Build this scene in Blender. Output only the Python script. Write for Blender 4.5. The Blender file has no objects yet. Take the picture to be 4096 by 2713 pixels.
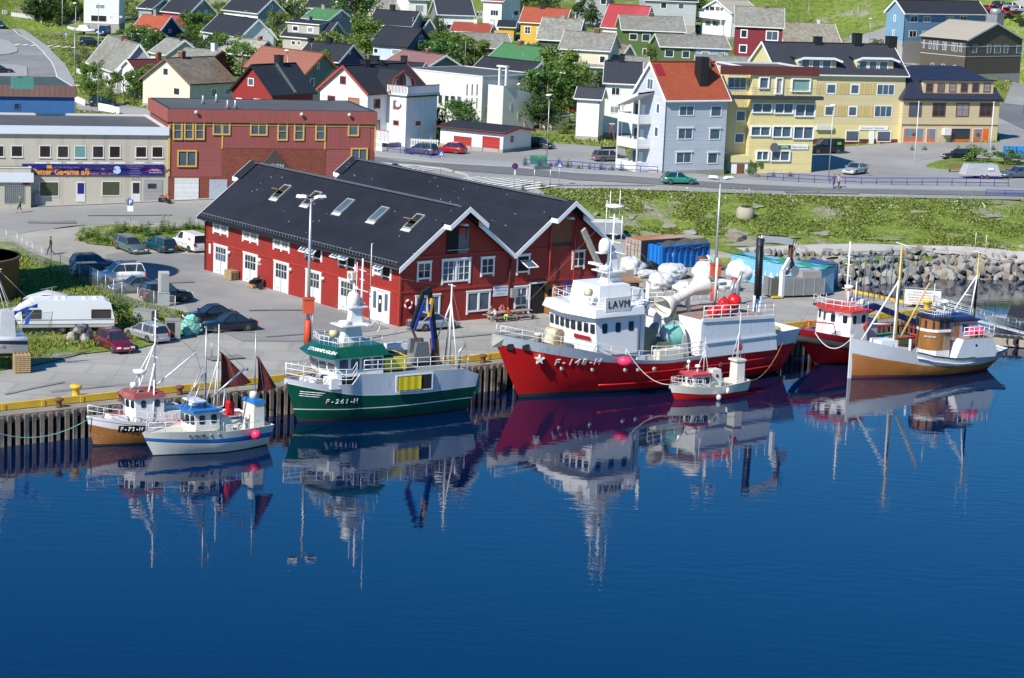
import bpy,bmesh,math,random
import numpy as np
from mathutils import Vector,Matrix,noise as mnoise
R=math.radians
SC=bpy.context.scene
COL=SC.collection
random.seed(7)
F_PX,PITCH,ROLL,CAM_H=9200.0,R(10.6),R(2.43),35.5
IW,IH=4096,2713
cam_d=bpy.data.cameras.new('camera')
cam=bpy.data.objects.new('camera',cam_d)
COL.objects.link(cam)
cam_d.sensor_width=36.0
cam_d.lens=36.0*F_PX/IW
cam_d.clip_start,cam_d.clip_end=1.0,6000.0
cam.location=(0,0,CAM_H)
_c,_s,_cr,_sr=math.cos(PITCH),math.sin(PITCH),math.cos(ROLL),math.sin(ROLL)
_M=np.array([[1,0,0],[0,-_s,-_c],[0,_c,-_s]])
_RM=np.array([[_cr,-_sr,0],[_sr,_cr,0],[0,0,1]])@_M
cam.rotation_euler=Matrix(((_RM[0][0],-_RM[1][0],-_RM[2][0]),(_RM[0][1],-_RM[1][1],-_RM[2][1]),(_RM[0][2],-_RM[1][2],-_RM[2][2]))).to_euler()
SC.camera=cam
SUN_EL,SUN_AZ=41.0,233.0
W_=bpy.data.worlds.new('World');SC.world=W_;W_.use_nodes=True
wn=W_.node_tree
sky=wn.nodes.new('ShaderNodeTexSky');sky.sky_type='NISHITA';sky.sun_disc=False
sky.sun_elevation=R(SUN_EL);sky.sun_rotation=R(90-SUN_AZ)
sky.altitude=0;sky.air_density=1.0;sky.dust_density=0.0;sky.ozone_density=5.0
bg=wn.nodes['Background'];bg.inputs[1].default_value=0.11
hsv=wn.nodes.new('ShaderNodeHueSaturation');hsv.inputs['Saturation'].default_value=1.36;wn.links.new(sky.outputs[0],hsv.inputs['Color']);wn.links.new(hsv.outputs[0],bg.inputs[0])
sun_d=bpy.data.lights.new('sun','SUN');sun_d.energy=5.0;sun_d.angle=R(0.5);sun_d.color=(1.0,.95,.87)
sun=bpy.data.objects.new('sun',sun_d);COL.objects.link(sun)
_to=Vector((math.cos(R(SUN_EL))*math.cos(R(SUN_AZ)),math.cos(R(SUN_EL))*math.sin(R(SUN_AZ)),math.sin(R(SUN_EL))))
sun.rotation_euler=_to.to_track_quat('Z','Y').to_euler()
SC.view_settings.view_transform='Standard';SC.view_settings.look='None'
SC.view_settings.exposure=0.38;SC.view_settings.gamma=1.0
SC.cycles.max_bounces=6;SC.cycles.transparent_max_bounces=8
SC.cycles.use_denoising=True;SC.cycles.denoiser='OPENIMAGEDENOISE';SC.cycles.denoising_input_passes='RGB_ALBEDO_NORMAL'
def ray(x,y):
 d=_RM.T@np.array([(x-IW/2)/F_PX,(y-IH/2)/F_PX,1.0])
 return Vector(d)
def at(x,y,z=0.0):
 d=ray(x,y);t=(z-CAM_H)/d.z
 return Vector((d.x*t,d.y*t,z))
def proj(p):
 v=_RM@np.array([p[0],p[1],p[2]-CAM_H])
 return v[0]/v[2]*F_PX+IW/2,v[1]/v[2]*F_PX+IH/2
_K={'1':(0,0,.4223),'2':(1000,0,.4223),'3':(2000,0,.4223),'4':(3000,0,.46284),'5':(0,500,.4223),'6':(0,1100,.47826),'7':(700,600,.44643),'8':(1600,600,.44643),'9':(1000,1150,.44643),'a':(1900,1000,.41451),'b':(2500,950,.44643),'c':(3100,850,.47839),'d':(0,950,.29979),'e':(2300,700,.29979),'f':(3400,950,.31883),'g':(3396,0,.29979),'m':(0,0,1.7305),'s':(0,0,1)}
def K(k,x,y):
 o=_K[k];return(o[0]+x*o[2],o[1]+y*o[2])
MATS={}
def nd(nt,t,**kw):
 n=nt.nodes.new(t)
 for k,v in kw.items():setattr(n,k,v)
 return n
def mat(name,col,rough=.6,metal=0.0,noise=(3.0,.18),pat=None,bump=0.0,spec=.5,col2=None,coat=0.0,streak=0.0,rustf=0.0,speck=0.0):
 """pat: (kind, pitch[, depth]) with kind vboard hboard brick tile slate plank corr mesh"""
 if name in MATS:return MATS[name]
 m=bpy.data.materials.new(name);m.use_nodes=True;nt=m.node_tree;L=nt.links.new
 b=nt.nodes['Principled BSDF'];b.inputs['Roughness'].default_value=rough;b.inputs['Metallic'].default_value=metal
 b.inputs['Specular IOR Level'].default_value=spec;b.inputs['Coat Weight'].default_value=coat
 uv=nd(nt,'ShaderNodeUVMap');uv.uv_map='UV'
 tc=nd(nt,'ShaderNodeTexCoord')
 def math_(op,a,bb=None,c=None):
  n=nd(nt,'ShaderNodeMath',operation=op)
  for i,v in enumerate((a,bb,c)):
   if v is None:continue
   if isinstance(v,(int,float)):n.inputs[i].default_value=v
   else:L(v,n.inputs[i])
  return n.outputs[0]
 nz=nd(nt,'ShaderNodeTexNoise');nz.inputs['Scale'].default_value=noise[0];nz.inputs['Detail'].default_value=5
 L(tc.outputs['Object'],nz.inputs['Vector'])
 nz2=nd(nt,'ShaderNodeTexNoise');nz2.inputs['Scale'].default_value=noise[0]*.17;nz2.inputs['Detail'].default_value=3
 L(tc.outputs['Object'],nz2.inputs['Vector'])
 s=math_('ADD',nz.outputs[0],nz2.outputs[0])
 val=math_('MULTIPLY_ADD',s,noise[1]*1.6,1-noise[1]*1.6)
 mix=nd(nt,'ShaderNodeMix',data_type='RGBA',blend_type='MIX')
 mix.inputs['A'].default_value=(*col,1);mix.inputs['B'].default_value=(*(col2 or col),1)
 r=nd(nt,'ShaderNodeMapRange');r.inputs[1].default_value=.45;r.inputs[2].default_value=.62
 L(nz2.outputs[0],r.inputs[0]);L(r.outputs[0],mix.inputs['Factor'])
 colout=mix.outputs['Result']
 hgt=None
 if streak:
  mp=nd(nt,'ShaderNodeMapping');mp.inputs['Scale'].default_value=(2.5,.25,1)
  L(uv.outputs[0],mp.inputs[0]);sn=nd(nt,'ShaderNodeTexNoise');sn.inputs['Scale'].default_value=1.5;sn.inputs['Detail'].default_value=4
  L(mp.outputs[0],sn.inputs[0]);sv=math_('MULTIPLY_ADD',sn.outputs[0],streak*2,1-streak)
  val=math_('MULTIPLY',val,sv)
 if pat:
  kind,pitch=pat[0],pat[1];dep=pat[2]if len(pat)>2 else .35
  sp=nd(nt,'ShaderNodeSeparateXYZ');L(uv.outputs[0],sp.inputs[0]);u,v=sp.outputs[0],sp.outputs[1]
  if kind in('vboard','hboard','plank'):
   q=math_('DIVIDE',u if kind=='vboard' else v,pitch)
   fr=math_('FRACT',q);idx=math_('FLOOR',q)
   g=math_('LESS_THAN',fr,.2 if kind!='plank' else .12)
   val=math_('MULTIPLY',val,math_('SUBTRACT',1.0,math_('MULTIPLY',g,dep)))
   wn_=nd(nt,'ShaderNodeTexWhiteNoise',noise_dimensions='1D');L(idx,wn_.inputs['W'])
   val=math_('MULTIPLY',val,math_('MULTIPLY_ADD',wn_.outputs[0],.10,.95))
   hgt=math_('SUBTRACT',1.0,g)
  elif kind=='corr':
   sn=math_('SINE',math_('MULTIPLY',u,2*math.pi/pitch));hgt=math_('MULTIPLY',sn,.5)
   val=math_('MULTIPLY',val,math_('MULTIPLY_ADD',sn,dep*.35,1-dep*.2))
  elif kind in('tile','slate','brick'):
   pv=pitch*(.45 if kind=='brick' else 1.0)
   q=math_('DIVIDE',v,pv);row=math_('FLOOR',q);fv=math_('FRACT',q)
   off=math_('MULTIPLY',math_('MODULO',row,2.0),.5)
   qu=math_('ADD',math_('DIVIDE',u,pitch*(1.3 if kind=='brick' else 1)),off);fu=math_('FRACT',qu);cu=math_('FLOOR',qu)
   g=math_('MAXIMUM',math_('LESS_THAN',fv,.16),math_('LESS_THAN',fu,.1))
   cb=nd(nt,'ShaderNodeCombineXYZ');L(cu,cb.inputs[0]);L(row,cb.inputs[1])
   wn_=nd(nt,'ShaderNodeTexWhiteNoise',noise_dimensions='2D');L(cb.outputs[0],wn_.inputs['Vector'])
   am={'tile':.12,'slate':.38,'brick':.4}[kind]
   val=math_('MULTIPLY',val,math_('MULTIPLY_ADD',wn_.outputs[0],am,1-am/2))
   val=math_('MULTIPLY',val,math_('SUBTRACT',1.0,math_('MULTIPLY',g,dep)))
   hgt=math_('SUBTRACT',1.0,g)
 if rustf:
  mp=nd(nt,'ShaderNodeMapping');mp.inputs['Scale'].default_value=(2.6,.42,1);L(uv.outputs[0],mp.inputs[0]);rn_=nd(nt,'ShaderNodeTexNoise');rn_.inputs['Scale'].default_value=1.3;rn_.inputs['Detail'].default_value=6;rn_.inputs['Roughness'].default_value=.65;L(mp.outputs[0],rn_.inputs[0])
  rr_=nd(nt,'ShaderNodeMapRange');rr_.inputs[1].default_value=.58;rr_.inputs[2].default_value=.74;rr_.inputs[4].default_value=rustf;L(rn_.outputs[0],rr_.inputs[0]);rx=nd(nt,'ShaderNodeMix',data_type='RGBA');L(rr_.outputs[0],rx.inputs['Factor']);L(colout,rx.inputs['A']);rx.inputs['B'].default_value=(.20,.085,.035,1);colout=rx.outputs['Result']
 if speck:
  vo=nd(nt,'ShaderNodeTexVoronoi');vo.inputs['Scale'].default_value=speck;L(uv.outputs[0],vo.inputs['Vector']);sc_=nd(nt,'ShaderNodeSeparateColor');L(vo.outputs['Color'],sc_.inputs[0])
  on=math_('MULTIPLY',math_('LESS_THAN',vo.outputs['Distance'],.085),math_('GREATER_THAN',math_('ADD',sc_.outputs[0],nz2.outputs[0]),1.12));sx_=nd(nt,'ShaderNodeMix',data_type='RGBA');L(on,sx_.inputs['Factor']);L(colout,sx_.inputs['A']);sx_.inputs['B'].default_value=(.3,.3,.3,1);colout=sx_.outputs['Result']
 vm=nd(nt,'ShaderNodeVectorMath',operation='SCALE');L(colout,vm.inputs[0]);L(val,vm.inputs['Scale'])
 L(vm.outputs[0],b.inputs['Base Color'])
 if bump or hgt is not None:
  bp=nd(nt,'ShaderNodeBump');bp.inputs['Distance'].default_value=.02 if not bump else bump
  bp.inputs['Strength'].default_value=.6
  L(hgt if hgt is not None else nz.outputs[0],bp.inputs['Height']);L(bp.outputs[0],b.inputs['Normal'])
 MATS[name]=m
 return m
def srgb(r,g,b):
 f=lambda c:((c/255)/12.92 if c/255<=.04045 else((c/255+.055)/1.055)**2.4)
 return(f(r),f(g),f(b))
class MB:
 def __init__(s):s.v=[];s.f=[];s.m=[];s.sm=[];s.mats=[]
 def mi(s,m):
  if m not in s.mats:s.mats.append(m)
  return s.mats.index(m)
 def poly(s,pts,m,smooth=False):
  i0=len(s.v);s.v+=[tuple(p)for p in pts];s.f.append(tuple(range(i0,i0+len(pts))));s.m.append(s.mi(m));s.sm.append(smooth);return s
 def grid(s,rows,m,smooth=True,closed=False,cap0=False,cap1=False):
  """rows: list of equal-length point lists; m: material or function(i, j)"""
  i0=len(s.v);n=len(rows[0])
  for r_ in rows:s.v+=[tuple(p)for p in r_]
  for i in range(len(rows)-1):
   for j in range(n if closed else n-1):
    a,b=i*n+j,i*n+(j+1)%n
    s.f.append((i0+a,i0+b,i0+b+n,i0+a+n));mm=m(i,j)if callable(m)else m
    s.m.append(s.mi(mm));s.sm.append(smooth)
  mm=m(0,0)if callable(m)else m
  if cap0:s.f.append(tuple(i0+j for j in range(n))[::-1]);s.m.append(s.mi(mm));s.sm.append(False)
  if cap1:s.f.append(tuple(i0+(len(rows)-1)*n+j for j in range(n)));s.m.append(s.mi(mm));s.sm.append(False)
  return s
 def box(s,x0,x1,y0,y1,z0,z1,m,M=None,tx=0,ty=0):
  p=[(x0,y0,z0),(x1,y0,z0),(x1,y1,z0),(x0,y1,z0),(x0+tx,y0+ty,z1),(x1-tx,y0+ty,z1),(x1-tx,y1-ty,z1),(x0+tx,y1-ty,z1)]
  if M is not None:p=[tuple(M@Vector(q))for q in p]
  i0=len(s.v);s.v+=p
  for f in((0,3,2,1),(4,5,6,7),(0,1,5,4),(1,2,6,5),(2,3,7,6),(3,0,4,7)):
   s.f.append(tuple(i0+k for k in f));s.m.append(s.mi(m));s.sm.append(False)
  return s
 def prism(s,poly,z0,z1,m,M=None,mtop=None):
  """poly: xy outline counter-clockwise, extruded z0..z1"""
  n=len(poly);p=[(x,y,z0)for x,y in poly]+[(x,y,z1)for x,y in poly]
  if M is not None:p=[tuple(M@Vector(q))for q in p]
  i0=len(s.v);s.v+=p
  s.f.append(tuple(i0+k for k in range(n))[::-1]);s.m.append(s.mi(m));s.sm.append(False)
  s.f.append(tuple(i0+n+k for k in range(n)));s.m.append(s.mi(mtop or m));s.sm.append(False)
  for k in range(n):
   s.f.append((i0+k,i0+(k+1)%n,i0+n+(k+1)%n,i0+n+k));s.m.append(s.mi(m));s.sm.append(False)
  return s
 def tube(s,pts,r,m,n=6,r1=None,cap=True):
  pts=[Vector(p)for p in pts]
  rows=[]
  for i,p in enumerate(pts):
   d=(pts[min(i+1,len(pts)-1)]-pts[max(i-1,0)])
   d=d.normalized()if d.length>1e-9 else Vector((0,0,1))
   a=d.orthogonal().normalized()if abs(d.z)>.99 else d.cross(Vector((0,0,1))).normalized();b=d.cross(a)
   rr=r+((r1 if r1 is not None else r)-r)*i/max(1,len(pts)-1)
   rows.append([p+(a*math.cos(t)+b*math.sin(t))*rr for t in[2*math.pi*k/n for k in range(n)]])
  return s.grid(rows,m,True,True,cap,cap)
 def bar(s,p0,p1,w,h,m):
  p0,p1=Vector(p0),Vector(p1);d=(p1-p0).normalized()
  a=(d.cross(Vector((0,0,1)))if abs(d.z)<.99 else Vector((1,0,0))).normalized()*w/2;b=a.cross(d).normalized()*h/2
  rows=[[p+a+b,p-a+b,p-a-b,p+a-b]for p in(p0,p1)]
  return s.grid(rows,m,False,True,True,True)
 def lathe(s,prof,m,c=(0,0,0),n=16,axis='z',a0=0,a1=2*math.pi,smooth=True):
  full=abs(a1-a0-2*math.pi)<1e-6
  rows=[]
  for r_,h in prof:
   row=[]
   for k in range(n if full else n+1):
    t=a0+(a1-a0)*k/n;x,y=r_*math.cos(t),r_*math.sin(t)
    q={'z':(x,y,h),'x':(h,x,y),'y':(y,h,x)}[axis]
    row.append((c[0]+q[0],c[1]+q[1],c[2]+q[2]))
   rows.append(row)
  return s.grid(rows,m,smooth,full,prof[0][0]>1e-6 and full,prof[-1][0]>1e-6 and full)
 def ball(s,c,r,m,n=10,sx=1,sy=1,sz=1):
  rows=[]
  for i in range(n//2+1):
   t=math.pi*i/(n//2)
   rows.append([(c[0]+r*sx*math.sin(t)*math.cos(2*math.pi*k/n),c[1]+r*sy*math.sin(t)*math.sin(2*math.pi*k/n),c[2]-r*sz*math.cos(t))for k in range(n)])
  return s.grid(rows,m,True,True)
 def mesh(s,name):
  me=bpy.data.meshes.new(name);me.from_pydata(s.v,[],s.f)
  for m in s.mats:me.materials.append(m)
  me.polygons.foreach_set('material_index',s.m);me.polygons.foreach_set('use_smooth',s.sm)
  uvl=me.uv_layers.new(name='UV');nv=len(me.loops)
  co=np.array(s.v,dtype=float);uv=np.zeros((nv,2));k=0
  for f in s.f:
   p=co[list(f)];q=p[1:]-p[0];nn=np.zeros(3)
   for a in range(len(q)-1):nn+=np.cross(q[a],q[a+1])
   l=np.linalg.norm(nn);nn=nn/l if l>1e-12 else np.array([0,0,1.])
   t=np.array([-nn[1],nn[0],0.]);lt=np.linalg.norm(t)
   t=t/lt if lt>.05 else np.array([1.,0,0]);b=np.cross(nn,t)
   uv[k:k+len(f),0]=p@t;uv[k:k+len(f),1]=p@b;k+=len(f)
  uvl.data.foreach_set('uv',uv.ravel())
  me.validate(clean_customdata=False)
  return me
 def build(s,name,parent=None,loc=None,rot=None,props=None):
  if not s.v:return None
  o=bpy.data.objects.new(name,s.mesh(name));COL.objects.link(o)
  if parent is not None:o.parent=parent
  if loc is not None:o.location=loc
  if rot is not None:o.rotation_euler=(0,0,rot)if isinstance(rot,(int,float))else rot
  for k,v in(props or{}).items():o[k]=v
  return o
def link(o,parent=None):COL.objects.link(o);o.parent=parent;return o
def thing(name,label,cat,loc=(0,0,0),rot=0.0,group=None):
 o=bpy.data.objects.new(name,None);COL.objects.link(o);o.location=loc;o.rotation_euler=(0,0,rot)
 o.empty_display_size=.3
 return tag(o,label,cat,group)
def tag(o,label,cat,group=None,kind=None):
 if label:o['label']=label
 if cat:o['category']=cat
 if group:o['group']=group
 if kind:o['kind']=kind
 return o
def struct(o):o['kind']='structure';return o
def inst(name,me,parent=None,loc=(0,0,0),rot=0.0,sc=1.0):
 o=bpy.data.objects.new(name,me);COL.objects.link(o);o.parent=parent;o.location=loc
 o.rotation_euler=(0,0,rot)if isinstance(rot,(int,float))else rot
 o.scale=(sc,sc,sc)if isinstance(sc,(int,float))else sc
 return o
def copy_tree(o,parent=None,loc=None,rot=None,label=None):
 kids=list(o.children)
 c=o.copy();COL.objects.link(c);c.parent=parent
 if loc is not None:c.location=loc
 if rot is not None:c.rotation_euler=(0,0,rot)
 if label:c['label']=label
 for k in kids:copy_tree(k,c)
 return c
_font={}
def text_mesh(txt,size,m,depth=.012,shear=0.0,bold=0.0,space=1.0):
 cu=bpy.data.curves.new('t','FONT');cu.body=txt;cu.size=size;cu.extrude=depth;cu.align_x='CENTER';cu.align_y='CENTER'
 cu.shear=shear;cu.offset=bold;cu.space_character=space;cu.resolution_u=2
 o=bpy.data.objects.new('t',cu);COL.objects.link(o)
 dg=bpy.context.evaluated_depsgraph_get();me=bpy.data.meshes.new_from_object(o.evaluated_get(dg))
 bpy.data.objects.remove(o);bpy.data.curves.remove(cu)
 me.materials.clear();me.materials.append(m)
 return me
def text(txt,size,m,parent,loc,rot=(R(90),0,0),name='lettering',**kw):
 """rot default: readable from -y"""
 return inst(name,text_mesh(txt,size,m,**kw),parent,loc,rot)
def wrand(a,b):return random.uniform(a,b)
asphalt=mat('asphalt',(.22,.215,.205),.9,noise=(.35,.3),col2=(.26,.25,.235),bump=.01)
asphalt_dark=mat('asphalt_dark',(.135,.137,.14),.9,noise=(.4,.14),col2=(.155,.155,.155))
concrete=mat('concrete',(.34,.325,.29),.9,noise=(.3,.28),col2=(.27,.255,.225),bump=.005,pat=('tile',4.0,.10))
gravel=mat('gravel',(.33,.31,.275),.95,noise=(2.5,.35),col2=(.25,.235,.2),bump=.04)
kerbm=mat('kerb_stone',(.42,.41,.38),.9)
white=mat('white_paint',(.80,.80,.79),.5,noise=(1.5,.05))
whited=mat('white_worn',(.62,.62,.60),.6,noise=(2,.14))
roadwhite=mat('road_marking',(.62,.62,.58),.8,noise=(3,.3))
yellowp=mat('yellow_paint',(.66,.42,.03),.55,noise=(2,.15),col2=(.6,.36,.03))
red_wood=mat('falu_red_boards',(.31,.020,.013),.62,noise=(.5,.2),pat=('vboard',.2,.38),streak=.16,col2=(.25,.024,.017))
red_trim=mat('falu_red_trim',(.33,.028,.017),.6)
roof_felt=mat('roof_felt',(.015,.018,.027),.9,spec=.2,noise=(.5,.45),pat=('plank',1.0,.04),speck=1.3)
glass=mat('glass_dark',(.025,.035,.045),.08,spec=.8,noise=(.6,.5))
glassb=mat('glass_blue',(.07,.11,.15),.08,spec=.8,noise=(.6,.4))
curtain=mat('glass_curtain',(.30,.28,.25),.15,spec=.7,noise=(2,.35))
steel=mat('galvanised_steel',(.42,.44,.45),.42,.55,noise=(2,.15))
rust=mat('rusty_iron',(.16,.07,.035),.85,noise=(4,.4),col2=(.09,.05,.03))
black=mat('black_paint',(.012,.012,.014),.45)
rubber=mat('rubber',(.02,.02,.02),.8)
wood_grey=mat('weathered_timber',(.24,.205,.16),.9,noise=(2,.3),col2=(.15,.12,.09),pat=('plank',.25,.4),streak=.2)
wood_raw=mat('raw_timber',(.42,.29,.15),.8,noise=(4,.2))
wood_var=mat('varnished_timber',(.30,.13,.035),.35,noise=(2,.25),pat=('vboard',.12,.3),coat=.3)
pile_m=mat('pile_timber',(.30,.26,.215),.9,noise=(1.5,.3),col2=(.13,.10,.08),streak=.25)
dark_void=mat('dark_interior',(.012,.011,.010),.9)
UA=R(-52.0);U2=R(37.6)
SP=lambda pts:pts
_ctl=[]
def C3(x,y,z):_ctl.append((x,y,z))
for x in(-60,-40,-20,0,15):
 for y in(175,195,212):C3(x,y,0)
for x,y in((-46,222),(-38,227),(-30,222),(-15,225),(0,230),(10,225),(20,232),(12,245),(25,240),(-22,236),(-8,240)):C3(x,y,0)
for x,y in((-56,236),(-46,236),(-38,240),(-33,240)):C3(x,y,.7)
for x,y,z in((-75,244,.6),(-53,251,1.0),(-39,256,1.7),(-28,259.5,2.2),(-16.5,263,2.7),(-30,250,1.5),(-10,255,2.4),(-14,248,1.6),(2,257,2.6)):C3(x,y,z)
for x,y,z in((26,250.5,.6),(42,252.5,.6),(57,255,.6),(80,258,.6),(120,262,.6),(13,253,.6)):C3(x,y,z)
for x,y,z in((2,264,3.9),(10,265,3.95),(19,267,4),(30,267.5,4),(46,269.5,4),(60,272,4),(90,279,4),(130,288,4)):C3(x,y,z)
for x,y,z in((10,285,4.1),(30,288,4.1),(60,292,4.1),(100,300,4.2),(-10,275,3.6),(-20,285,3.6),(-12,300,3.8),(5,310,4.0),(30,310,4.2),(60,315,4.6),(90,330,5.5)):C3(x,y,z)
def Cm(x,y,z):p=at(x*1.7305,y*1.7305,z);C3(p.x,p.y,z)
for a in((170,205,4.2),(100,160,4.6),(40,190,4.0),(110,110,5.4),(60,70,6.2),(20,40,7),(-30,120,4.6),(230,110,5.6),(300,90,6.5),(200,80,6.4),(250,230,3.6),(430,220,4.2),(600,240,4.0),(380,150,5.5),(500,100,7.5),(470,60,8.5),(620,110,7.5),(560,30,10),(800,300,3.6),(950,330,3.6),(820,210,5.0),(950,180,6),(1000,100,8.0),(930,60,9.5),(750,40,10),(1220,90,8.8),(1180,20,11),(1100,230,4.8),(1250,230,4.6),(1400,290,4.2),(1400,160,6.6),(1650,80,9.5),(1650,20,12),(1420,60,10),(1850,110,9),(1880,60,11),(2000,15,14),(2010,90,9.5),(2200,170,6.5),(2080,200,5.6),(2340,190,6.2),(2350,120,8.5),(2340,40,12),(2367,270,4.6),(2450,250,4.6),(2450,120,9),(-80,30,8),(1600,370,4.2),(2000,390,4.2)):Cm(*a)
for x,y,z in((-250,200,2),(-250,400,10),(-200,700,45),(0,650,36),(200,650,40),(300,400,15),(300,300,5),(0,900,80),(-300,900,80),(300,900,80),(-60,560,17),(60,560,19),(0,540,15.5),(120,520,16.5),(-120,520,16)):C3(x,y,z)
_cp=np.array(_ctl);_n=len(_cp)
def _phi(r2):return .5*r2*np.log(np.maximum(r2,1e-9))
_D=((_cp[:,None,:2]-_cp[None,:,:2])**2).sum(-1)/1e4
_A=np.zeros((_n+3,_n+3));_A[:_n,:_n]=_phi(_D)+np.eye(_n)*2e-4
_A[:_n,_n]=1;_A[:_n,_n+1]=_cp[:,0]/100;_A[:_n,_n+2]=_cp[:,1]/100;_A[_n:,:_n]=_A[:_n,_n:].T
_w=np.linalg.solve(_A,np.concatenate([_cp[:,2],[0,0,0]]))
QA=Vector((-35.4,156.3,0));QU=Vector((math.cos(U2),math.sin(U2),0));QV=Vector((-math.sin(U2),math.cos(U2),0))
def Q(a,b,z=0.0):p=QA+QU*a+QV*b;return Vector((p.x,p.y,z))
def qab(p):d=Vector((p[0],p[1],0))-QA;return d.dot(QU),d.dot(QV)
QEND=94.5
SHORE=[(27,241.5),(36,243.4),(41,246),(47,250.5),(57,253),(80,255.5),(120,259),(400,285),(1500,380)]
def shore_y(x):return float(np.interp(x,[p[0]for p in SHORE],[p[1]for p in SHORE]))
def tz_raw(X,Y):
 X=np.atleast_1d(np.asarray(X,float));Y=np.atleast_1d(np.asarray(Y,float));out=np.empty(len(X))
 for i in range(0,len(X),4000):
  x,y=X[i:i+4000],Y[i:i+4000]
  d=((x[:,None]-_cp[None,:,0])**2+(y[:,None]-_cp[None,:,1])**2)/1e4
  out[i:i+4000]=_phi(d)@_w[:_n]+_w[_n]+_w[_n+1]*x/100+_w[_n+2]*y/100
 return out
def sstep(t):t=np.clip(t,0,1);return t*t*(3-2*t)
def tz(X,Y):
 X=np.atleast_1d(np.asarray(X,float));Y=np.atleast_1d(np.asarray(Y,float))
 h=np.maximum(tz_raw(X,Y),0.0)
 h=np.where(Y<620,h,np.minimum(h,12+(Y-450)*.13))
 a=(X-QA.x)*QU.x+(Y-QA.y)*QU.y;b=(X-QA.x)*QV.x+(Y-QA.y)*QV.y
 inq=sstep(b/3.0+.2)*np.where(a<QEND-1,1,sstep(1-(a-QEND+2)/2.0))
 sy=np.interp(X,[p[0]for p in SHORE],[p[1]for p in SHORE])
 insh=sstep((Y-sy+.6)/3.2)
 land=np.maximum(inq*((b<60)|(X<0)),insh)
 flat=np.where((h<.08),-.03,0)
 return-6+(h+flat+6)*land
def tz1(x,y):return float(tz([x],[y])[0])
def ground(x,y,z0=0.0):
 """the ground point seen at a pixel"""
 d=ray(x,y);ts=np.linspace(140,800,2200);px,py=d.x*ts,d.y*ts;pz=CAM_H+d.z*ts
 h=tz(px,py);k=np.argmax(pz<=h)
 t0,t1=ts[max(k-1,0)],ts[k]
 a0,a1=pz[max(k-1,0)]-h[max(k-1,0)],pz[k]-h[k]
 t=t0+(t1-t0)*a0/max(1e-9,a0-a1)
 return Vector((d.x*t,d.y*t,CAM_H+d.z*t))
def gk(k,x,y):return ground(*K(k,x,y))
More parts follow.
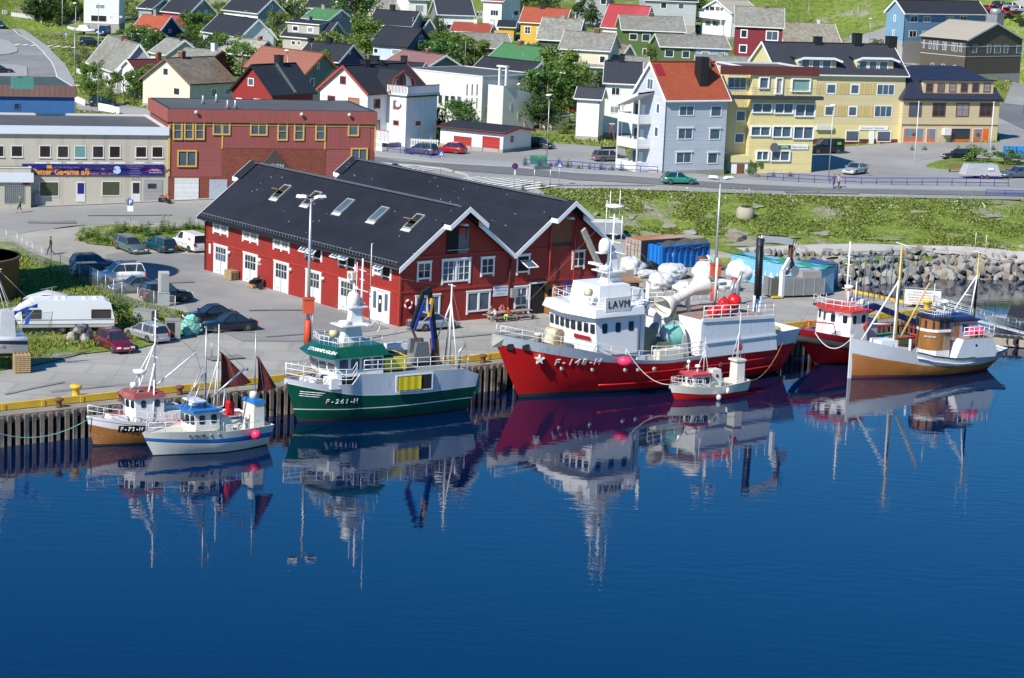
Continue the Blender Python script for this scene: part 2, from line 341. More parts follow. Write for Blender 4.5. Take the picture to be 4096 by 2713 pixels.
def terrain():
 xs=np.concatenate([[-1500,-900,-500,-300,-220],np.arange(-180,180.1,1.6),[220,300,500,900,1500]])
 ys=np.concatenate([[100,130],np.arange(150,330,1.3),np.arange(330,620.1,2.6),[660,720,800,900,1100,1400,2000]])
 XX,YY=np.meshgrid(xs,ys);Z=tz(XX.ravel(),YY.ravel())
 a=(XX.ravel()-QA.x)*QU.x+(YY.ravel()-QA.y)*QU.y;b=(XX.ravel()-QA.x)*QV.x+(YY.ravel()-QA.y)*QV.y
 Z=np.where((b<24)&(a<QEND+.5)&(b>-30),Z-.4,Z)
 rng=np.random.RandomState(3)
 Z=Z+np.where(Z>.2,rng.rand(len(Z))*.16-.14,0)
 nx,ny=len(xs),len(ys)
 me=bpy.data.meshes.new('ground')
 idx=np.arange(nx*ny).reshape(ny,nx)
 f=np.stack([idx[:-1,:-1],idx[:-1,1:],idx[1:,1:],idx[1:,:-1]],-1).reshape(-1,4)
 me.from_pydata(np.stack([XX.ravel(),YY.ravel(),Z],-1).tolist(),[],f.tolist())
 me.polygons.foreach_set('use_smooth',[True]*len(me.polygons))
 m=bpy.data.materials.new('meadow');m.use_nodes=True;nt=m.node_tree;L=nt.links.new;b=nt.nodes['Principled BSDF']
 b.inputs['Roughness'].default_value=.95;b.inputs['Specular IOR Level'].default_value=.15
 tc=nd(nt,'ShaderNodeTexCoord')
 def nz(s,d=6,rg=.6):
  n=nd(nt,'ShaderNodeTexNoise');n.inputs['Scale'].default_value=s;n.inputs['Detail'].default_value=d;n.inputs['Roughness'].default_value=rg
  L(tc.outputs['Object'],n.inputs['Vector']);return n.outputs[0]
 def ramp(src,stops):
  r=nd(nt,'ShaderNodeValToRGB');L(src,r.inputs[0]);e=r.color_ramp.elements
  while len(e)>1:e.remove(e[0])
  e[0].position=stops[0][0];e[0].color=(*stops[0][1],1)
  for p,c in stops[1:]:q=e.new(p);q.color=(*c,1)
  return r.outputs[0]
 g=ramp(nz(.9),[(.3,(.08,.125,.018)),(.45,(.13,.19,.03)),(.58,(.19,.23,.05)),(.7,(.26,.25,.09))])
 dirt=ramp(nz(2.0),[(.35,(.20,.175,.13)),(.65,(.36,.33,.28))])
 mk=nd(nt,'ShaderNodeMapRange');mk.inputs[1].default_value=.54;mk.inputs[2].default_value=.64;L(nz(.13,8,.65),mk.inputs[0])
 mx=nd(nt,'ShaderNodeMix',data_type='RGBA');L(mk.outputs[0],mx.inputs['Factor']);L(g,mx.inputs['A']);L(dirt,mx.inputs['B'])
 fine=nd(nt,'ShaderNodeMapRange');fine.inputs[1].default_value=.3;fine.inputs[2].default_value=.7;fine.inputs[3].default_value=.6;fine.inputs[4].default_value=1.35;L(nz(4.5,4),fine.inputs[0])
 vm=nd(nt,'ShaderNodeVectorMath',operation='SCALE');L(mx.outputs['Result'],vm.inputs[0]);L(fine.outputs[0],vm.inputs['Scale'])
 sp=nd(nt,'ShaderNodeSeparateXYZ');L(tc.outputs['Object'],sp.inputs[0])
 lo=nd(nt,'ShaderNodeMapRange');lo.inputs[1].default_value=-1.3;lo.inputs[2].default_value=-.7;L(sp.outputs[2],lo.inputs[0])
 m2=nd(nt,'ShaderNodeMix',data_type='RGBA');L(lo.outputs[0],m2.inputs['Factor']);m2.inputs['A'].default_value=(.09,.085,.07,1);L(vm.outputs[0],m2.inputs['B'])
 L(m2.outputs['Result'],b.inputs['Base Color'])
 bp=nd(nt,'ShaderNodeBump');bp.inputs['Distance'].default_value=.25;bp.inputs['Strength'].default_value=.7;L(nz(3,5),bp.inputs['Height']);L(bp.outputs[0],b.inputs['Normal'])
 me.materials.append(m)
 o=bpy.data.objects.new('ground',me);COL.objects.link(o);return struct(o)
terrain()
def water():
 m=bpy.data.materials.new('harbour_water');m.use_nodes=True;nt=m.node_tree;L=nt.links.new;b=nt.nodes['Principled BSDF']
 b.inputs['Base Color'].default_value=(.0002,.0075,.037,1);b.inputs['Roughness'].default_value=.015;b.inputs['IOR'].default_value=1.48
 tc=nd(nt,'ShaderNodeTexCoord')
 def wv(sc,rot,dist):
  mp=nd(nt,'ShaderNodeMapping');mp.inputs['Scale'].default_value=sc;mp.inputs['Rotation'].default_value=(0,0,R(rot));L(tc.outputs['Object'],mp.inputs[0])
  n=nd(nt,'ShaderNodeTexNoise');n.inputs['Scale'].default_value=1;n.inputs['Detail'].default_value=dist;n.inputs['Roughness'].default_value=.45;L(mp.outputs[0],n.inputs['Vector']);return n.outputs[0]
 bp=nd(nt,'ShaderNodeBump');bp.inputs['Distance'].default_value=.017;bp.inputs['Strength'].default_value=.5
 L(wv((.45,1.3,1),12,2),bp.inputs['Height'])
 b2=nd(nt,'ShaderNodeBump');b2.inputs['Distance'].default_value=.004;b2.inputs['Strength'].default_value=.5
 wd=nd(nt,'ShaderNodeMapRange');wd.inputs[1].default_value=.35;wd.inputs[2].default_value=.65;wd.inputs[3].default_value=.15;wd.inputs[4].default_value=.7;L(wv((.035,.09,1),20,3),wd.inputs[0]);L(wd.outputs[0],bp.inputs['Strength']);L(wd.outputs[0],b2.inputs['Strength'])
 L(wv((2.2,4.5,1),-8,2),b2.inputs['Height']);L(bp.outputs[0],b2.inputs['Normal']);L(b2.outputs[0],b.inputs['Normal'])
 w=MB();w.poly([(-3000,-3000,0),(3000,-3000,0),(3000,600,0),(-3000,600,0)],m)
 return struct(w.build('water',None,(0,0,-2.5)))
water()
DRAPED=[]
def drape(name,poly,m,off=.05,step=2.0,thick=0.0):
 """poly: list of world (x, y); laid on the terrain as one sheet"""
 DRAPED.append((name,poly));bm=bmesh.new();vs=[bm.verts.new((p[0],p[1],0))for p in poly];bm.faces.new(vs)
 xs=[p[0]for p in poly];ys=[p[1]for p in poly]
 for ax,lo,hi in((0,min(xs),max(xs)),(1,min(ys),max(ys))):
  t=math.ceil(lo/step)*step
  while t<hi:
   no=(1,0,0)if ax==0 else(0,1,0);co=(t,0,0)if ax==0 else(0,t,0)
   bmesh.ops.bisect_plane(bm,geom=bm.verts[:]+bm.edges[:]+bm.faces[:],plane_co=co,plane_no=no,dist=1e-5);t+=step
 co=np.array([v.co[:2]for v in bm.verts]);z=tz(co[:,0],co[:,1])
 for v,h in zip(bm.verts,z):v.co.z=h+off
 if thick:
  r=bmesh.ops.extrude_face_region(bm,geom=bm.faces[:]);
  for v in[g for g in r['geom']if isinstance(g,bmesh.types.BMVert)]:v.co.z-=thick
 bmesh.ops.recalc_face_normals(bm,faces=bm.faces[:])
 me=bpy.data.meshes.new(name);bm.to_mesh(me);bm.free();me.materials.append(m);uvl=me.uv_layers.new(name='UV')
 for l in me.loops:uvl.data[l.index].uv=me.vertices[l.vertex_index].co[:2]
 up=sum(p.normal.z for p in me.polygons)
 if up<0 and not thick:me.flip_normals()
 o=bpy.data.objects.new(name,me);COL.objects.link(o);return struct(o)
def gp(*pts,k='m'):return[tuple(ground(*K(k,x,y))[:2])for x,y in pts]
def strip(pts,w):
 """outline of a band of width w along a polyline of world points"""
 L_,R_=[],[]
 for i,p in enumerate(pts):
  a=Vector(pts[max(i-1,0)][:2]);b=Vector(pts[min(i+1,len(pts)-1)][:2]);d=(b-a).normalized();n=Vector((-d.y,d.x))*w/2
  L_.append((p[0]+n.x,p[1]+n.y));R_.append((p[0]-n.x,p[1]-n.y))
 return L_+R_[::-1]
q=MB();q.prism([tuple(Q(-60,0)[:2]),tuple(Q(QEND,0)[:2]),tuple(Q(QEND,26)[:2]),tuple(Q(-60,26)[:2])],-3.2,0.0,concrete)
struct(q.build('quay'))
MEADOW=bpy.data.materials['meadow']
drape('yard',gp((-30,520),(40,525),(130,530),(200,522),(470,500),(760,520),(1300,520),(1440,540),(1560,560),(1700,590),(1850,585),(2000,578),(2367,583),(2450,585),(2450,600),(2367,598),(2000,592),(1900,600),(1880,640),(1500,720),(600,700),(450,720),(-30,800)),mat('yard_gravel',(.35,.33,.285),.95,noise=(.5,.25),col2=(.28,.26,.22),bump=.02),.035)
drape('gravel_path',gp((1700,575),(1850,568),(2000,565),(2200,571),(2450,577),(2450,596),(2200,588),(2000,583),(1850,590),(1740,600)),mat('path_gravel',(.42,.39,.36),.95,noise=(1,.2),bump=.02),.09)
drape('yard_asphalt',gp((245,590),(300,582),(470,590),(560,640),(900,760),(700,790),(560,790),(450,740),(420,700),(330,660),(250,620)),asphalt,.06)
drape('grass_lot',gp((-10,562),(30,560),(60,580),(150,612),(215,640),(300,690),(420,722),(470,742),(455,765),(400,785),(330,805),(180,822),(90,845),(-10,860)),MEADOW,.10)
drape('grass_verge',gp((172,545),(200,528),(260,522),(340,528),(470,523),(480,580),(400,582),(270,572),(200,565)),MEADOW,.12)
asp2=mat('asphalt_worn',(.255,.25,.235),.92,noise=(.35,.16),col2=(.30,.29,.27),bump=.01)
paving=mat('pavement',(.30,.30,.29),.92,noise=(.8,.12),bump=.005)
drape('road_forecourt',gp((862,322),(1010,352),(1130,345),(1240,330),(1330,335),(1445,345),(1455,385),(1680,410),(1885,345),(2080,330),(2312,330),(2300,270),(2330,215),(2367,190),(2500,200),(2500,470),(2367,463),(2100,458),(1800,451),(1568,442),(1400,437),(1310,437),(1240,433),(1180,445),(1100,450),(860,420)),asp2,.05)
drape('road',gp((862,363),(925,375),(1030,380),(1185,388),(1330,402),(1560,417),(1735,428),(1900,436),(2120,441),(2367,446),(2500,449),(2500,459),(2367,456),(2120,451),(1900,446),(1735,440),(1560,430),(1330,418),(1185,405),(1030,392),(862,376)),asphalt_dark,.10)
drape('pavement',gp((862,353),(1030,368),(1185,377),(1330,391),(1560,407),(1735,418),(1900,427),(2120,433),(2367,438),(2367,445),(2120,440),(1900,435),(1735,427),(1560,416),(1330,401),(1185,387),(1030,378),(862,361)),paving,.17,thick=.14)
st=[(-110,225),(-75,226),(-52.5,231.3),(-46.5,239),(-38,243.6),(-31,241.5),(-20,246),(-6,253),(3,262),(-3,274),(-14,268),(-22,262.3),(-37.5,257.3),(-55,251.6),(-75,245),(-120,232)]
drape('street',st,asp2,.06)
drape('street_verge_pavement',[(-57.5,249.3),(-39,255.2),(-20,261.6),(-20,262.9),(-39,256.6),(-57.5,250.8)],paving,.12)
hr=gp((-60,20),(0,38),(60,75),(110,110),(150,150),(172,190),(178,212),(150,260),(-40,260),(-260,200),(-200,60))
drape('hill_road',hr,asphalt,.05)
drape('hill_pavement',gp((-40,28),(0,40),(60,74),(110,108),(150,149),(172,190),(178,210),(128,210),(135,195),(131,165),(118,140),(95,112),(60,88),(0,57),(-40,45)),paving,.16,thick=.1)
drape('side_street',gp((172,230),(215,235),(300,245),(390,262),(400,285),(260,262),(180,255)),asp2,.06)
drape('hill_side_road',gp((395,150),(400,128),(450,112),(520,98),(600,92),(600,80),(520,88),(440,98),(380,115),(330,140)),asp2,.06)
drape('upper_road_right',gp((1995,80),(2050,62),(2060,85),(2055,120),(2120,150),(2160,165),(2050,180),(1960,150),(1850,125),(1870,112)),asp2,.06)
drape('car_park_right',gp((2270,18),(2367,-2),(2500,-20),(2500,30),(2367,35),(2290,38)),asp2,.06)
drape('street_right_hill',gp((2290,262),(2320,240),(2367,245),(2500,262),(2500,320),(2367,300)),asphalt_dark,.12)
mk_n=[0]
def marking(pts,w=.14,off=.15):drape('road_marking',strip([tuple(ground(*K('m',x,y))[:2])for x,y in pts],w),roadwhite,off,step=1.3)
marking([(0,62),(40,80),(75,100),(100,122),(119,145),(128,165),(133,185),(130,205)],.22,.19)
def zebra(p0,p1,n,ln,w=.5,off=.14,dirv=None):
 a,b=ground(*K('m',*p0)),ground(*K('m',*p1));d=(b-a);d.z=0
 nrm=dirv or Vector((-d.y,d.x,0)).normalized()
 for k in range(n):
  c=a+d*((k+.5)/n);q=[c-nrm*ln/2,c+nrm*ln/2]
  drape('road_marking',strip([tuple(t[:2])for t in q],w),roadwhite,off,step=1.3)
zebra((30,104),(180,112),8,2.2,.95,.12)
zebra((128,198),(205,201),4,2.2,.8,.12)
zebra((1062,415),(1262,437),11,4.6,.55,.13,Vector((.85,.53,0)))
zebra((905,385),(985,398),6,2.6,.45,.15,Vector((.85,.53,0)))
tarm=mat('tar_patch',(.175,.172,.165),.92,noise=(1,.2),col2=(.2,.195,.185));ptr=random.Random(8)
for x,y,l,w,a in((640,720,5,.35,.3),(560,600,6,.3,1.2),(300,500,9,.4,.2),(120,515,5,1.6,.2),(700,775,7,.25,.6),(1130,775,8,.3,.65),(250,900,9,.3,.62),(520,830,3,1.4,.6),(1500,700,5,1.2,.6),(1700,750,8,.3,.6),(1400,430,12,.25,.25),(1900,448,9,.8,.2),(1650,720,4,1.6,.3),(80,900,6,.22,1.0),(400,655,4,1.2,.5)):
 c=ground(*K('m',x,y));d=Vector((math.cos(a),math.sin(a)))*l/2;drape('asphalt_patch',strip([(c.x-d.x,c.y-d.y),(c.x+ptr.uniform(-.3,.3),c.y+ptr.uniform(-.2,.2)),(c.x+d.x,c.y+d.y)],w),tarm,.13 if y>460 else .14,step=1.5)
isl=gp((-20,90),(20,96),(41,114),(40,122),(20,127),(-20,130));drape('traffic_island',isl,paving,.2,thick=.16)
isl=gp((-20,150),(40,152),(62,158),(64,178),(20,180),(-20,180));drape('traffic_island',isl,paving,.2,thick=.16)
drape('kerb',strip([tuple(ground(*K('m',x,y))[:2])for x,y in((862,378),(960,385),(1025,392),(1075,405),(1090,420))],.3),kerbm,.2,step=1.3,thick=.16)
shelf=mat('quay_timber_deck',(.29,.265,.22),.9,noise=(1.5,.3),col2=(.22,.2,.165),pat=('plank',.3,.35),streak=.2)
XF=Matrix(((QU.x,QV.x,0,QA.x),(QU.y,QV.y,0,QA.y),(0,0,1,0),(0,0,0,1)))
qw=thing('quay_wall','timber pile quay wall with weathered plank shelf under the yellow kerb','quay wall',(QA.x,QA.y,0),U2)
b=MB();b.box(-60,QEND+1.0,-1.55,-.26,-.62,-.34,shelf);b.box(-60,QEND+1.0,-1.62,-1.5,-.9,-.36,wood_grey);b.build('shelf',qw)
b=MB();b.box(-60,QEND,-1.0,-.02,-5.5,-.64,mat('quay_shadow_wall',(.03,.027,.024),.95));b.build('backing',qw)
b=MB();b.box(-60,QEND,-.25,-.003,-.3,.17,yellowp)
for k in range(-20,32):b.box(k*3,k*3+.25,-.30,-.24,-.3,.13,yellowp)
b.build('yellow_kerb',qw)
b=MB();b.box(QEND+.003,QEND+.25,-.25,26,-.3,.24,yellowp);b.build('yellow_kerb',qw)
pm=[]
for v in range(3):
 b=MB();w=.15+.02*v
 rows=[[(x*w+wrand(-.02,.02),y*w+wrand(-.02,.02),z)for x,y in((-1,-1),(1,-1),(1,1),(-1,1))]for z in(-5.5,-3,-1.6,-.4)]
 b.grid(rows,pile_m,False,True,False,True);pm.append(b.mesh('pile'))
_pl=[-2+.62*k for k in range(48)]+[31+.62*k for k in range(20)]+[77+.6*k for k in range(30)]
for k,a in enumerate(_pl):inst('pile',pm[k%3],qw,(a+wrand(-.05,.05),-1.72+wrand(-.03,.03),wrand(-.06,.04)),wrand(-.08,.08),(.82,.82,1))
b=MB();[b.box(a-.12,a+.12,-1.85,-1.6,-5.5,-.42,pile_m)for a in[-60+.62*k for k in range(93)]+[28.2+.62*k for k in range(4)]+[43.8+.62*k for k in range(53)]];o=b.build('pile_row',qw);o['kind']='stuff'
def bollard(a,col,label,b_=-.55,z=0.0,sc=1.0):
 m=MB();m.lathe([(.26,0),(.22,.08),(.20,.45),(.33,.52),(.36,.62),(.28,.70),(0,.71)],col,n=14)
 o=m.build('bollard',None,Q(a,b_,z));o.scale=(sc,)*3
 tag(o,label,'bollard','bollards along the quay edge')
bm_n=qab(at(*K('6',627,1015)))
bollard(bm_n[0],yellowp,'yellow bollard on the quay left of the moored boats',.35,0,1.25)
for i,(k,x,y,lb)in enumerate((('6',452,1090,'rusty bollard on the plank shelf nearest the left frame edge'),('6',968,1035,'rusty bollard on the shelf behind the wheelhouse with maroon roof'),('6',1460,985,'rusty bollard behind the blue roofed boat, between the masts'),('9',300,845,'rusty bollard just off the green trawler bow'),('9',2040,660,'rusty bollard between green trawler and big red ship'))):
 a_,b_=qab(at(*K(k,x,y),-.34));bollard(a_,rust,lb,-.9,-.34,.95)
a_,_b=qab(at(*K('f',993,905)));bollard(a_,yellowp,'yellow bollard near the quay corner by the gangway',.45,0,1.2)
a_,_b=qab(at(*K('f',978,965),-.34));bollard(a_,rust,'rusty bollard on the shelf below the yellow corner bollard',-.9,-.34,.9)
def quay_lamp(px,k,label,hgt=12.2,post_h=5.6):
 p=at(*K(k,*px));t=thing('quay_light_mast',label,'lamp post',(p.x,p.y,0),R(15),'floodlight masts on the quay')
 b=MB();b.lathe([(.30,0),(.30,2.45),(.24,2.47)],mat('mast_orange',(.50,.06,.02),.6,noise=(1.5,.25),col2=(.40,.05,.03)),n=14)
 b.build('base_column',t)
 b=MB();b.box(-.42,.42,-.38,.30,3.05,4.15,mat('box_orange',(.55,.08,.03),.6,noise=(2,.25)));b.box(-.48,.48,-.44,.36,4.15,4.28,mat('box_orange',(.5,.1,.05)));b.build('junction_box',t)
 b=MB();b.tube([(0,0,2.45),(0,0,hgt)],.16,steel,8,.09);b.tube([(.3,-.25,.3),(.3,-.25,3.2)],.04,steel);b.tube([(.2,-.3,.3),(.22,-.28,3.2)],.03,black);b.bar((-.75,0,hgt),(.75,0,hgt),.08,.08,steel);b.build('pole',t)
 for sx in(-1,1):
  M=Matrix.Translation((sx*.72,0,hgt+.15))@Matrix.Rotation(R(25*sx),4,'Z')@Matrix.Rotation(R(-18),4,'X')
  b=MB();b.box(-.42,.42,-.3,.3,-.1,.14,white,M,.06,.05);b.box(-.36,.36,-.24,.24,-.13,-.1,glass,M);b.build('floodlight',t)
quay_lamp((512,562),'9','tall quay floodlight mast with orange base, in front of the red warehouse')
b_=K('b',790,640)
quay_lamp(b_,'s','tall quay floodlight mast with orange base, among white bags behind the red ship',12.0)
bare=mat('bare_ground',(.27,.25,.18),.95,noise=(1.5,.35),col2=(.15,.18,.06),bump=.04);prn=random.Random(4)
for x,y,w,h in((1500,545,26,9),(1545,520,14,10),(1590,550,30,7),(1700,540,24,8),(1640,500,10,8),(1800,550,40,6),(1560,470,18,3),(1900,540,20,5),(2050,552,45,4),(2210,545,26,5),(1460,500,12,6),(1750,478,12,4),(2120,490,20,3),(2290,500,22,4),(1960,480,14,3),(1735,565,45,8),(2300,470,18,3)):
 ph=prn.uniform(0,6);drape('bare_ground',gp(*[(x+w*math.cos(t)*(1+.3*math.sin(3*t+ph)+.15*math.sin(7*t+ph)),y+h*math.sin(t)*(1+.3*math.sin(3*t+ph)+.15*math.sin(5*t)))for t in[k*math.pi/10 for k in range(20)]]),bare,.045,step=1.3)
_wc={};curtain_d=mat('glass_drapes',(.14,.13,.12),.12,spec=.8,noise=(1.5,.5));curtain_g=mat('glass_nets',(.24,.25,.26),.15,spec=.7,noise=(2.5,.35))
def window(parent,loc,rot,w,h,fr=white,gl=glass,nx=1,nz=1,trim=.12,proud=.05,sash=.06,label=None,sill=False,lintel=False):
 """loc: centre of the bottom edge on the wall plane, outward = local -y"""
 if gl is glass and random.random()<.4:gl=random.choice((curtain_d,curtain_g,glassb))
 key=(round(w,2),round(h,2),fr.name,gl.name,nx,nz,trim,proud,sash,sill,lintel)
 if key not in _wc:
  b=MB();W,H=w/2,h
  if trim:
   b.box(-W,W,-proud,-.004,H-trim,H,fr);b.box(-W,W,-proud,-.004,0,trim,fr)
   b.box(-W,-W+trim,-proud,-.004,trim,H-trim,fr);b.box(W-trim,W,-proud,-.004,trim,H-trim,fr)
  if sill:b.box(-W-.05,W+.05,-proud-.07,-.006,-.05,-.003,fr)
  if lintel:b.box(-W-.1,W+.1,-proud-.09,-.006,H+.003,H+.09,fr)
  iw,ih=w-2*trim,h-2*trim
  for i in range(1,nx):
   x=-W+trim+iw*i/nx;b.box(x-sash/2,x+sash/2,-proud+.012,-.008,trim+.002,H-trim-.002,fr)
  for j in range(1,nz):
   z=trim+ih*j/nz;b.box(-W+trim+.003,W-trim-.003,-proud+.018,-.009,z-sash*.35,z+sash*.35,fr)
  g=MB();g.box(-W+trim,W-trim,-.012,-.002,trim,H-trim,gl)
  _wc[key]=(b.mesh('window'),g.mesh('pane'))
 f=inst('window',_wc[key][0],parent,loc,rot)
 if label:f['label']=label
 inst('pane',_wc[key][1],f)
 return f
def on_face(face,s,L):
 """s metres from the left end of a face as seen; F: left-visible face (y=0), R: right-visible face (x=0)"""
 return((-L+s,-.0,0),0.0)if face=='F' else((0.0,s,0),R(90))
def fwin(parent,face,L,s,z,w,h,**kw):
 loc,rot=on_face(face,s,L);return window(parent,(loc[0],loc[1],z),rot,w,h,**kw)
B0=at(1595,1307,0);WL,WW,EZ,RZ=32.6,23.4,5.55,9.95
wh=thing('red_warehouse','long red boarded warehouse with twin dark gable roofs and white trim','warehouse',(B0.x,B0.y,0),UA)
hw=WW/4
b=MB()
prof=[(0,0),(WW,0),(WW,EZ),(hw*3,RZ-.2),(hw*2,EZ-.1),(hw,RZ-.2),(0,EZ)]
front=[(0,y,z)for y,z in prof];back=[(-WL,y,z)for y,z in prof]
b.poly(front,red_wood);b.poly(back[::-1],red_wood)
b.poly([back[0],front[0],front[6],back[6]],red_wood);b.poly([front[1],back[1],back[2],front[2]],red_wood)
b.build('wall',wh)
b=MB()
for z in(2.95,):b.box(-WL,.06,-.06,-.004,z-.1,z+.1,red_trim);b.box(.004,.06,0,WW,z-.1,z+.1,red_trim)
b.box(.004,.055,1.0,WW,5.78,5.95,red_trim)
for y in(0,hw*2,WW):b.box(-.12 if y==0 else .005,.09,y-.09 if y else-.08,y+.09,0,EZ,red_trim)
b.box(-WL-.05,-WL+.15,-.07,-.005,0,EZ,red_trim)
b.build('trim',wh)
ov,th=.62,.16
def slope(y0,z0,y1,z1,x0,x1,m,t=th):
 d=Vector((0,y1-y0,z1-z0)).normalized();n=Vector((0,-d.z,d.y));n=n if n.z>0 else-n
 return[(x0,y0,z0),(x1,y0,z0),(x1,y1,z1),(x0,y1,z1)],n*t
b=MB()
sl=(RZ-EZ)/hw
for g in range(2):
 yc=hw+g*2*hw
 for sgn in(-1,1):
  ye=yc+sgn*(hw+(ov if(g==0 and sgn<0)or(g==1 and sgn>0)else 0));ze=RZ-abs(ye-yc)*sl
  lo=[(x,y,z)for x,y,z in((-WL-.7,ye,ze),(.75,ye,ze),(.75,yc,RZ),(-WL-.7,yc,RZ))]
  hi=[(x,y,z+th)for x,y,z in lo]
  b.poly(hi if sgn<0 else hi[::-1],roof_felt);b.poly(lo[::-1]if sgn<0 else lo,roof_felt)
  b.poly([lo[0],lo[1],hi[1],hi[0]]if sgn<0 else[lo[1],lo[0],hi[0],hi[1]],black)
b.build('roof',wh)
b=MB()
for g in range(2):
 yc=hw+g*2*hw
 for x0,x1 in((.76,1.75),(-WL-1.7,-WL-.71)):
  for sgn in(-1,1):
   y1=yc+sgn*1.95;z0,z1=RZ+.12,RZ+.12-1.95*sl
   xa,xb=(x0-1.2,x1)if x0>0 else(x0,x1+1.2)
   xa,xb=(.2,x1)if x0>0 else(x0,-WL-.2)
   P=[(xa,y1,z1+.2),(xb,y1,z1+.2),(xb,yc,z0+.2),(xa,yc,z0+.2)];P2=[(x,y,z-.16)for x,y,z in P]
   b.poly(P if sgn<0 else P[::-1],roof_felt);b.poly(P2[::-1]if sgn<0 else P2,roof_felt)
 b.bar((-WL-.7,yc,RZ+th+.05),(.75,yc,RZ+th+.05),.5,.08,mat('ridge_cap',(.10,.105,.12),.5))
b.build('ridge_hood',wh)
bargem=mat('barge_white',(.74,.75,.77),.5,noise=(1,.06))
def barge(x,pts,h=.46,t=.07):
 b=MB()
 for(y0,z0),(y1,z1)in zip(pts,pts[1:]):
  P=[(x,y0,z0+.12),(x,y1,z1+.12),(x,y1,z1+.12-h),(x,y0,z0+.12-h)];P2=[(x-t if x>0 else x+t,y,z)for _,y,z in P]
  P2=[(x+(-t if x>-5 else t),q[1],q[2])for q in P]
  b.grid([P,P2],bargem,False,True,True,True)
 return b
for xe,xh in((.83,1.8),(-WL-.78,-WL-1.75)):
 for g in range(2):
  yc=hw+g*2*hw
  for sgn in(-1,1):
   yo=yc+sgn*(hw+(ov+.05 if(g==0 and sgn<0)or(g==1 and sgn>0)else .0))
   b=barge(xe,[(yo,RZ-abs(yo-yc)*sl+.04),(yc+sgn*1.7,RZ-1.7*sl+.04)])
   for(ya,za),(yb,zb)in(((yc+sgn*2.0,RZ+.2-2.0*sl),(yc,RZ+.2)),):
    b2=barge(xh,[(ya,za),(yb,zb)]);i0=len(b.v);b.v+=b2.v;b.f+=[tuple(i+i0 for i in f)for f in b2.f];b.m+=b2.m;b.sm+=b2.sm
    P=[(xe,ya,za-.3),(xh,ya,za-.3),(xh,ya,za+.1),(xe,ya,za+.1)]
    b.grid([P,[(x,y+.05*sgn,z)for x,y,z in P]],bargem,False,True,True,True)
   b.build('barge_board',wh)
b=MB();zz=RZ-(hw+ov)*sl
b.tube([(-WL-.6,-ov-.08,zz-.02),(.7,-ov-.08,zz-.02)],.09,black,8)
b.tube([(-WL+.02,-ov,zz-.05),(-WL+.02,-.15,zz-.35),(-WL+.02,-.12,.1)],.055,black)
b.tube([(.12,hw*2,EZ-.3),(.12,hw*2,.1)],.07,black)
for k in range(66):b.box(-WL+k*.5,-WL+k*.5+.03,-ov+.1,-ov+.14,zz+.25,zz+.55,steel)
b.bar((-WL,-ov+.12,zz+.42),(.3,-ov+.12,zz+.42),.02,.03,black);b.bar((-WL,-ov+.12,zz+.54),(.3,-ov+.12,zz+.54),.02,.03,steel)
b.build('gutter_and_snow_guard',wh)
bay=WL/6
doorm=mat('door_grey_white',(.60,.61,.60),.5,noise=(1,.06))
def frame_legs(b,w,h,z0,m=white,x=0.0,dy=0.0):
 b.box(x-w/2-.02,x-w/2+.16,-.07,-.004,z0-.22,z0+h,m);b.box(x+w/2-.16,x+w/2+.02,-.07,-.004,z0-.22,z0+h,m)
 b.box(x-w/2-.08,x+w/2+.08,-.10,-.004,z0+h+.002,z0+h+.14,m)
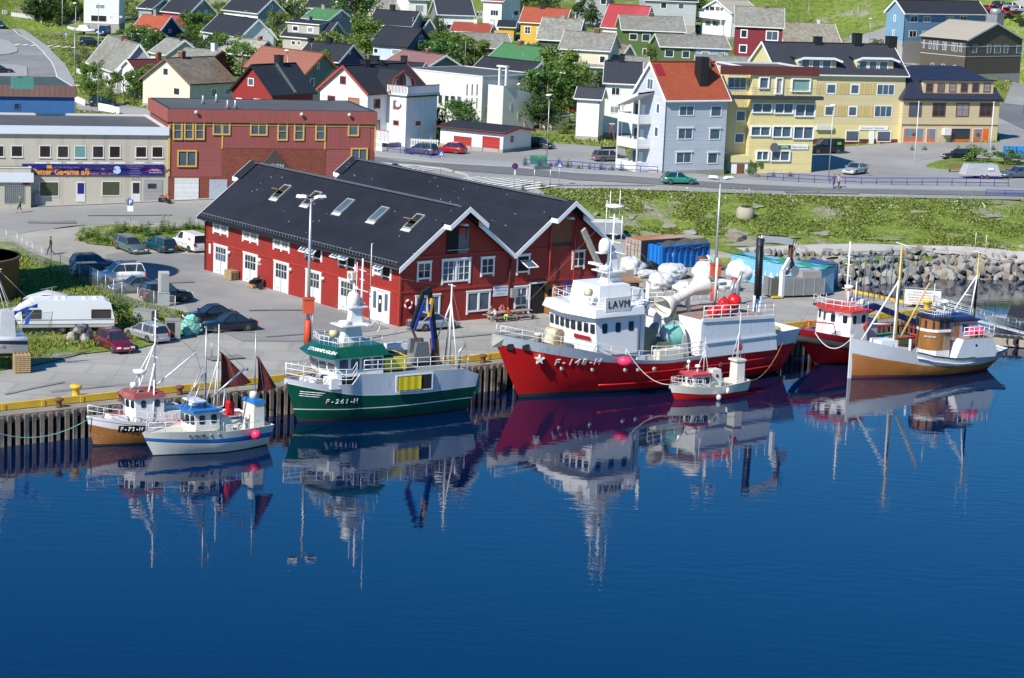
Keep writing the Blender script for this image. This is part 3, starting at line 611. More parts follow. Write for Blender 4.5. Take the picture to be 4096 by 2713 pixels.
for i in range(6):
 s=bay*(i+.5);x=-WL+s
 op={3:(45,45),4:(62,62),5:(0,62)}.get(i,(0,0))
 b=MB();b.box(-1.42,-1.24,-.07,-.004,-.28,1.42,white);b.box(1.24,1.42,-.07,-.004,-.28,1.42,white);b.box(-.09,.09,-.07,-.004,-.28,1.42,white)
 b.box(-1.24,1.24,-.06,-.004,1.3,1.42,white);b.box(-1.24,-.09,-.06,-.004,-.08,.04,white);b.box(.09,1.24,-.06,-.004,-.08,.04,white)
 f=b.build('window',wh,(x,0,4.05))
 for sx,a in((-1,op[0]),(1,op[1])):
  g=MB();W2=.575
  g.box(-W2+.1,W2-.1,-.012,.012,-1.24+.08,-.08,curtain if i<3 else glassb)
  for(xa,xb,za,zb)in((-W2,-W2+.1,-1.26,0),(W2-.1,W2,-1.26,0),(-W2,W2,-.1,0),(-W2,W2,-1.26,-1.16),(-.025,.025,-1.2,-.05),(-W2,W2,-.66,-.61)):g.box(xa,xb,-.03,.03,za,zb,white)
  g.build('sash',f,(sx*.665,-.05,1.30),(R(-a),0,0))
  if a:v=MB();v.box(-.57,.57,-.012,-.004,.04,1.3,dark_void);v.build('opening',f,(sx*.665,0,0))
 if i<5:
  b=MB();frame_legs(b,2.5,2.55,0.18);b.build('door_frame',wh,(x+.1,0,0))
  d=MB();d.box(-1.09,1.09,-.04,-.004,.05,2.72,doorm)
  for xa in(-.02,):d.box(xa,xa+.04,-.052,-.04,.05,2.7,black)
  d2=d.build('garage_door',wh,(x+.1,0,0))
  g=MB()
  for xa,xb in((-.92,-.5),(-.42,-.08),(.08,.42),(.5,.92)):
   for za,zb in((1.35,2.0),(2.08,2.6)):g.box(xa,xb,-.053,-.03,za,zb,glass if(i,za)!=(0,1.35)else glassb)
  g.box(-.62,-.42,-.055,-.04,.3,.36,black);g.build('pane',d2)
  b=MB();b.lathe([(.0,-.32),(.13,-.3),(.19,-.12),(.19,-.01)],mat('lamp_shell',(.55,.5,.45),.5),axis='y',n=10);b.build('wall_lamp',wh,(x+1.75,0,2.35))
 else:
  b=MB();frame_legs(b,2.8,2.5,.18);b.box(-1.24,-.5,-.05,-.004,0,.9,white);b.box(.5,1.24,-.05,-.004,0,.9,white);b.build('door_frame',wh,(x-.1,0,0))
  for sx in(-1,1):window(wh,(x-.1+sx*.87,0,.92),0,.72,1.7,white,glassb,trim=.1)
  d=MB();d.box(-.48,.48,-.07,-.004,.05,2.6,white);d2=d.build('entrance_door',wh,(x-.1,0,0));g=MB();g.box(-.27,.27,-.085,-.06,.8,2.3,glass);g.box(-.12,.12,-.092,-.085,1.6,1.9,white);g.build('pane',d2)
def gw(s,z,w,h,nx=2,nz=2,gl=glass,**kw):
 f=window(wh,(0,s,z),R(90),w,h,white,gl,nx=nx,nz=nz,trim=.15,proud=.07,sash=.06,**kw)
 b=MB();b.box(-w/2,-w/2+.17,-.075,-.003,-.2,0,white);b.box(w/2-.17,w/2,-.075,-.003,-.2,0,white);b.box(-w/2-.06,w/2+.06,-.11,-.003,h+.002,h+.1,white);b.build('casing',f)
 return f
gw(2.45,3.95,1.5,1.5);gw(9.25,3.95,1.5,1.5);gw(19.5,3.95,1.5,1.5)
w_=gw(5.85,3.5,3.1,2.0,5,3,glassb);b=MB();b.box(-.1,.1,-.08,-.002,.15,1.85,white);b.build('post',w_)
w_=gw(2.95,.75,2.6,1.75,1,1,glassb);b=MB();b.box(-.1,.1,-.08,-.002,.15,1.6,white);b.build('post',w_)
w_=gw(8.4,.7,2.6,1.8,1,1,glassb);b=MB();b.box(-.1,.1,-.08,-.002,.15,1.65,white);b.build('post',w_)
f=gw(13.2,3.85,1.5,1.6,1,1,dark_void)
g=MB();W2=.62
for(xa,xb,za,zb)in((-W2,-W2+.1,-1.3,0),(W2-.1,W2,-1.3,0),(-W2,W2,-.1,0),(-W2,W2,-1.3,-1.2)):g.box(xa,xb,-.03,.03,za,zb,white)
g.box(-W2+.1,W2-.1,-.01,.01,-1.2,-.1,glassb);g.build('sash',f,(0,-.35,1.15),(R(-68),0,0))
b=MB();b.box(.004,.05,4.7,7.1,5.96,8.25,dark_void);b.build('loft_opening',wh)
b=MB();b.box(.052,.10,5.95,7.05,5.98,8.2,mat('loft_grey',(.13,.14,.16),.7));b.box(.09,.2,4.75,7.05,6.3,6.36,steel);b.build('loft_door',wh)
b=MB();b.box(.11,.14,6.0,6.6,7.7,8.2,mat('loft_red',(.5,.03,.02),.6));b.tube([(.2,6.7,8.3),(.2,6.7,7.5),(.2,6.6,7.3),(.2,6.75,7.2)],.03,black);b.build('hook',wh)
b=MB();b.box(.004,.05,16.1,18.6,5.96,8.4,mat('loft_plywood',(.19,.07,.035),.7,noise=(1,.2)));b.box(.05,.09,16.1,18.6,5.96,6.3,black);b.build('loft_door',wh)
b=MB();b.tube([(.35,15.95,.1),(.35,15.95,8.9)],.06,mat('hoist_red',(.38,.03,.02),.5));b.tube([(.35,18.75,.1),(.35,18.75,8.9)],.06,mat('hoist_red',(.38,.03,.02),.5))
for z in(2.9,5.85):b.tube([(.05,15.95,z),(.4,15.95,z)],.05,red_trim);b.tube([(.05,18.75,z),(.4,18.75,z)],.05,red_trim)
b.build('hoist_rail',wh)
for y in(hw,hw*3):
 b=MB();b.box(-.15,.6,-.25,.25,-.08,.1,white,None,.1,.08);b.build('gable_lamp',wh,(.9,y-.1,RZ-1.3))
f=gw(13.1,.85,1.5,1.75,2,2,glassb)
b=MB();b.box(.004,.05,14.05,15.75,.05,2.75,dark_void);b.build('doorway',wh)
b=MB();b.box(.004,.12,13.95,14.1,0,2.9,white);b.box(.004,.12,14.1,16.0,2.76,2.9,white);b.build('door_frame',wh)
b=MB();b.box(.06,1.35,-.04,.04,.06,2.7,wood_var);d=b.build('open_door',wh,(0,15.8,0),R(12));g=MB();g.box(.45,.9,-.06,.06,1.6,2.3,glass);g.build('pane',d)
b=MB();b.box(.1,.45,12.1-.35,12.1+.35,1.75,2.55,steel);b.build('meter_box',wh)
b=MB();b.box(-1.35-2.1,-1.35-1.2,-.5,-.02,0,.6,white)
ac=MB();ac.box(-.42,.42,-.45,-.02,0,.72,mat('cream_metal',(.6,.58,.5),.5));ac.lathe([(.27,-.47),(.27,-.44)],steel,(0,0,.36),axis='y',n=14);ac.build('heat_pump',wh,(-7.05,0,3.0))
b=MB();b.box(-.16,.16,-.05,-.004,0,.95,white);b.build('notice',wh,(-WL+.75,0,1.75));
b=MB();b.box(-.3,.3,-.05,-.004,0,.6,white);b.box(-.14,.14,-.06,-.05,.12,.4,mat('sign_blue',(.04,.08,.35)));b.build('notice',wh,(-WL+bay*1.5+1.6,0,2.0))
sb=MB();sb.box(-.85,.85,-.05,-.004,0,.95,mat('plaque',(.62,.66,.72),.5));o=sb.build('plaque',wh,(0,10.85,1.9),R(90))
for z,t,sz in((.76,'Hammerfest Marineservice',.14),(.5,'Skipsservice og verksted',.12),(.2,'Tlf. 78 41 26 11',.14)):text(t,sz,mat('ink',(.05,.06,.12)),o,(0,-.052,z),depth=.004)
sb=MB();sb.box(-2.2,2.2,-.05,-.004,0,.75,mat('banner_violet',(.06,.025,.17),.6,noise=(1,.3),col2=(.13,.02,.12)));sb.build('banner',wh,(0,20.1,2.05+.3),R(90))
sb=MB();sb.box(-2.4,2.2,-.05,-.004,0,.6,mat('banner_pale',(.45,.38,.5),.6));sb.build('banner',wh,(0,20.3,1.55),R(90))
gs=MB();gs.lathe([(0,-.12),(.75,-.12),(.78,-.05),(.78,-.01)],white,axis='y',n=24)
o=gs.build('round_sign',wh,(0,22.55,3.2),R(90))
gs=MB();gs.lathe([(.70,-.128),(0,-.128)],mat('gulf_orange',(.62,.10,.02)),axis='y',n=16,a0=-math.pi/2+.25,a1=math.pi/2-.25);gs.build('sign_upper_field',o)
gs=MB();gs.lathe([(.70,-.128),(.35,-.128)],mat('gulf_blue',(.02,.03,.25)),axis='y',n=16,a0=math.pi/2+.45,a1=1.5*math.pi-.45);gs.build('sign_lower_field',o)
text('Gulf',.62,mat('gulf_blue',(.02,.03,.25)),o,(0,-.135,0),depth=.006,bold=.01)
rn=Vector((0,-sl,1)).normalized()
def on_roof(px,py):
 d=ray(px,py);Mi=wh_M.inverted();o=Mi@Vector((0,0,CAM_H));dl=Mi.to_3x3()@d
 p0=Vector((0,hw,RZ+th));t=(p0-o).dot(rn)/dl.dot(rn);return o+dl*t
wh_M=Matrix.Translation(B0)@Matrix.Rotation(UA,4,'Z')
tilt=math.atan(sl)
for i,(x,y)in enumerate(((955,378),(1230,437),(1520,505),(1828,578),(2145,645))):
 p=on_roof(*K('7',x,y));r_=(tilt,0,0)
 b=MB();
 for a in((-.62,.62,-.95,-.83),(-.62,.62,.83,.95),(-.62,-.5,-.83,.83),(.5,.62,-.83,.83)):b.box(a[0],a[1],a[2],a[3],-.05,.12,mat('velux_grey',(.28,.28,.27),.5))
 b.box(-.66,.66,-1.3,-.96,-.03,.04,mat('velux_flash',(.5,.5,.48),.5))
 f=b.build('skylight',wh,p,r_)
 opn=i in(0,1,4)
 g=MB();g.box(-.5,.5,-.83,.83,-.02,.05,glassb if not opn else dark_void);g.build('pane',f,(0,0,.0))
 if opn:
  g=MB()
  for a in((-.5,.5,-.8,-.7),(-.5,.5,.7,.8),(-.5,-.42,-.7,.7),(.42,.5,-.7,.7)):g.box(*a,-.03,.03,mat('velux_wood',(.36,.17,.05),.5))
  g.box(-.42,.42,-.7,.7,-.01,.01,glassb);g.build('sash',f,(0,0,.12),(R(-58),0,0))
def ring_mesh(r,t,m1,m2,n=16):
 b=MB()
 for k in range(8):
  a0,a1=2*math.pi*k/8,2*math.pi*(k+1)/8
  b.tube([(r*math.cos(a0+(a1-a0)*j/4),0,r*math.sin(a0+(a1-a0)*j/4))for j in range(5)],t,m1 if k%2 else m2,8)
 return b
lr=mat('life_red',(.6,.02,.015),.5)
o=ring_mesh(.36,.085,lr,white).build('lifebuoy',None,wh_M@Vector((.14,.85,1.9)),UA+R(90));tag(o,'red and white lifebuoy hanging on the warehouse corner','lifebuoy')
def vb(n,c,p=.18,d=.22):return mat(n,c,.65,noise=(.7,.08),pat=('vboard',p,d),streak=.05)
def hb(n,c,p=.22,d=.22):return mat(n,c,.65,noise=(.7,.08),pat=('hboard',p,d),streak=.05)
w_white=vb('boards_white',(.76,.76,.75));w_whiteh=hb('boards_white_flat',(.74,.74,.73));w_cream=vb('boards_cream',(.66,.61,.48))
w_render=mat('render_white',(.72,.71,.68),.85,noise=(.8,.1),streak=.1);w_greyb=hb('boards_grey',(.40,.42,.45))
r_slate=mat('slate_roof',(.24,.235,.20),.85,noise=(1.2,.35),col2=(.19,.175,.14),pat=('slate',.45,.2),streak=.2)
r_slater=mat('slate_roof_rusty',(.20,.17,.13),.85,noise=(1.0,.4),col2=(.15,.10,.065),pat=('slate',.45,.25),streak=.35)
r_dark=mat('roof_dark',(.026,.029,.038),.85,spec=.25,noise=(1,.2),pat=('hboard',.35,.25))
r_darkc=mat('roof_dark_tile',(.04,.042,.052),.65,noise=(1,.2),pat=('corr',.35,.6))
r_orange=mat('roof_orange_tile',(.36,.075,.03),.75,noise=(1.5,.2),pat=('tile',.35,.2))
r_salmon=mat('roof_salmon',(.27,.10,.065),.8,noise=(1,.12),pat=('hboard',.35,.25))
r_pink=mat('roof_faded_rose',(.23,.115,.11),.85,noise=(1,.15),pat=('tile',.35,.15))
r_green=mat('roof_green',(.055,.17,.06),.7,noise=(.8,.15),pat=('vboard',.8,.12))
r_red=mat('roof_crimson',(.33,.018,.028),.6,noise=(.8,.15),col2=(.38,.04,.05),pat=('corr',.3,.3))
r_maroon=mat('roof_maroon',(.11,.022,.022),.75,noise=(1,.2),pat=('tile',.35,.15))
r_beige=mat('roof_beige_sheet',(.36,.32,.25),.7,noise=(.5,.05),pat=('hboard',.5,.06))
r_flat=mat('roof_flat_felt',(.075,.078,.082),.9,noise=(.5,.2),col2=(.095,.098,.10))
found=mat('foundation',(.33,.31,.28),.9,noise=(1,.15))
brick_ch=mat('brick_chimney',(.20,.065,.04),.85,noise=(3,.2),pat=('brick',.22,.3))
def stone(c):return c
class House:pass
HOUSES=[]
def face_hit(h,face,px,py):
 d=ray(px,py);Mi=h.M.inverted();o=Mi@Vector((0,0,CAM_H));dl=Mi.to_3x3()@d
 if face=='F':t=(h.y0-o.y)/dl.y;p=o+dl*t;return p.x,p.z
 t=(h.x0-o.x)/dl.x;p=o+dl*t;return p.y,p.z
def wins(h,face,rects,k=None,fr=white,gl=glass,nx=1,nz=1,trim=.12,proud=.05,**kw):
 k=k or h.k;out=[]
 for r in rects:
  kk=dict(fr=fr,gl=gl,nx=nx,nz=nz,trim=trim,proud=proud,**kw)
  if len(r)>4:kk.update(r[4])
  x0,y0,x1,y1=r[:4];ym,xm=(y0+y1)/2,(x0+x1)/2
  a,_=face_hit(h,face,*K(k,x0,ym));b_,_=face_hit(h,face,*K(k,x1,ym))
  _,zt=face_hit(h,face,*K(k,xm,y0));_,zb=face_hit(h,face,*K(k,xm,y1))
  w=round(abs(b_-a),1);hh=round(abs(zt-zb),1);c=(a+b_)/2
  if face=='F':out.append(window(h.o,(c,h.y0,zb),0,w,hh,**kk))
  else:out.append(window(h.o,(h.x0,c,zb),R(90),w,hh,**kk))
 return out
def solve_house(k,Lp,Cp,xb,yp,gable,hw,yaw=None,zb=None,wmin=5,wmax=12,W=None):
 """roof eave corners seen in the photo -> place, yaw and size"""
 L_,C_=K(k,*Lp),K(k,*Cp);XB=K(k,xb,0)[0];YP=K(k,0,yp)[1]
 z=zb
 if z is None:
  z=5.0
  for _ in range(12):
   c=at(*C_,z+hw);z=.5*z+.5*tz1(c.x,c.y+3)
 C=at(*C_,z+hw)
 if yaw is None:
  A=at(*L_,z+hw);d=C-A;yaw=math.degrees(math.atan2(d.y,d.x))
 u=Vector((math.cos(R(yaw)),math.sin(R(yaw)),0));v=Vector((-u.y,u.x,0))
 def solve(dv,xt):
  lo,hi=0.0,80.0;s0=proj(C)[0];sg=1 if xt>s0 else-1
  for _ in range(50):
   m=(lo+hi)/2
   if sg*(proj(C+dv*m)[0]-xt)<0:lo=m
   else:hi=m
  return lo
 Lr=min(max(solve(-u,L_[0]),4.0),34);Wr=W or min(max(solve(v,XB),wmin),wmax)
 P=C+(v*Wr/2 if gable=='R' else-u*Lr/2)
 lo,hi=.2,12.0
 for _ in range(40):
  m=(lo+hi)/2
  if proj(P+Vector((0,0,m)))[1]>YP:lo=m
  else:hi=m
 return C,z,yaw,Lr,Wr,lo
def house(name,label,k,Lp,Cp,xb,yp,gable='R',hw=3.3,wall=w_white,roof=r_dark,gwall=None,yaw=None,trim=white,ov=.38,zb=None,wmin=7.5,wmax=12.0,W=None,found_h=.5,chim=None,F=(),G=(),fr=white,gl=glass,rise=None,cat='house',rt=.14,extra=None,group=None,wk=None):
 C,z,yaw,Lr,Wr,rs=solve_house(k,Lp,Cp,xb,yp,gable,hw,yaw,zb,wmin,wmax,W)
 if rise:rs=rise
 span=(Wr if gable=='R' else Lr)/2
 rs=min(rs,span*1.25)
 h=House();h.k=k;u=Vector((math.cos(R(yaw)),math.sin(R(yaw)),0));v=Vector((-u.y,u.x,0))
 org=Vector((C.x,C.y,z));org.z=z
 h.M=Matrix.Translation(org)@Matrix.Rotation(R(yaw),4,'Z');h.L,h.W,h.rise,h.hw,h.z=Lr,Wr,rs,hw,z
 h.x0,h.y0=-ov,ov;h.yaw=yaw
 h.o=thing(name,label,cat,org,R(yaw),group);o=h.o
 sl=rs/span;he=hw+ov*sl
 b=MB();gw_=gwall or wall
 if gable=='R':
  x0,x1,y0,y1=-Lr+ov,-ov,ov,Wr-ov;ym=Wr/2;zr=hw+rs-.04
  b.poly([(x0,y0,0),(x1,y0,0),(x1,y0,he),(x0,y0,he)],wall);b.poly([(x1,y1,0),(x0,y1,0),(x0,y1,he),(x1,y1,he)],wall)
  b.poly([(x1,y0,0),(x1,y1,0),(x1,y1,he),(x1,ym,zr),(x1,y0,he)],gw_);b.poly([(x0,y1,0),(x0,y0,0),(x0,y0,he),(x0,ym,zr),(x0,y1,he)],gw_)
 else:
  x0,x1,y0,y1=-Lr+ov,-ov,ov,Wr-ov;xm=-Lr/2;zr=hw+rs-.04
  b.poly([(x1,y0,0),(x1,y1,0),(x1,y1,he),(x1,y0,he)],wall);b.poly([(x0,y1,0),(x0,y0,0),(x0,y0,he),(x0,y1,he)],wall)
  b.poly([(x0,y0,0),(x1,y0,0),(x1,y0,he),(xm,y0,zr),(x0,y0,he)],gw_);b.poly([(x1,y1,0),(x0,y1,0),(x0,y1,he),(xm,y1,zr),(x1,y1,he)],gw_)
 b.build('wall',o)
 b=MB();b.box(x0-.05,x1+.05,y0-.05,y1+.05,-3.0,found_h,found);b.build('foundation',o)
 b=MB();bb=MB();bbs=[]
 def slab(P,up=True):
  hi=[(x,y,q+rt)for x,y,q in P];b.poly(hi,roof);b.poly(P[::-1],trim);n=len(P)
  for i in range(n):
   b.poly([P[i],P[(i+1)%n],hi[(i+1)%n],hi[i]],roof if i==2 else trim)
 zr=hw+rs
 if gable=='R':
  slab([(-Lr,0,hw),(0,0,hw),(0,Wr/2,zr),(-Lr,Wr/2,zr)]);slab([(0,Wr,hw),(-Lr,Wr,hw),(-Lr,Wr/2,zr),(0,Wr/2,zr)])
  for x in(.0,-Lr):
   s_=.05 if x==0 else-.05
   bb=MB();bbs.append(bb);bb.bar((x+s_,-.02,hw),(x+s_,Wr/2,zr+.02),.06,.3,trim);bb.bar((x+s_,Wr+.02,hw),(x+s_,Wr/2,zr+.02),.06,.3,trim)
  bb2=MB();bb2.bar((-Lr,-.06,hw+.03),(0,-.06,hw+.03),.12,.12,black if trim is not white else whited)
  rc=MB();rc.bar((-Lr,Wr/2,zr+rt+.02),(0,Wr/2,zr+rt+.02),.35,.07,roof)
 else:
  slab([(0,0,hw),(0,Wr,hw),(-Lr/2,Wr,zr),(-Lr/2,0,zr)]);slab([(-Lr,Wr,hw),(-Lr,0,hw),(-Lr/2,0,zr),(-Lr/2,Wr,zr)])
  for y in(.0,Wr):
   s_=-.05 if y==0 else .05
   bb=MB();bbs.append(bb);bb.bar((.02,y+s_,hw),(-Lr/2,y+s_,zr+.02),.06,.3,trim);bb.bar((-Lr-.02,y+s_,hw),(-Lr/2,y+s_,zr+.02),.06,.3,trim)
  bb2=MB();bb2.bar((.06,0,hw+.03),(.06,Wr,hw+.03),.12,.12,black if trim is not white else whited)
  rc=MB();rc.bar((-Lr/2,0,zr+rt+.02),(-Lr/2,Wr,zr+rt+.02),.35,.07,roof)
 ro=b.build('roof',o);[q.build('barge_board',o)for q in bbs];bb2.build('gutter',o);rc.build('ridge_cap',ro)
 for ch in(chim or()):
  f,cm,w_,hh=ch[:4];off=ch[4]if len(ch)>4 else 0.0
  cx,cy=(-Lr*(1-f),Wr/2+off)if gable=='R' else(-Lr/2+off,Wr*f)
  zc=zr-abs(off)*sl
  b=MB();b.box(cx-w_/2,cx+w_/2,cy-w_/2,cy+w_/2,zc-.6,zc+hh,cm);b.box(cx-w_/2-.06,cx+w_/2+.06,cy-w_/2-.06,cy+w_/2+.06,zc+hh-.12,zc+hh,cm if cm is not brick_ch else found)
  b.build('chimney',ro)
 b=MB();b.tube([(-.1,ov-.1,hw),(-ov+.02,ov-.05,he-.35),(-ov+.02,ov-.06,.1)],.045,black if wall is not w_white else whited,5);b.build('downpipe',o)
 if random.random()<.45 and cat=='house':
  ax=(-Lr*random.uniform(.15,.35),Wr/2)if gable=='R' else(-Lr/2,Wr*random.uniform(.3,.7));b=MB();b.tube([(*ax,zr),(*ax,zr+1.5)],.025,steel,4);b.bar((ax[0]-.5,ax[1],zr+1.4),(ax[0]+.5,ax[1]+.2,zr+1.4),.03,.03,steel);[b.bar((ax[0]+q,ax[1]-.3,zr+1.4),(ax[0]+q,ax[1]+.4,zr+1.4),.02,.02,steel)for q in(-.4,-.1,.2,.45)];b.build('aerial',ro)
 if F:wins(h,'F',F,wk,fr,gl)
 if G:wins(h,'R',G,wk,fr,gl)
 HOUSES.append(h);return h
S_,D_,BC,BK=r_slate,r_dark,brick_ch,black
gr=mat('chimney_grey',(.25,.25,.24),.85)
blue_d=vb('boards_navy',(.015,.035,.12));blue_m=vb('boards_blue',(.06,.12,.24));blue_l=vb('boards_pale_blue',(.50,.58,.66));blue_g=hb('boards_blue_grey',(.20,.26,.32))
green_d=hb('boards_dark_green',(.06,.09,.055));green_m=hb('boards_green',(.085,.15,.035));green_g=vb('boards_grey_green',(.16,.2,.17));crimson=hb('boards_crimson',(.21,.017,.03));barn=vb('boards_barn_red',(.28,.02,.02));yellowh=hb('boards_yellow',(.62,.38,.05));brickr=hb('boards_brick_red',(.24,.055,.03));grey_d=hb('boards_slate_grey',(.22,.23,.25));redg=vb('boards_faded_red',(.45,.06,.07));blackw=vb('boards_black',(.03,.03,.035));brownr=vb('boards_oxblood',(.14,.03,.02));sand=hb('boards_sand',(.42,.39,.33))
house('slate_house','pale slate roofed white cottage nearest the bend of the hill road','1',(815,600),(1095,703),1400,415,hw=2.9,roof=S_,gwall=w_greyb,chim=((.5,BC,.7,.8),),G=((1268,553,1312,600),),F=((850,620,880,670),))
house('maroon_roof_house','small white gabled house with maroon roof half hidden by hedge','1',(1050,790),(1345,765),1530,570,'L',yaw=-47,hw=2.6,roof=r_maroon,wmax=9,chim=((.8,BC,.7,1.2),),F=((1197,700,1232,780),(1250,705,1285,775)))
house('cream_house','cream boarded house with rusty slate roof and brick chimney, left of the barn red one','1',(1320,755),(1805,808),2255,558,'L',hw=4.0,wall=w_cream,roof=r_slater,trim=mat('trim_brown',(.16,.10,.08),.6),chim=((.35,BC,.8,1.1),),F=((1543,645,1597,718),(1643,832,1706,905)),G=((2000,840,2052,920),(2130,835,2180,900)))
house('orange_roof_house','navy house under a bright orange tile roof at upper left','1',(1215,318),(1490,338),1750,160,wall=blue_d,roof=r_orange,hw=3.0,chim=((.45,gr,.6,1.2),),G=((1595,280,1620,310),))
house('red_grey_house','house with red front and grey gable under dark roof, behind the orange roof','1',(1515,112),(1790,140),2040,-8,wall=redg,gwall=grey_d,roof=D_,hw=3.4,G=((1860,98,1895,148),(1932,98,1965,148),(1902,5,1925,40)))
house('white_gable_house','white house with wide black roof above the beige slate roof','1',(1900,305),(2275,362),2470,190,wall=w_white,roof=D_,hw=3.2,F=((1983,358,2022,412),))
house('slate_shed_house','grey slate roof mostly hidden by trees below the orange roof','1',(1400,500),(1560,530),1790,388,roof=S_,hw=2.6,wall=w_cream,chim=((.85,BK,.7,.7),))
house('rusty_slate_house','slate roofed house behind the cream one, rusty ridge and white chimney','1',(1612,556),(1960,590),2075,490,roof=r_slate,wall=brownr,hw=2.8,chim=((.78,white,.8,1.3),),trim=mat('trim_rust',(.3,.12,.06)))
house('beige_slate_house','low house with beige slate roof and olive gable','1',(2030,500),(2395,535),2553,393,roof=mat('slate_beige',(.30,.28,.23),.85,noise=(1,.3),pat=('slate',.5,.15),streak=.2),wall=mat('olive_boards',(.17,.17,.09),.7,pat=('vboard',.2,.2)),hw=2.8,chim=((.8,BC,.6,.8),))
h_barn=house('barn_red_house','barn red house with black roof and roof ladder behind the brick workshop','2',(-203,870),(215,915),632,622,'L',hw=5.2,wall=barn,roof=mat('roof_black_sheet',(.028,.03,.034),.55,noise=(1,.2),pat=('corr',.3,.4)),trim=BK,chim=((.62,BK,.95,1.3),),F=((-20,740,38,815),(38,935,103,1018),(-130,930,-75,1010)),G=((390,945,418,1028),),gl=glassb)
b=MB()
for dy in(0,.35):b.bar((-h_barn.L/2+.1,h_barn.W*.62-.9+dy,h_barn.hw+h_barn.rise+.22),(-.2,h_barn.W*.62-.9+dy,h_barn.hw+.35),.05,.05,steel)
for i in range(14):t=i/14;b.bar((-h_barn.L/2*(1-t),h_barn.W*.62-.9,h_barn.hw+h_barn.rise*(1-t)+.25),(-h_barn.L/2*(1-t),h_barn.W*.62-.55,h_barn.hw+h_barn.rise*(1-t)+.25),.04,.04,steel)
b.build('roof_ladder',h_barn.o)
house('salmon_roof_house','grey green house under a broad salmon tile roof','2',(-70,640),(515,720),702,515,hw=4.6,roof=r_salmon,wall=green_g,wmax=11,G=((632,592,658,655),(570,742,608,820)),trim=mat('trim_orange',(.35,.09,.04)))
house('navy_gable_house','deep blue gabled house with dark roof left of the tall tree','2',(425,560),(840,600),1070,432,hw=3.2,roof=D_,wall=blue_d,chim=((.45,BK,.9,1.0),(.02,BK,.8,.6)),G=((932,483,952,515),))
house('dark_roof_house','dark roofed house directly behind the white house with red trim','2',(1080,690),(1590,722),1705,605,hw=3.4,roof=D_,wall=brownr,chim=((.6,BK,.9,1.1),(.05,BK,1.3,.8)))
house('rose_roof_house','green house with faded rose roof and small brick chimney','2',(1270,585),(1680,642),1768,532,hw=3.2,roof=r_pink,wall=green_g,chim=((.6,BC,.7,.9),))
house('blue_gable_house','pale fronted house with blue right gable under a broad dark roof','2',(1140,428),(1495,455),1750,275,hw=3.4,roof=D_,wall=blue_l,gwall=blue_m,trim=BK,F=((1170,455,1215,508),(1343,468,1423,520)),G=((1605,340,1637,390),))
house('slate_grey_house','blue grey house with dark roof and tall chimney behind the pale fronted one','2',(1110,235),(1530,262),1618,118,hw=3.4,roof=D_,wall=blue_g,chim=((.38,BK,.9,1.2),),G=((1542,160,1568,205),))
house('porch_wing','small dark gabled wing right of the blue grey house','2',(1555,262),(1640,272),1755,185,hw=3.0,roof=D_,wall=blue_g,wmin=3)
house('green_roof_house','pale blue house with grass green roof at the top left','2',(485,178),(740,202),915,97,hw=3.0,roof=r_green,wall=blue_g,chim=((.35,gr,.9,.8),(.75,BC,.7,.6)),G=((838,130,862,168),))
h_dor=house('dormer_house','grey house with wide dark dormer of two white framed windows','2',(283,348),(700,384),950,215,hw=3.2,roof=D_,wall=sand,gwall=grey_d,G=((797,262,818,330),),F=((392,385,432,430),(445,388,482,432)),chim=((.35,gr,.9,.7),),extra=1)
def dormer(h,x0f,x1f,wall,wn,z0=.35,hgt=1.9):
 """shed dormer on the front slope (gable R)"""
 sl=h.rise/(h.W/2);L=h.L;xa,xb=-L*(1-x0f),-L*(1-x1f);y0=.9;zb_=h.hw+y0*sl;zt=zb_+hgt
 y1=min((zt+.3-h.hw)/sl,h.W/2)
 b=MB();b.poly([(xa,y0,zb_-.3),(xb,y0,zb_-.3),(xb,y0,zt),(xa,y0,zt)],wall)
 for x in(xa,xb):P=[(x,y0,zb_-.3),(x,y1,h.hw+y1*sl),(x,y0,zt)];b.poly(P if x==xb else P[::-1],wall)
 d=b.build('dormer',h.o)
 b=MB();P=[(xa-.3,y0-.35,zt),(xb+.3,y0-.35,zt),(xb+.3,y1+.1,h.hw+y1*sl+.2),(xa-.3,y1+.1,h.hw+y1*sl+.2)];b.poly([(x,y,z+.16)for x,y,z in P],D_)
 for i in range(4):q=P[i],P[(i+1)%4];b.poly([q[0],q[1],(q[1][0],q[1][1],q[1][2]+.16),(q[0][0],q[0][1],q[0][2]+.16)],white)
 b.build('dormer_roof',d)
 for f in wn:window(d,(xa+(xb-xa)*f,y0,zb_+.35),0,1.5,1.15,white,glass,trim=.18)
dormer(h_dor,.1,.82,sand,(.25,.72))
house('ash_blue_house','house with white front and ash blue gable at the top left','2',(-273,98),(70,136),350,-6,hw=3.4,roof=D_,wall=w_white,gwall=blue_g,G=((192,48,216,90),(245,165,268,210)),F=((-60,155,-15,195),(-140,150,-110,185)))
house('small_beige_gable','little beige gabled annexe below the ash blue house','2',(0,355),(95,378),265,275,hw=2.6,roof=D_,wall=sand,wmin=3)
house('black_house','black boarded gable with two white windows at the top edge','2',(220,22),(288,62),512,-32,hw=3.4,roof=D_,wall=blackw,G=((352,2,392,65),(410,2,448,68)),wmin=4)
house('charcoal_roof_house','blue grey house with charcoal roof, brick chimney, top edge left of the tree','2',(490,75),(785,98),990,-14,hw=3.2,roof=D_,wall=blue_g,chim=((.7,BC,.8,.3),),G=((828,60,862,100),(905,55,928,105)))
house('dark_red_house','dark red house front showing at the very top edge','2',(938,10),(1090,14),1180,-90,hw=4.4,roof=D_,wall=barn,F=((1020,0,1050,30),),wmin=4)
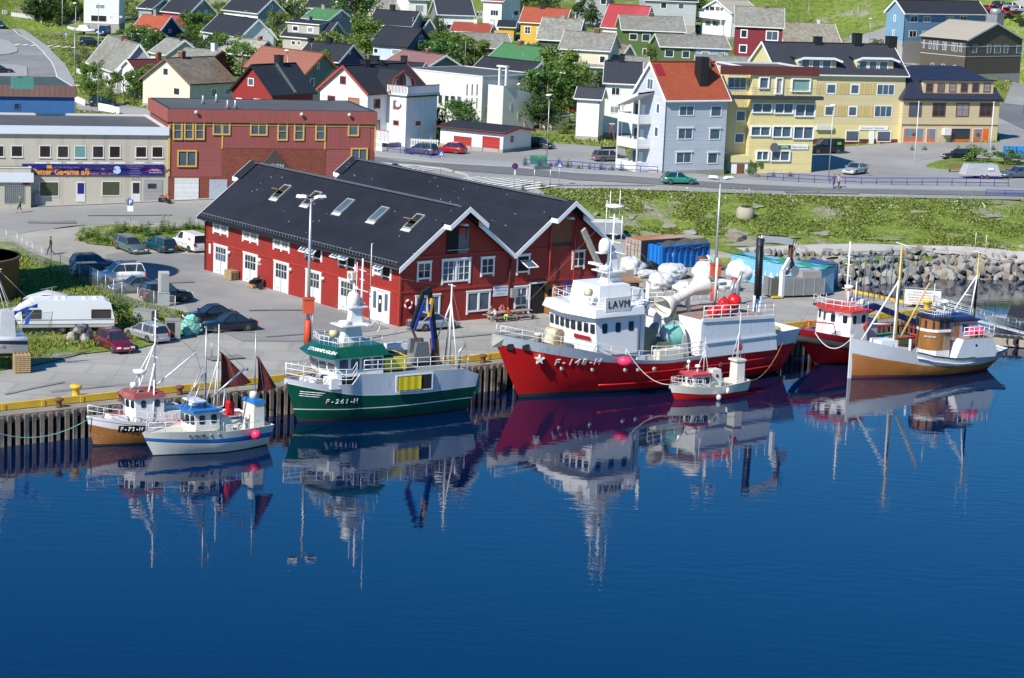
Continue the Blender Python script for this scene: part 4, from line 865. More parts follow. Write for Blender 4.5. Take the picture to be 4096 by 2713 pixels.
house('cream_slate_house','cream house with pale slate roof at the top edge, near the tall tree','2',(1085,95),(1420,112),1595,-6,hw=3.4,roof=S_,wall=w_cream,gwall=sand,G=((1455,85,1483,110),(1503,85,1533,110),(1490,0,1505,20)))
house('white_block_house','tall white rendered house with blue framed window, top edge','2',(1500,0),(1700,6),1800,-90,hw=6.5,roof=D_,wall=w_render,F=((1565,45,1642,118,dict(nx=3)),),wmin=4)
house('black_roof_house','white fronted two storey house with black tile roof','2',(1775,145),(2135,157),2258,3,hw=5.0,roof=r_darkc,wall=w_white,gwall=grey_d,F=((1860,228,1932,280),),G=((2145,112,2168,168),(2180,112,2202,168)))
house('red_ridge_house','large cream house with orange roof at the top edge','2',(2190,10),(2400,22),2580,-90,hw=6.5,roof=r_orange,wall=w_render,F=((2275,95,2355,152,dict(nx=3)),),G=((2528-30,100,2560-20,150),))
house('brick_red_house','small brick red house with orange sheet roof and white chimney','2',(1890,300),(2270,318),2372,232,hw=4.6,roof=mat('roof_orange_sheet',(.34,.07,.03),.6,noise=(1,.1),pat=('corr',.3,.3)),wall=brickr,F=((1942,318,2010,372),(1935,425,1995,460)),chim=((.55,whited,.7,.9),(.97,whited,.9,.9)))
house('mauve_gable_house','slate roofed house with mauve gable behind the green roof','3',(-368,455),(125,470),255,325,hw=3.0,roof=r_slate,wall=vb('boards_mauve',(.13,.10,.13)),G=((172,375,188,430),))
house('green_roof_long_house','long green roofed house with grey green gable above the flat white building','3',(-140,568),(340,636),468,470,hw=3.4,roof=r_green,wall=green_g,chim=((.35,BC,.8,.8),),G=((392,530,405,580),))
house('dark_gable_house','grey white gabled house with red windows behind the flat white building','3',(-320,705),(225,770),395,600,hw=4.2,roof=D_,wall=vb('boards_light_grey',(.42,.45,.47)),fr=red_trim,G=((277,660,303,738),(235,822,265,865),(303,815,330,885)))
house('yellow_house','sunflower yellow house with orange red roof and white corner windows','3',(175,215),(620,240),700,92,hw=4.6,roof=mat('roof_brick_orange',(.32,.065,.03),.75,noise=(1.5,.2),pat=('tile',.35,.2)),wall=yellowh,F=((232,252,292,322,dict(nx=2,nz=2)),(348,258,385,325,dict(nx=2,nz=2))),chim=((.4,BK,.9,1.1),))
house('yellow_porch','little yellow annexe with black roof left of the sunflower yellow house','3',(15,262),(150,268),190,205,hw=2.5,roof=D_,wall=yellowh,wmin=3)
house('dark_green_house','dark green house with slate roof and wooden veranda','3',(340,380),(735,402),838,188,hw=4.8,roof=r_slate,wall=green_d,F=((388,455,498,530,dict(nx=2)),),chim=((.5,gr,.8,.7),))
h_c2=house('cream_slate_two_storey','cream two storey house with broad slate roof and white framed windows','3',(550,468),(1045,495),1150,322,hw=6.4,roof=r_slate,wall=hb('boards_light_cream',(.66,.62,.46)),chim=((.62,BC,.9,.9),),F=((668,510,752,582),(660,655,742,730),(940,530,1000,600)))
house('slate_annexe','small slate roofed annexe at the right of the cream two storey house','3',(1085,515),(1165,525),1232,410,hw=3.6,roof=r_slater,wall=sand,wmin=3)
house('pale_blue_slate_house','pale blue boarded house with slate roof, left of black tiled one','3',(705,635),(1400,668),1442,545,hw=3.8,roof=r_slate,wall=vb('boards_ice_blue',(.6,.66,.68)),F=((780,665,858,738),(905,670,960,740)),wmin=8)
h_bt=house('black_tile_house','white rendered house with steep black tile roof behind the grey apartment block','3',(975,795),(1345,812),1425,600,hw=7.4,roof=r_darkc,wall=w_render,F=((1052,828,1138,906,dict(nx=2)),(1042,1000,1126,1076,dict(nx=2))),chim=((.45,BK,.8,1.2),(.12,BK,.6,.3)),wmin=8)
house('white_side_wing','narrow white wing with black tile roof beside the steep roofed house','3',(836,948),(966,956),1000,842,hw=5.6,roof=r_darkc,wall=w_render,wmin=4)
house('crimson_roof_house','white house under a bright crimson corrugated roof at the top','3',(950,265),(1350,292),1490,25,hw=3.4,roof=r_red,wall=w_white,gwall=grey_d)
h_gr=house('green_slate_house','big green house with long slate roof and white framed windows','3',(1150,288),(1765,312),1835,168,hw=5.4,roof=r_slate,wall=green_m,F=((1224,318,1302,382),(1345,322,1422,394),(1480,328,1560,402),(1350,458,1388,528)),chim=((.5,BC,.8,.8),))
h_sd=house('green_and_blue_house','semi detached house, green left half and pale blue right half, slate roof','3',(1515,448),(2190,472),2250,348,hw=4.4,roof=r_slate,wall=hb('boards_moss_green',(.095,.145,.06)),F=((1562,470,1645,543),(1723,480,1797,552)),chim=((.55,gr,.7,.5),))
xm_,_=face_hit(h_sd,'F',*K('3',1850,520));b=MB();b.box(xm_,-.40,h_sd.y0-.04,h_sd.y0-.003,.5,h_sd.hw+.15,mat('boards_blue_half',(.36,.43,.50),.65,pat=('vboard',.2,.2)));b.build('blue_cladding',h_sd.o)
h_sd.y0-=.045;wins(h_sd,'F',((1905,488,1982,560),(2085,500,2130,560)));h_sd.y0+=.045
house('low_slate_house','low slate roof directly behind the flat roofed yellow block','3',(1850,620),(2400,645),2500,548,hw=3.4,roof=r_slate,wall=w_greyb,chim=((.45,gr,.9,.6),))
house('grey_balcony_house','grey house with balcony at the top edge left of the crimson roof','3',(700,-30),(1030,-14),1090,-130,hw=6.5,roof=D_,wall=hb('boards_mid_grey',(.36,.36,.37)),F=((762,-10,822,42),(950,-10,1010,45),(715,120,745,180)),wmin=8)
house('long_grey_house','long light grey house at the top edge right of the crimson roof','3',(1370,5),(1880,25),1930,-60,hw=5.6,roof=D_,wall=hb('boards_ash_grey',(.45,.46,.46)),F=((1520,22,1580,82),(1685,32,1745,88)))
h_wb=house('white_balcony_house','white gabled house with full width balconies and beige roof','3',(1890,95),(2195,130),2420,2,'L',hw=5.6,roof=r_beige,wall=w_white,F=((1948,58,1985,105),(1985,58,2035,105),(2040,62,2085,108),(2085,70,2120,108),(1945,190,2000,248),(2012,195,2075,250)),wmin=8)
b=MB();xa,za=face_hit(h_wb,'F',*K('3',1898,118));xb_,zb_=face_hit(h_wb,'F',*K('3',2140,190))
b.box(xa,xb_,h_wb.y0-1.3,h_wb.y0-.01,zb_,zb_+.15,white);b.box(xa,xb_,h_wb.y0-1.3,h_wb.y0-1.24,zb_+.15,zb_+1.3,white);b.box(xa,xa+.06,h_wb.y0-1.24,h_wb.y0-.01,zb_+.15,zb_+1.3,white)
for x in(xa,xb_-.15):b.box(x,x+.14,h_wb.y0-1.28,h_wb.y0-1.14,0,zb_,white)
b.build('balcony',h_wb.o)
house('crimson_house','crimson boarded house with slate roof above the yellow buildings','4',(-137,240),(298,250),356,75,yaw=-4,hw=6.2,roof=r_slate,wall=crimson,F=((135,266,247,354,dict(nx=2,trim=.2)),(-84,256,-20,330,dict(trim=.2)),(-95,385,-26,460,dict(trim=.2))),chim=((.65,BC,.7,.6),))
house('orange_eave_slate_house','low house with lichen spotted slate roof beside the crimson one','4',(290,372),(795,388),822,208,hw=2.8,roof=mat('slate_lichen',(.27,.245,.19),.85,noise=(1.0,.35),col2=(.22,.18,.12),pat=('slate',.45,.18),streak=.3),wall=w_cream,chim=((.72,whited,.6,.9),))
h_bl=house('blue_house','large sky blue boarded house with black roof on stone basement','g',(467,168),(748,192),1860,3,'L',hw=6.6,wall=hb('boards_sky_blue',(.17,.30,.42)),roof=mat('roof_near_black',(.022,.024,.032),.8,noise=(1,.2)),found_h=1.3,chim=(),wmax=26,F=((598,198,625,288),(580,395,606,486)),G=((818,208,918,302,dict(nx=2)),(995,212,1092,302,dict(nx=2)),(1300,215,1398,285,dict(nx=2)),(1478,218,1572,290,dict(nx=2)),(800,405,902,502,dict(nx=2)),(978,410,1060,500,dict(nx=2))))
h_br=house('brown_hall','brown boarded hall with beige sheet roof and white window bands','g',(930,488),(1578,545),2350,318,'R',hw=7.0,wall=vb('boards_umber',(.095,.075,.055)),roof=r_beige,trim=mat('trim_silver',(.45,.47,.52),.5),wmax=26,cat='hall')
for kk,rects in(('F',((990,535,1012,645),(1068,550,1098,655),(1125,548,1150,660),(1168,550,1192,665),(1250,560,1275,670),(1282,562,1305,675),(1372,570,1400,682),(1410,578,1450,688),(1478,582,1508,692),(1090,838,1135,902),(1232,850,1280,902),(1388,868,1432,905))),('R',((1650,600,1708,708),(1845,602,1895,710),(1942,604,2025,712),(2068,604,2122,712),(2235,604,2312,714)))):
 wins(h_br,kk,rects,fr=mat('trim_silver',(.45,.47,.52)),gl=glassb,trim=.1)
b=MB();
for z in(3.85,5.75):b.box(h_br.x0+.003,h_br.x0+.06,h_br.y0,h_br.W-h_br.y0,z,z+.12,mat('trim_silver',(.45,.47,.52)));b.box(-h_br.L+.4,h_br.x0,h_br.y0-.06,h_br.y0-.003,z,z+.12,mat('trim_silver',(.45,.47,.52)))
b.build('trim',h_br.o)
b=MB();b.box(-3.5,-.9,h_br.W/2+.8,h_br.W/2+3.0,h_br.hw+h_br.rise-1.6,h_br.hw+h_br.rise+1.7,mat('vent_grey',(.2,.21,.23)));b.lathe([(.9,0),(1.1,.1),(1.1,.9),(.8,1.1),(0,1.1)],steel,(-2.2,h_br.W/2+1.9,h_br.hw+h_br.rise+1.7));b.build('roof_ventilator',h_br.o)
h_ap=house('white_apartment_house','white apartment house with grey basement at the top edge right of centre','4',(580,-20),(1140,-10),1230,-90,yaw=-10,hw=8.0,wall=w_whiteh,gwall=mat('boards_dark_teal',(.08,.12,.12)),roof=D_,found_h=2.2,F=((608,-22,715,12),(988,-20,1045,8),(1060,-20,1110,8),(605,55,642,80),(683,60,718,82),(992,68,1030,92),(1068,72,1105,95)),wmin=8)
house('white_garage_house','white house with garages below, behind the parked boat at upper left','1',(775,-60),(1145,-45),1285,-160,hw=6.6,wall=w_whiteh,gwall=w_render,roof=D_,F=((905,40,995,85,dict(nx=2)),(860,145,1010,205,dict(gl=dark_void,trim=.05)),(1035,150,1065,170),(1130,150,1155,170)),wmax=10)
house('pale_teal_house','pale teal grey house with small windows right of the garages','1',(1290,80),(1440,92),1575,-4,hw=4.4,wall=vb('boards_teal_grey',(.26,.33,.36)),roof=D_,G=((1385,70,1400,85),(1480,78,1500,92)))
house('teal_corner_house','teal and white house with red balcony at the top left corner','1',(100,-70),(440,-55),600,-160,hw=6.0,wall=w_render,gwall=vb('boards_teal',(.2,.28,.27)),roof=D_,F=((180,0,260,20),),wmax=9)
house('dark_trees_house','grey house behind dark trees at the top left','1',(600,-60),(720,-50),800,-140,hw=6.0,wall=grey_d,roof=D_)
def block(name,label,org,yaw,L,W,H,wall,cat='building',x0=None,roofm=r_flat,zf=-2.0,par=.25,parm=None,top=True):
 h=House();h.M=Matrix.Translation(org)@Matrix.Rotation(R(yaw),4,'Z');h.L,h.W,h.hw=L,W,H;h.x0=0.0;h.y0=0.0;h.yaw=yaw;h.k='s'
 h.o=thing(name,label,cat,org,R(yaw))
 b=MB();b.box(-L,0,0,W,zf,H,wall);b.build('wall',h.o)
 if top:
  b=MB();b.box(-L+.25,-.25,.25,W-.25,H+.003,H+.08,roofm);b.build('roof',h.o)
  b=MB();pm_=parm or whited
  b.box(-L-.05,.05,-.06,.2,H+.004,H+par,pm_);b.box(-L-.05,.05,W-.2,W+.06,H+.004,H+par,pm_);b.box(-L-.05,-L+.2,.2,W-.2,H+.004,H+par,pm_);b.box(-.2,.05,.2,W-.2,H+.004,H+par,pm_);b.build('parapet',h.o)
 return h
def lpt(h,p):return h.M@Vector(p)
def fpanel(h,k,r,m,name,face='F',d0=.004,d1=.05,parent=None):
 """a flat panel on a face covering a pixel rectangle"""
 x0,y0,x1,y1=r;ym,xm=(y0+y1)/2,(x0+x1)/2
 a=face_hit(h,face,*K(k,x0,ym))[0];c=face_hit(h,face,*K(k,x1,ym))[0];zt=face_hit(h,face,*K(k,xm,y0))[1];zb=face_hit(h,face,*K(k,xm,y1))[1]
 b=MB()
 if face=='F':b.box(min(a,c),max(a,c),h.y0-d1,h.y0-d0,zb,zt,m)
 else:b.box(h.x0+d0,h.x0+d1,min(a,c),max(a,c),zb,zt,m)
 o=b.build(name,parent or h.o);return o,a,c,zb,zt
cement=mat('painted_concrete',(.46,.42,.34),.85,noise=(.5,.1),pat=('vboard',2.4,.08),streak=.06)
PC=Vector((-39.2,256.0,1.0))
bk=at(*K('1',700,1068),9.9);Mi=(Matrix.Translation(PC)@Matrix.Rotation(R(18),4,'Z')).inverted();PD=(Mi@bk).y
pe=block('sign_building','long cream concrete workshop with blue sign band and white roof edge',PC,18,30,max(PD,8),8.5,cement,'workshop',par=.3)
b=MB();b.box(-30.1,-.01,-.35,-.003,8.05,8.95,mat('fascia_pale',(.62,.66,.72),.4,noise=(.6,.05)));b.build('fascia',pe.o)
wins(pe,'F',((-55,190,40,305),(103,190,217,305),(368,192,485,312),(538,195,655,315),(704,195,815,315,dict(gl=mat('blind_teal',(.12,.26,.25)))),(872,198,985,315),(1033,198,1142,315),(1283,203,1390,312),(1438,205,1545,312)),'5',fr=whited,gl=mat('glass_brown',(.03,.02,.02),.1,spec=.8),trim=.1,sill=True)
wins(pe,'F',((372,537,560,680),(962,535,1142,675)),'5',fr=whited,gl=mat('glass_olive',(.07,.08,.045),.1,noise=(.8,.5)),trim=.1)
navy=mat('sign_navy',(.012,.014,.16),.5);s_or=mat('sign_orange',(.75,.28,.03),.6);s_wh=mat('sign_white',(.7,.72,.75),.6)
o,a,c,zb,zt=fpanel(pe,'5',(208,372,1550,476),navy,'sign_band',d1=.16)
sg=lambda f:a+(c-a)*f
text('Petter Gagama a/s',.86,s_or,o,(sg(.27),-.17,(zb+zt)/2-.28),depth=.01,bold=.03,shear=.1,space=.98)
text('ALT I EL-INSTALLASJON',.26,mat('sign_dull',(.3,.2,.3)),o,(sg(.31),-.17,zt-.38),depth=.01)
text('BOLIG - SKIP - INDUSTRI',.27,s_or,o,(sg(.535),-.17,zt-.52),depth=.01);text('AUTOMASJON - TELE - DATA',.27,s_or,o,(sg(.535),-.17,zt-1.05),depth=.01)
b=MB();b.lathe([(0,0),(.42,0),(.44,-.02)][::-1],mat('logo_pale',(.45,.55,.75)),(sg(.665),-.18,(zb+zt)/2),axis='y',n=18);b.build('round_emblem',o)
b=MB();b.box(sg(.17),sg(.205),-.18,-.17,zt-.75,zt-.15,s_or);b.tube([(sg(.2),-.18,zt-.1),(sg(.225),-.18,zt-1.0),(sg(.235),-.18,zt-.95)],.04,mat('sign_rust',(.3,.12,.05)));b.build('emblem',o)
for i,tx in enumerate(('EL-INSTALLASJONER','TELEFONSENTRAL','HVITEVARER','ALARMANLEGG','DATANETT','BELYSNING')):text('- '+tx,.2,mat('sign_dull',(.3,.2,.3)),o,(sg(.79),-.17,zt-.18-i*.26),depth=.008)
b=MB();b.box(sg(.865),c-.02,-.18,-.165,(zb+zt)/2-.16,(zb+zt)/2+.16,mat('stripe_red',(.28,.01,.03)));b.box(a+.1,sg(.09),-.18,-.165,(zb+zt)/2-.16,(zb+zt)/2+.16,mat('stripe_red',(.28,.01,.03)));b.build('stripe',o)
text('EL PROFFEN',.26,s_wh,o,(sg(.935),-.19,(zb+zt)/2),depth=.006);text('EL PROFFEN',.26,s_wh,o,(sg(.045),-.19,(zb+zt)/2),depth=.006);text('www.elproffen.no',.2,s_wh,o,(sg(.94),-.17,zb+.35),depth=.006)
for x in(325,470,625,780,930,1075,1260,1440):
 x_,z_=face_hit(pe,'F',*K('5',x,352));b=MB();b.bar((x_,-.7,z_),(x_+1.15,-.7,z_),.12,.1,white);b.bar((x_+.25,0,z_-.1),(x_+.25,-.7,z_),.03,.03,white);b.bar((x_+.9,0,z_-.1),(x_+.9,-.7,z_),.03,.03,white);b.build('sign_lamp',pe.o)
def shop_door(h,k,r,m,glr=None,name='door',lbl=None):
 o,a,c,zb,zt=fpanel(h,k,r,whited,name,d1=.06)
 if lbl:o['label']=lbl
 g=MB();w=c-a;g.box(a+.12,c-.12,-.075+h.y0,-.05+h.y0,zb+(.9 if glr is None else glr),zt-.15,m);g.build('pane',o);return o
shop_door(pe,'5',(722,537,806,728),navy,lbl='white framed door with navy pane');shop_door(pe,'5',(1246,535,1330,725),glass)
fpanel(pe,'5',(1358,517,1540,725),mat('garage_grey',(.30,.30,.29),.5,pat=('hboard',.4,.1)),'garage_door');fpanel(pe,'5',(1398,555,1482,603),glass,'garage_window',d0=.052,d1=.06)
fpanel(pe,'5',(322,638,372,735),mat('cabinet_grey',(.20,.23,.25),.6),'cabinet',d1=.4)
en_c=at(*K('5',293,780),1.1)
en=block('entrance_block','low concrete entrance block with glass brick window and white fascia, left edge',en_c,18,12,4.2,4.3,cement,'entrance block',par=.1)
_z=face_hit(en,'F',*K('5',150,455))[1]
b=MB();b.box(-12.3,.25,-.3,3.0,_z-1.0,_z,mat('fascia_pale',(.62,.66,.72)));b.build('fascia',en.o)
wins(en,'F',((40,572,235,745,dict(nx=10,nz=8,sash=.03)),),'5',fr=mat('glass_brick_joint',(.3,.3,.29)),gl=mat('glass_brick',(.12,.14,.15),.2,noise=(3,.5)),trim=.06)
o,a,c,zb,zt=fpanel(en,'5',(214,520,286,570),s_wh,'sign',d1=.1);text('Rådhusveien',.17,navy,o,((a+c)/2,-.11,zb+.8),depth=.004);b=MB();b.box(a,c,-.11,-.102,zb,zb+.35,mat('stripe_red',(.5,.01,.02)));b.build('stripe',o)
ox=hb('boards_oxide_red',(.27,.072,.064),.22,.22);oxv=vb('boards_oxide_fascia',(.28,.075,.066),.2,.2);brick_w=mat('red_brick_wall',(.21,.055,.032),.85,noise=(.8,.2),pat=('brick',.24,.3))
ytrim=mat('yellow_trim',(.56,.36,.09),.55)
KC=PC+(Matrix.Rotation(R(18),4,'Z')@Vector((23.7,0,0)));KC.z=1.6
bk=at(*K('1',1127,930),11.9);Mk=Matrix.Translation(KC)@Matrix.Rotation(R(18),4,'Z');KD=(Mk.inverted()@bk).y
kl=block('brick_workshop','large oxide red building, boarded above and brick below, with yellow window frames',KC,18,23.7,min(max(KD,8),22),10.3,ox,'workshop',par=.12,parm=black)
kl.y0=-.05
b=MB()
xa=face_hit(kl,'F',*K('1',2100,1500))[0];z1=face_hit(kl,'F',*K('1',2200,1408))[1];z2=face_hit(kl,'F',*K('5',1800,488))[1];xr=face_hit(kl,'F',*K('2',716,1450))[0]
b.box(xa,xr,-.045,-.003,-1,z1,brick_w);b.box(-23.7,xa,-.046,-.003,-1,z2,brick_w);b.box(-.6,0,-.047,-.003,-1,z1,brick_w);b.build('brick_cladding',kl.o)
b=MB();b.box(xa,-.6,-.043,-.003,z1+.05,8.8,vb('boards_oxide_vertical',(.27,.07,.063)));b.build('board_cladding',kl.o)
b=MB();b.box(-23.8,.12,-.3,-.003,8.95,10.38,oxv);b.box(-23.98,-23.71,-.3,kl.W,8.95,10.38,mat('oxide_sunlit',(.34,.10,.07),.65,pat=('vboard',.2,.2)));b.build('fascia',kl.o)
b=MB();b.box(-23.7,0,-.12,-.05,8.62,8.78,ytrim);b.box(-23.78,-23.55,-.12,.1,z2,8.6,ytrim);b.box(xa-.05,xa+.12,-.12,-.05,z1,8.6,ytrim);x_=face_hit(kl,'F',*K('2',711,1300))[0];b.box(x_-.08,x_+.08,-.12,-.05,z1,8.6,ytrim);b.box(-.1,.06,-.12,-.05,z1-.3,8.6,ytrim);b.build('yellow_trim',kl.o)
kl.y0=-.055
yk=dict(fr=ytrim,gl=glassb,trim=.16,proud=.12,sash=.09)
wins(kl,'F',((1637,1150,1728,1325,dict(nz=2)),(1742,1150,1835,1325,dict(nz=2)),(1845,1150,1937,1325,dict(nz=2)),(2015,1155,2180,1280,dict(nx=2)),(1680,1425,1862,1582,dict(nx=2,gl=glass))),'1',**yk)
wins(kl,'F',((0,1157,165,1285,dict(nx=2)),(258,1160,358,1332,dict(nz=2)),(413,1160,515,1332,dict(nz=2)),(618,1165,716,1332,dict(nz=2)),(925,1165,1032,1290),(955,1405,1112,1558,dict(nx=2))),'2',**yk)
fpanel(kl,'5',(1652,503,1880,713),mat('garage_white',(.62,.63,.62),.5,pat=('hboard',.5,.12)),'garage_door',d1=.08);fpanel(kl,'5',(1982,517,2150,712),mat('garage_bluegrey',(.36,.40,.46),.5),'garage_door',d1=.08)
b=MB();b.lathe([(0,0),(.3,0),(.12,.5),(.12,.9),(0,1.0)],steel,n=10)
for f in((1922,985),(2048,970)):
 p=kl.M.inverted()@at(*K('1',*f),KC.z+10.4);inst('roof_vent',b.mesh('roof_vent'),kl.o,p)
for f in((2155,1030),(2228,1030)):
 p=kl.M.inverted()@at(*K('1',*f),KC.z+10.4);inst('roof_vent',b.mesh('roof_vent'),kl.o,p)
for k_,x,y in(('1',1850,1060),('2',480,1080),('2',932,1085)):
 x_,z_=face_hit(kl,'F',*K(k_,x,y));b=MB();b.lathe([(.05,0),(.22,-.35),(0,-.36)],mat('cream_lamp',(.6,.55,.42)),axis='y',n=10);b.bar((0,0,.1),(0,-.3,0),.05,.05,black);b.build('wall_lamp',kl.o,(x_,-.3,z_))
ax,az=face_hit(kl,'F',*K('7',888,-6));bx,bz=face_hit(kl,'F',*K('7',1045,198))
w_=abs(bx-ax);b=MB();b.prism([(-w_-.4,0),(w_+.4,0),(0,(az-bz)*(w_+.4)/w_)],0,.5,mat('sign_timber',(.06,.045,.04),.8,pat=('hboard',.3,.3)),Matrix(((1,0,0,0),(0,0,-1,0),(0,1,0,0),(0,0,0,1))))
o=b.build('triangular_sign',kl.o,(ax,-.06,az-(az-bz)*(w_+.4)/w_))
tx,tz_=face_hit(kl,'F',*K('7',882,140));text('KLEVEN',.62,mat('sign_letters',(.5,.5,.5)),o,(tx-ax,-.52,tz_-(az-(az-bz)*(w_+.4)/w_)),depth=.03);text('FISKE',.62,mat('sign_letters',(.5,.5,.5)),o,(tx-ax+1.2,-.52,tz_-(az-(az-bz)*(w_+.4)/w_)-.85),depth=.03)
bc=at(*K('1',708,1058),9.8);bc.z=4.0
bb_=block('blue_flat_building','blue walled flat building with copper brown roof edge behind the sign building',bc,19,24,15,8.6,mat('blue_render',(.04,.14,.33),.8,noise=(.8,.15),streak=.1),par=.05,roofm=mat('roof_green_black',(.05,.07,.06),.8,noise=(.6,.3)))
zt=face_hit(bb_,'F',*K('1',350,850))[1];bb_.o.children[0].scale=(1,1,1)
b=MB();b.box(-24.2,.2,-.3,-.003,7.5,8.8,mat('copper_brown',(.22,.12,.10),.6,noise=(1,.15),pat=('vboard',.6,.2)));b.build('fascia',bb_.o)
wins(bb_,'F',((130,975,192,1040),),'1',fr=mat('blue_trim',(.05,.12,.25)),gl=glass)
for k_,x,y,s_ in(('1',160,840,1.2),('1',240,842,1.8)):
 p=bb_.M.inverted()@at(*K(k_,x,y),12.8);b=MB();b.box(-s_/2,s_/2,-.5,.5,0,1.3,mat('vent_teal',(.08,.25,.2),.6));b.build('roof_unit',bb_.o,p)
redb=mat('trim_brick_red',(.38,.05,.035),.6)
h12=house('white_red_trim_house','large white boarded house with red trim, arched dormer and roof terrace','2',(628,850),(1118,903),1620,630,'L',hw=7.0,wall=w_white,roof=D_,trim=redb,W=13,F=((852,720,912,800,dict(fr=redb)),(735,908,808,998,dict(fr=redb)),(930,928,1037,1020,dict(fr=redb,gl=mat('curtain_tan',(.3,.17,.09))))),G=((1173,940,1232,1030,dict(fr=redb)),(1165,1140,1232,1245,dict(fr=redb,nx=2))),chim=((.35,BK,1.0,.8),(.6,BK,.8,.5)))
y1=face_hit(h12,'R',*K('2',1298,1000))[0];Mi=h12.M.inverted();d=Mi.to_3x3()@ray(*K('2',1477,1100));o_=Mi@Vector((0,0,CAM_H));t=(y1-o_.y)/d.y;wx=(o_+d*t).x;h12.x0=wx;y2=face_hit(h12,'R',*K('2',1768,1100))[0];zd=face_hit(h12,'R',*K('2',1600,903))[1];zg=face_hit(h12,'R',*K('2',1600,1335))[1]
b=MB();b.box(-.38,wx,y1,y2,-2,zd,w_white);b.build('wing_wall',h12.o)
b=MB();b.box(-.3,wx+.35,y1-.35,y2+.1,zd+.003,zd+.3,whited);b.box(wx+.2,wx+.36,y1-.36,y2+.1,zd-.2,zd-.003,black);b.build('terrace_deck',h12.o)
def railing(b,p0,p1,h=1.0,m=white,m2=redb,n=24):
 p0,p1=Vector(p0),Vector(p1);b.bar(p0+Vector((0,0,h)),p1+Vector((0,0,h)),.12,.1,m2)
 for k in range(n):q=p0.lerp(p1,(k+.5)/n);b.box(q.x-.06,q.x+.06,q.y-.06,q.y+.06,q.z,q.z+h-.05,m)
b=MB();railing(b,(-.2,y1-.3,zd+.3),(wx+.3,y1-.3,zd+.3),n=14);railing(b,(wx+.3,y1-.3,zd+.3),(wx+.3,y2,zd+.3),n=26);b.build('terrace_railing',h12.o)
gw0,gw1=y1-.4,y1+(y2-y1)*.78;gc=(gw0+gw1)/2;gh=h12.hw+h12.rise-.5-zd
prof=[(gw0,zd+.1),(gw0+.75,zd+gh*.68),(gc,zd+gh),(gw1-.75,zd+gh*.68),(gw1,zd+.1)]
b=MB();b.poly([(.0,y,z)for y,z in prof],w_white);b.build('dormer_face',h12.o)
b=MB()
for(ya,za),(yb,zb)in zip(prof,prof[1:]):b.poly([(-h12.L/2,ya,za+.1),(.5,ya,za+.1),(.5,yb,zb+.1),(-h12.L/2,yb,zb+.1)],D_)
b.build('dormer_roof',h12.o);b=MB()
for(ya,za),(yb,zb)in zip(prof,prof[1:]):b.bar((.5,ya,za),(.5,yb,zb),.1,.35,redb)
b.build('dormer_trim',h12.o)
b=MB();b.lathe([(.0,.02),(1.0,.02)],glass,(0,0,0),axis='x',n=12,a0=0,a1=math.pi);b.box(.01,.03,-1,1,-1.4,0,glass);b.tube([(.05,math.cos(a)*1.0,math.sin(a)*1.0)for a in[math.pi*i/10 for i in range(11)]],.07,white);b.bar((.05,0,-1.4),(.05,0,.95),.12,.06,brownr);b.build('arched_window',h12.o,(.01,gc,zd+gh*.62))
h12.y0=y1;wins(h12,'F',((1357,950,1412,1038),(1355,1143,1412,1190)),'2',fr=redb);wins(h12,'R',((1565,1145,1615,1190),),'2',fr=redb)
b=MB();b.lathe([(.0,.12),(.35,0),(.42,-.02)],whited,axis='y',n=14);x_,z_=face_hit(h12,'F',*K('2',1415,985));b.build('satellite_dish',h12.o,(x_,y1-.3,z_))
zb_=face_hit(h12,'F',*K('2',1330,1330))[1]
b=MB();b.box(-.4-3.5,wx-.6,y1-2.6,y1-.2,zb_-.1,zb_,white);railing(b,(-3.9,y1-2.5,zb_),(wx-.7,y1-2.5,zb_),1.5,n=26);b.build('balcony',h12.o)
g34=house('double_garage','low white double garage with red doors and black roof','2',(1768,1205),(2410,1270),2703,1212,'R',hw=2.6,wall=w_white,roof=D_,trim=redb,wmax=9,G=((2467,1293,2495,1348,dict(fr=brownr)),),F=((1930,1290,2097,1458,dict(fr=redb,gl=mat('garage_door_red',(.36,.03,.025),.5,pat=('hboard',.45,.2)),trim=.08)),(2200,1295,2366,1462,dict(fr=redb,gl=mat('garage_door_red',(.36,.03,.025))))),cat='garage')
slab_w=mat('institution_render',(.62,.61,.56),.85,noise=(.5,.12),streak=.12)
c33=at(*K('2',2188,1150),5.0);c33.z=4.6
h33=block('white_flat_building','flat roofed white rendered building with narrow slot windows',c33,-42,16,13,8.2,slab_w,par=.2)
zt=face_hit(h33,'F',*K('2',2100,715))[1];h33.o.scale=(1,1,max(.6,min(1.6,zt/8.3)))
h33.M=h33.M@Matrix.Diagonal((1,1,h33.o.scale[2],1))
wins(h33,'F',tuple((x,797,x+16,905)for x in(2050,2098,2145))+tuple((x,925,x+14,1028)for x in(2048,2096,2143))+((1785,898,1822,985),(1846,903,1882,1002),(1902,908,1942,1010),(1962,912,2002,1015)),'2',fr=slab_w,gl=glass,trim=.04)
c33b=at(*K('3',18,1215),4.4);c33b.z=4.2
h33b=block('white_sloped_annexe','tall white rendered annexe with sloping roof line and two slit windows',c33b,-42,3.0,9.5,7.0,slab_w,top=False,par=.2)
b=MB();zt=face_hit(h33b,'R',*K('3',25,815))[1];y2=face_hit(h33b,'R',*K('3',328,1000))[0];z2=face_hit(h33b,'R',*K('3',328,892))[1]
ob=h33b.o.children[0];me=ob.data
for v in me.vertices:
 if v.co.y>1:v.co.y=y2
 if v.co.z>1:v.co.z=zt if v.co.y<1 else z2
wins(h33b,'R',((96,975,103,1045),(165,1062,172,1135),(230,1150,237,1220)),'3',fr=slab_w,gl=glass,trim=.01)
b=MB();b.box(-1.7,.3,-.1,.5,0,.25,slab_w);b.box(-1.4,-1.1,.0,.4,-2.6,0,slab_w);b.box(-.1,.2,.0,.4,-2.6,0,slab_w)
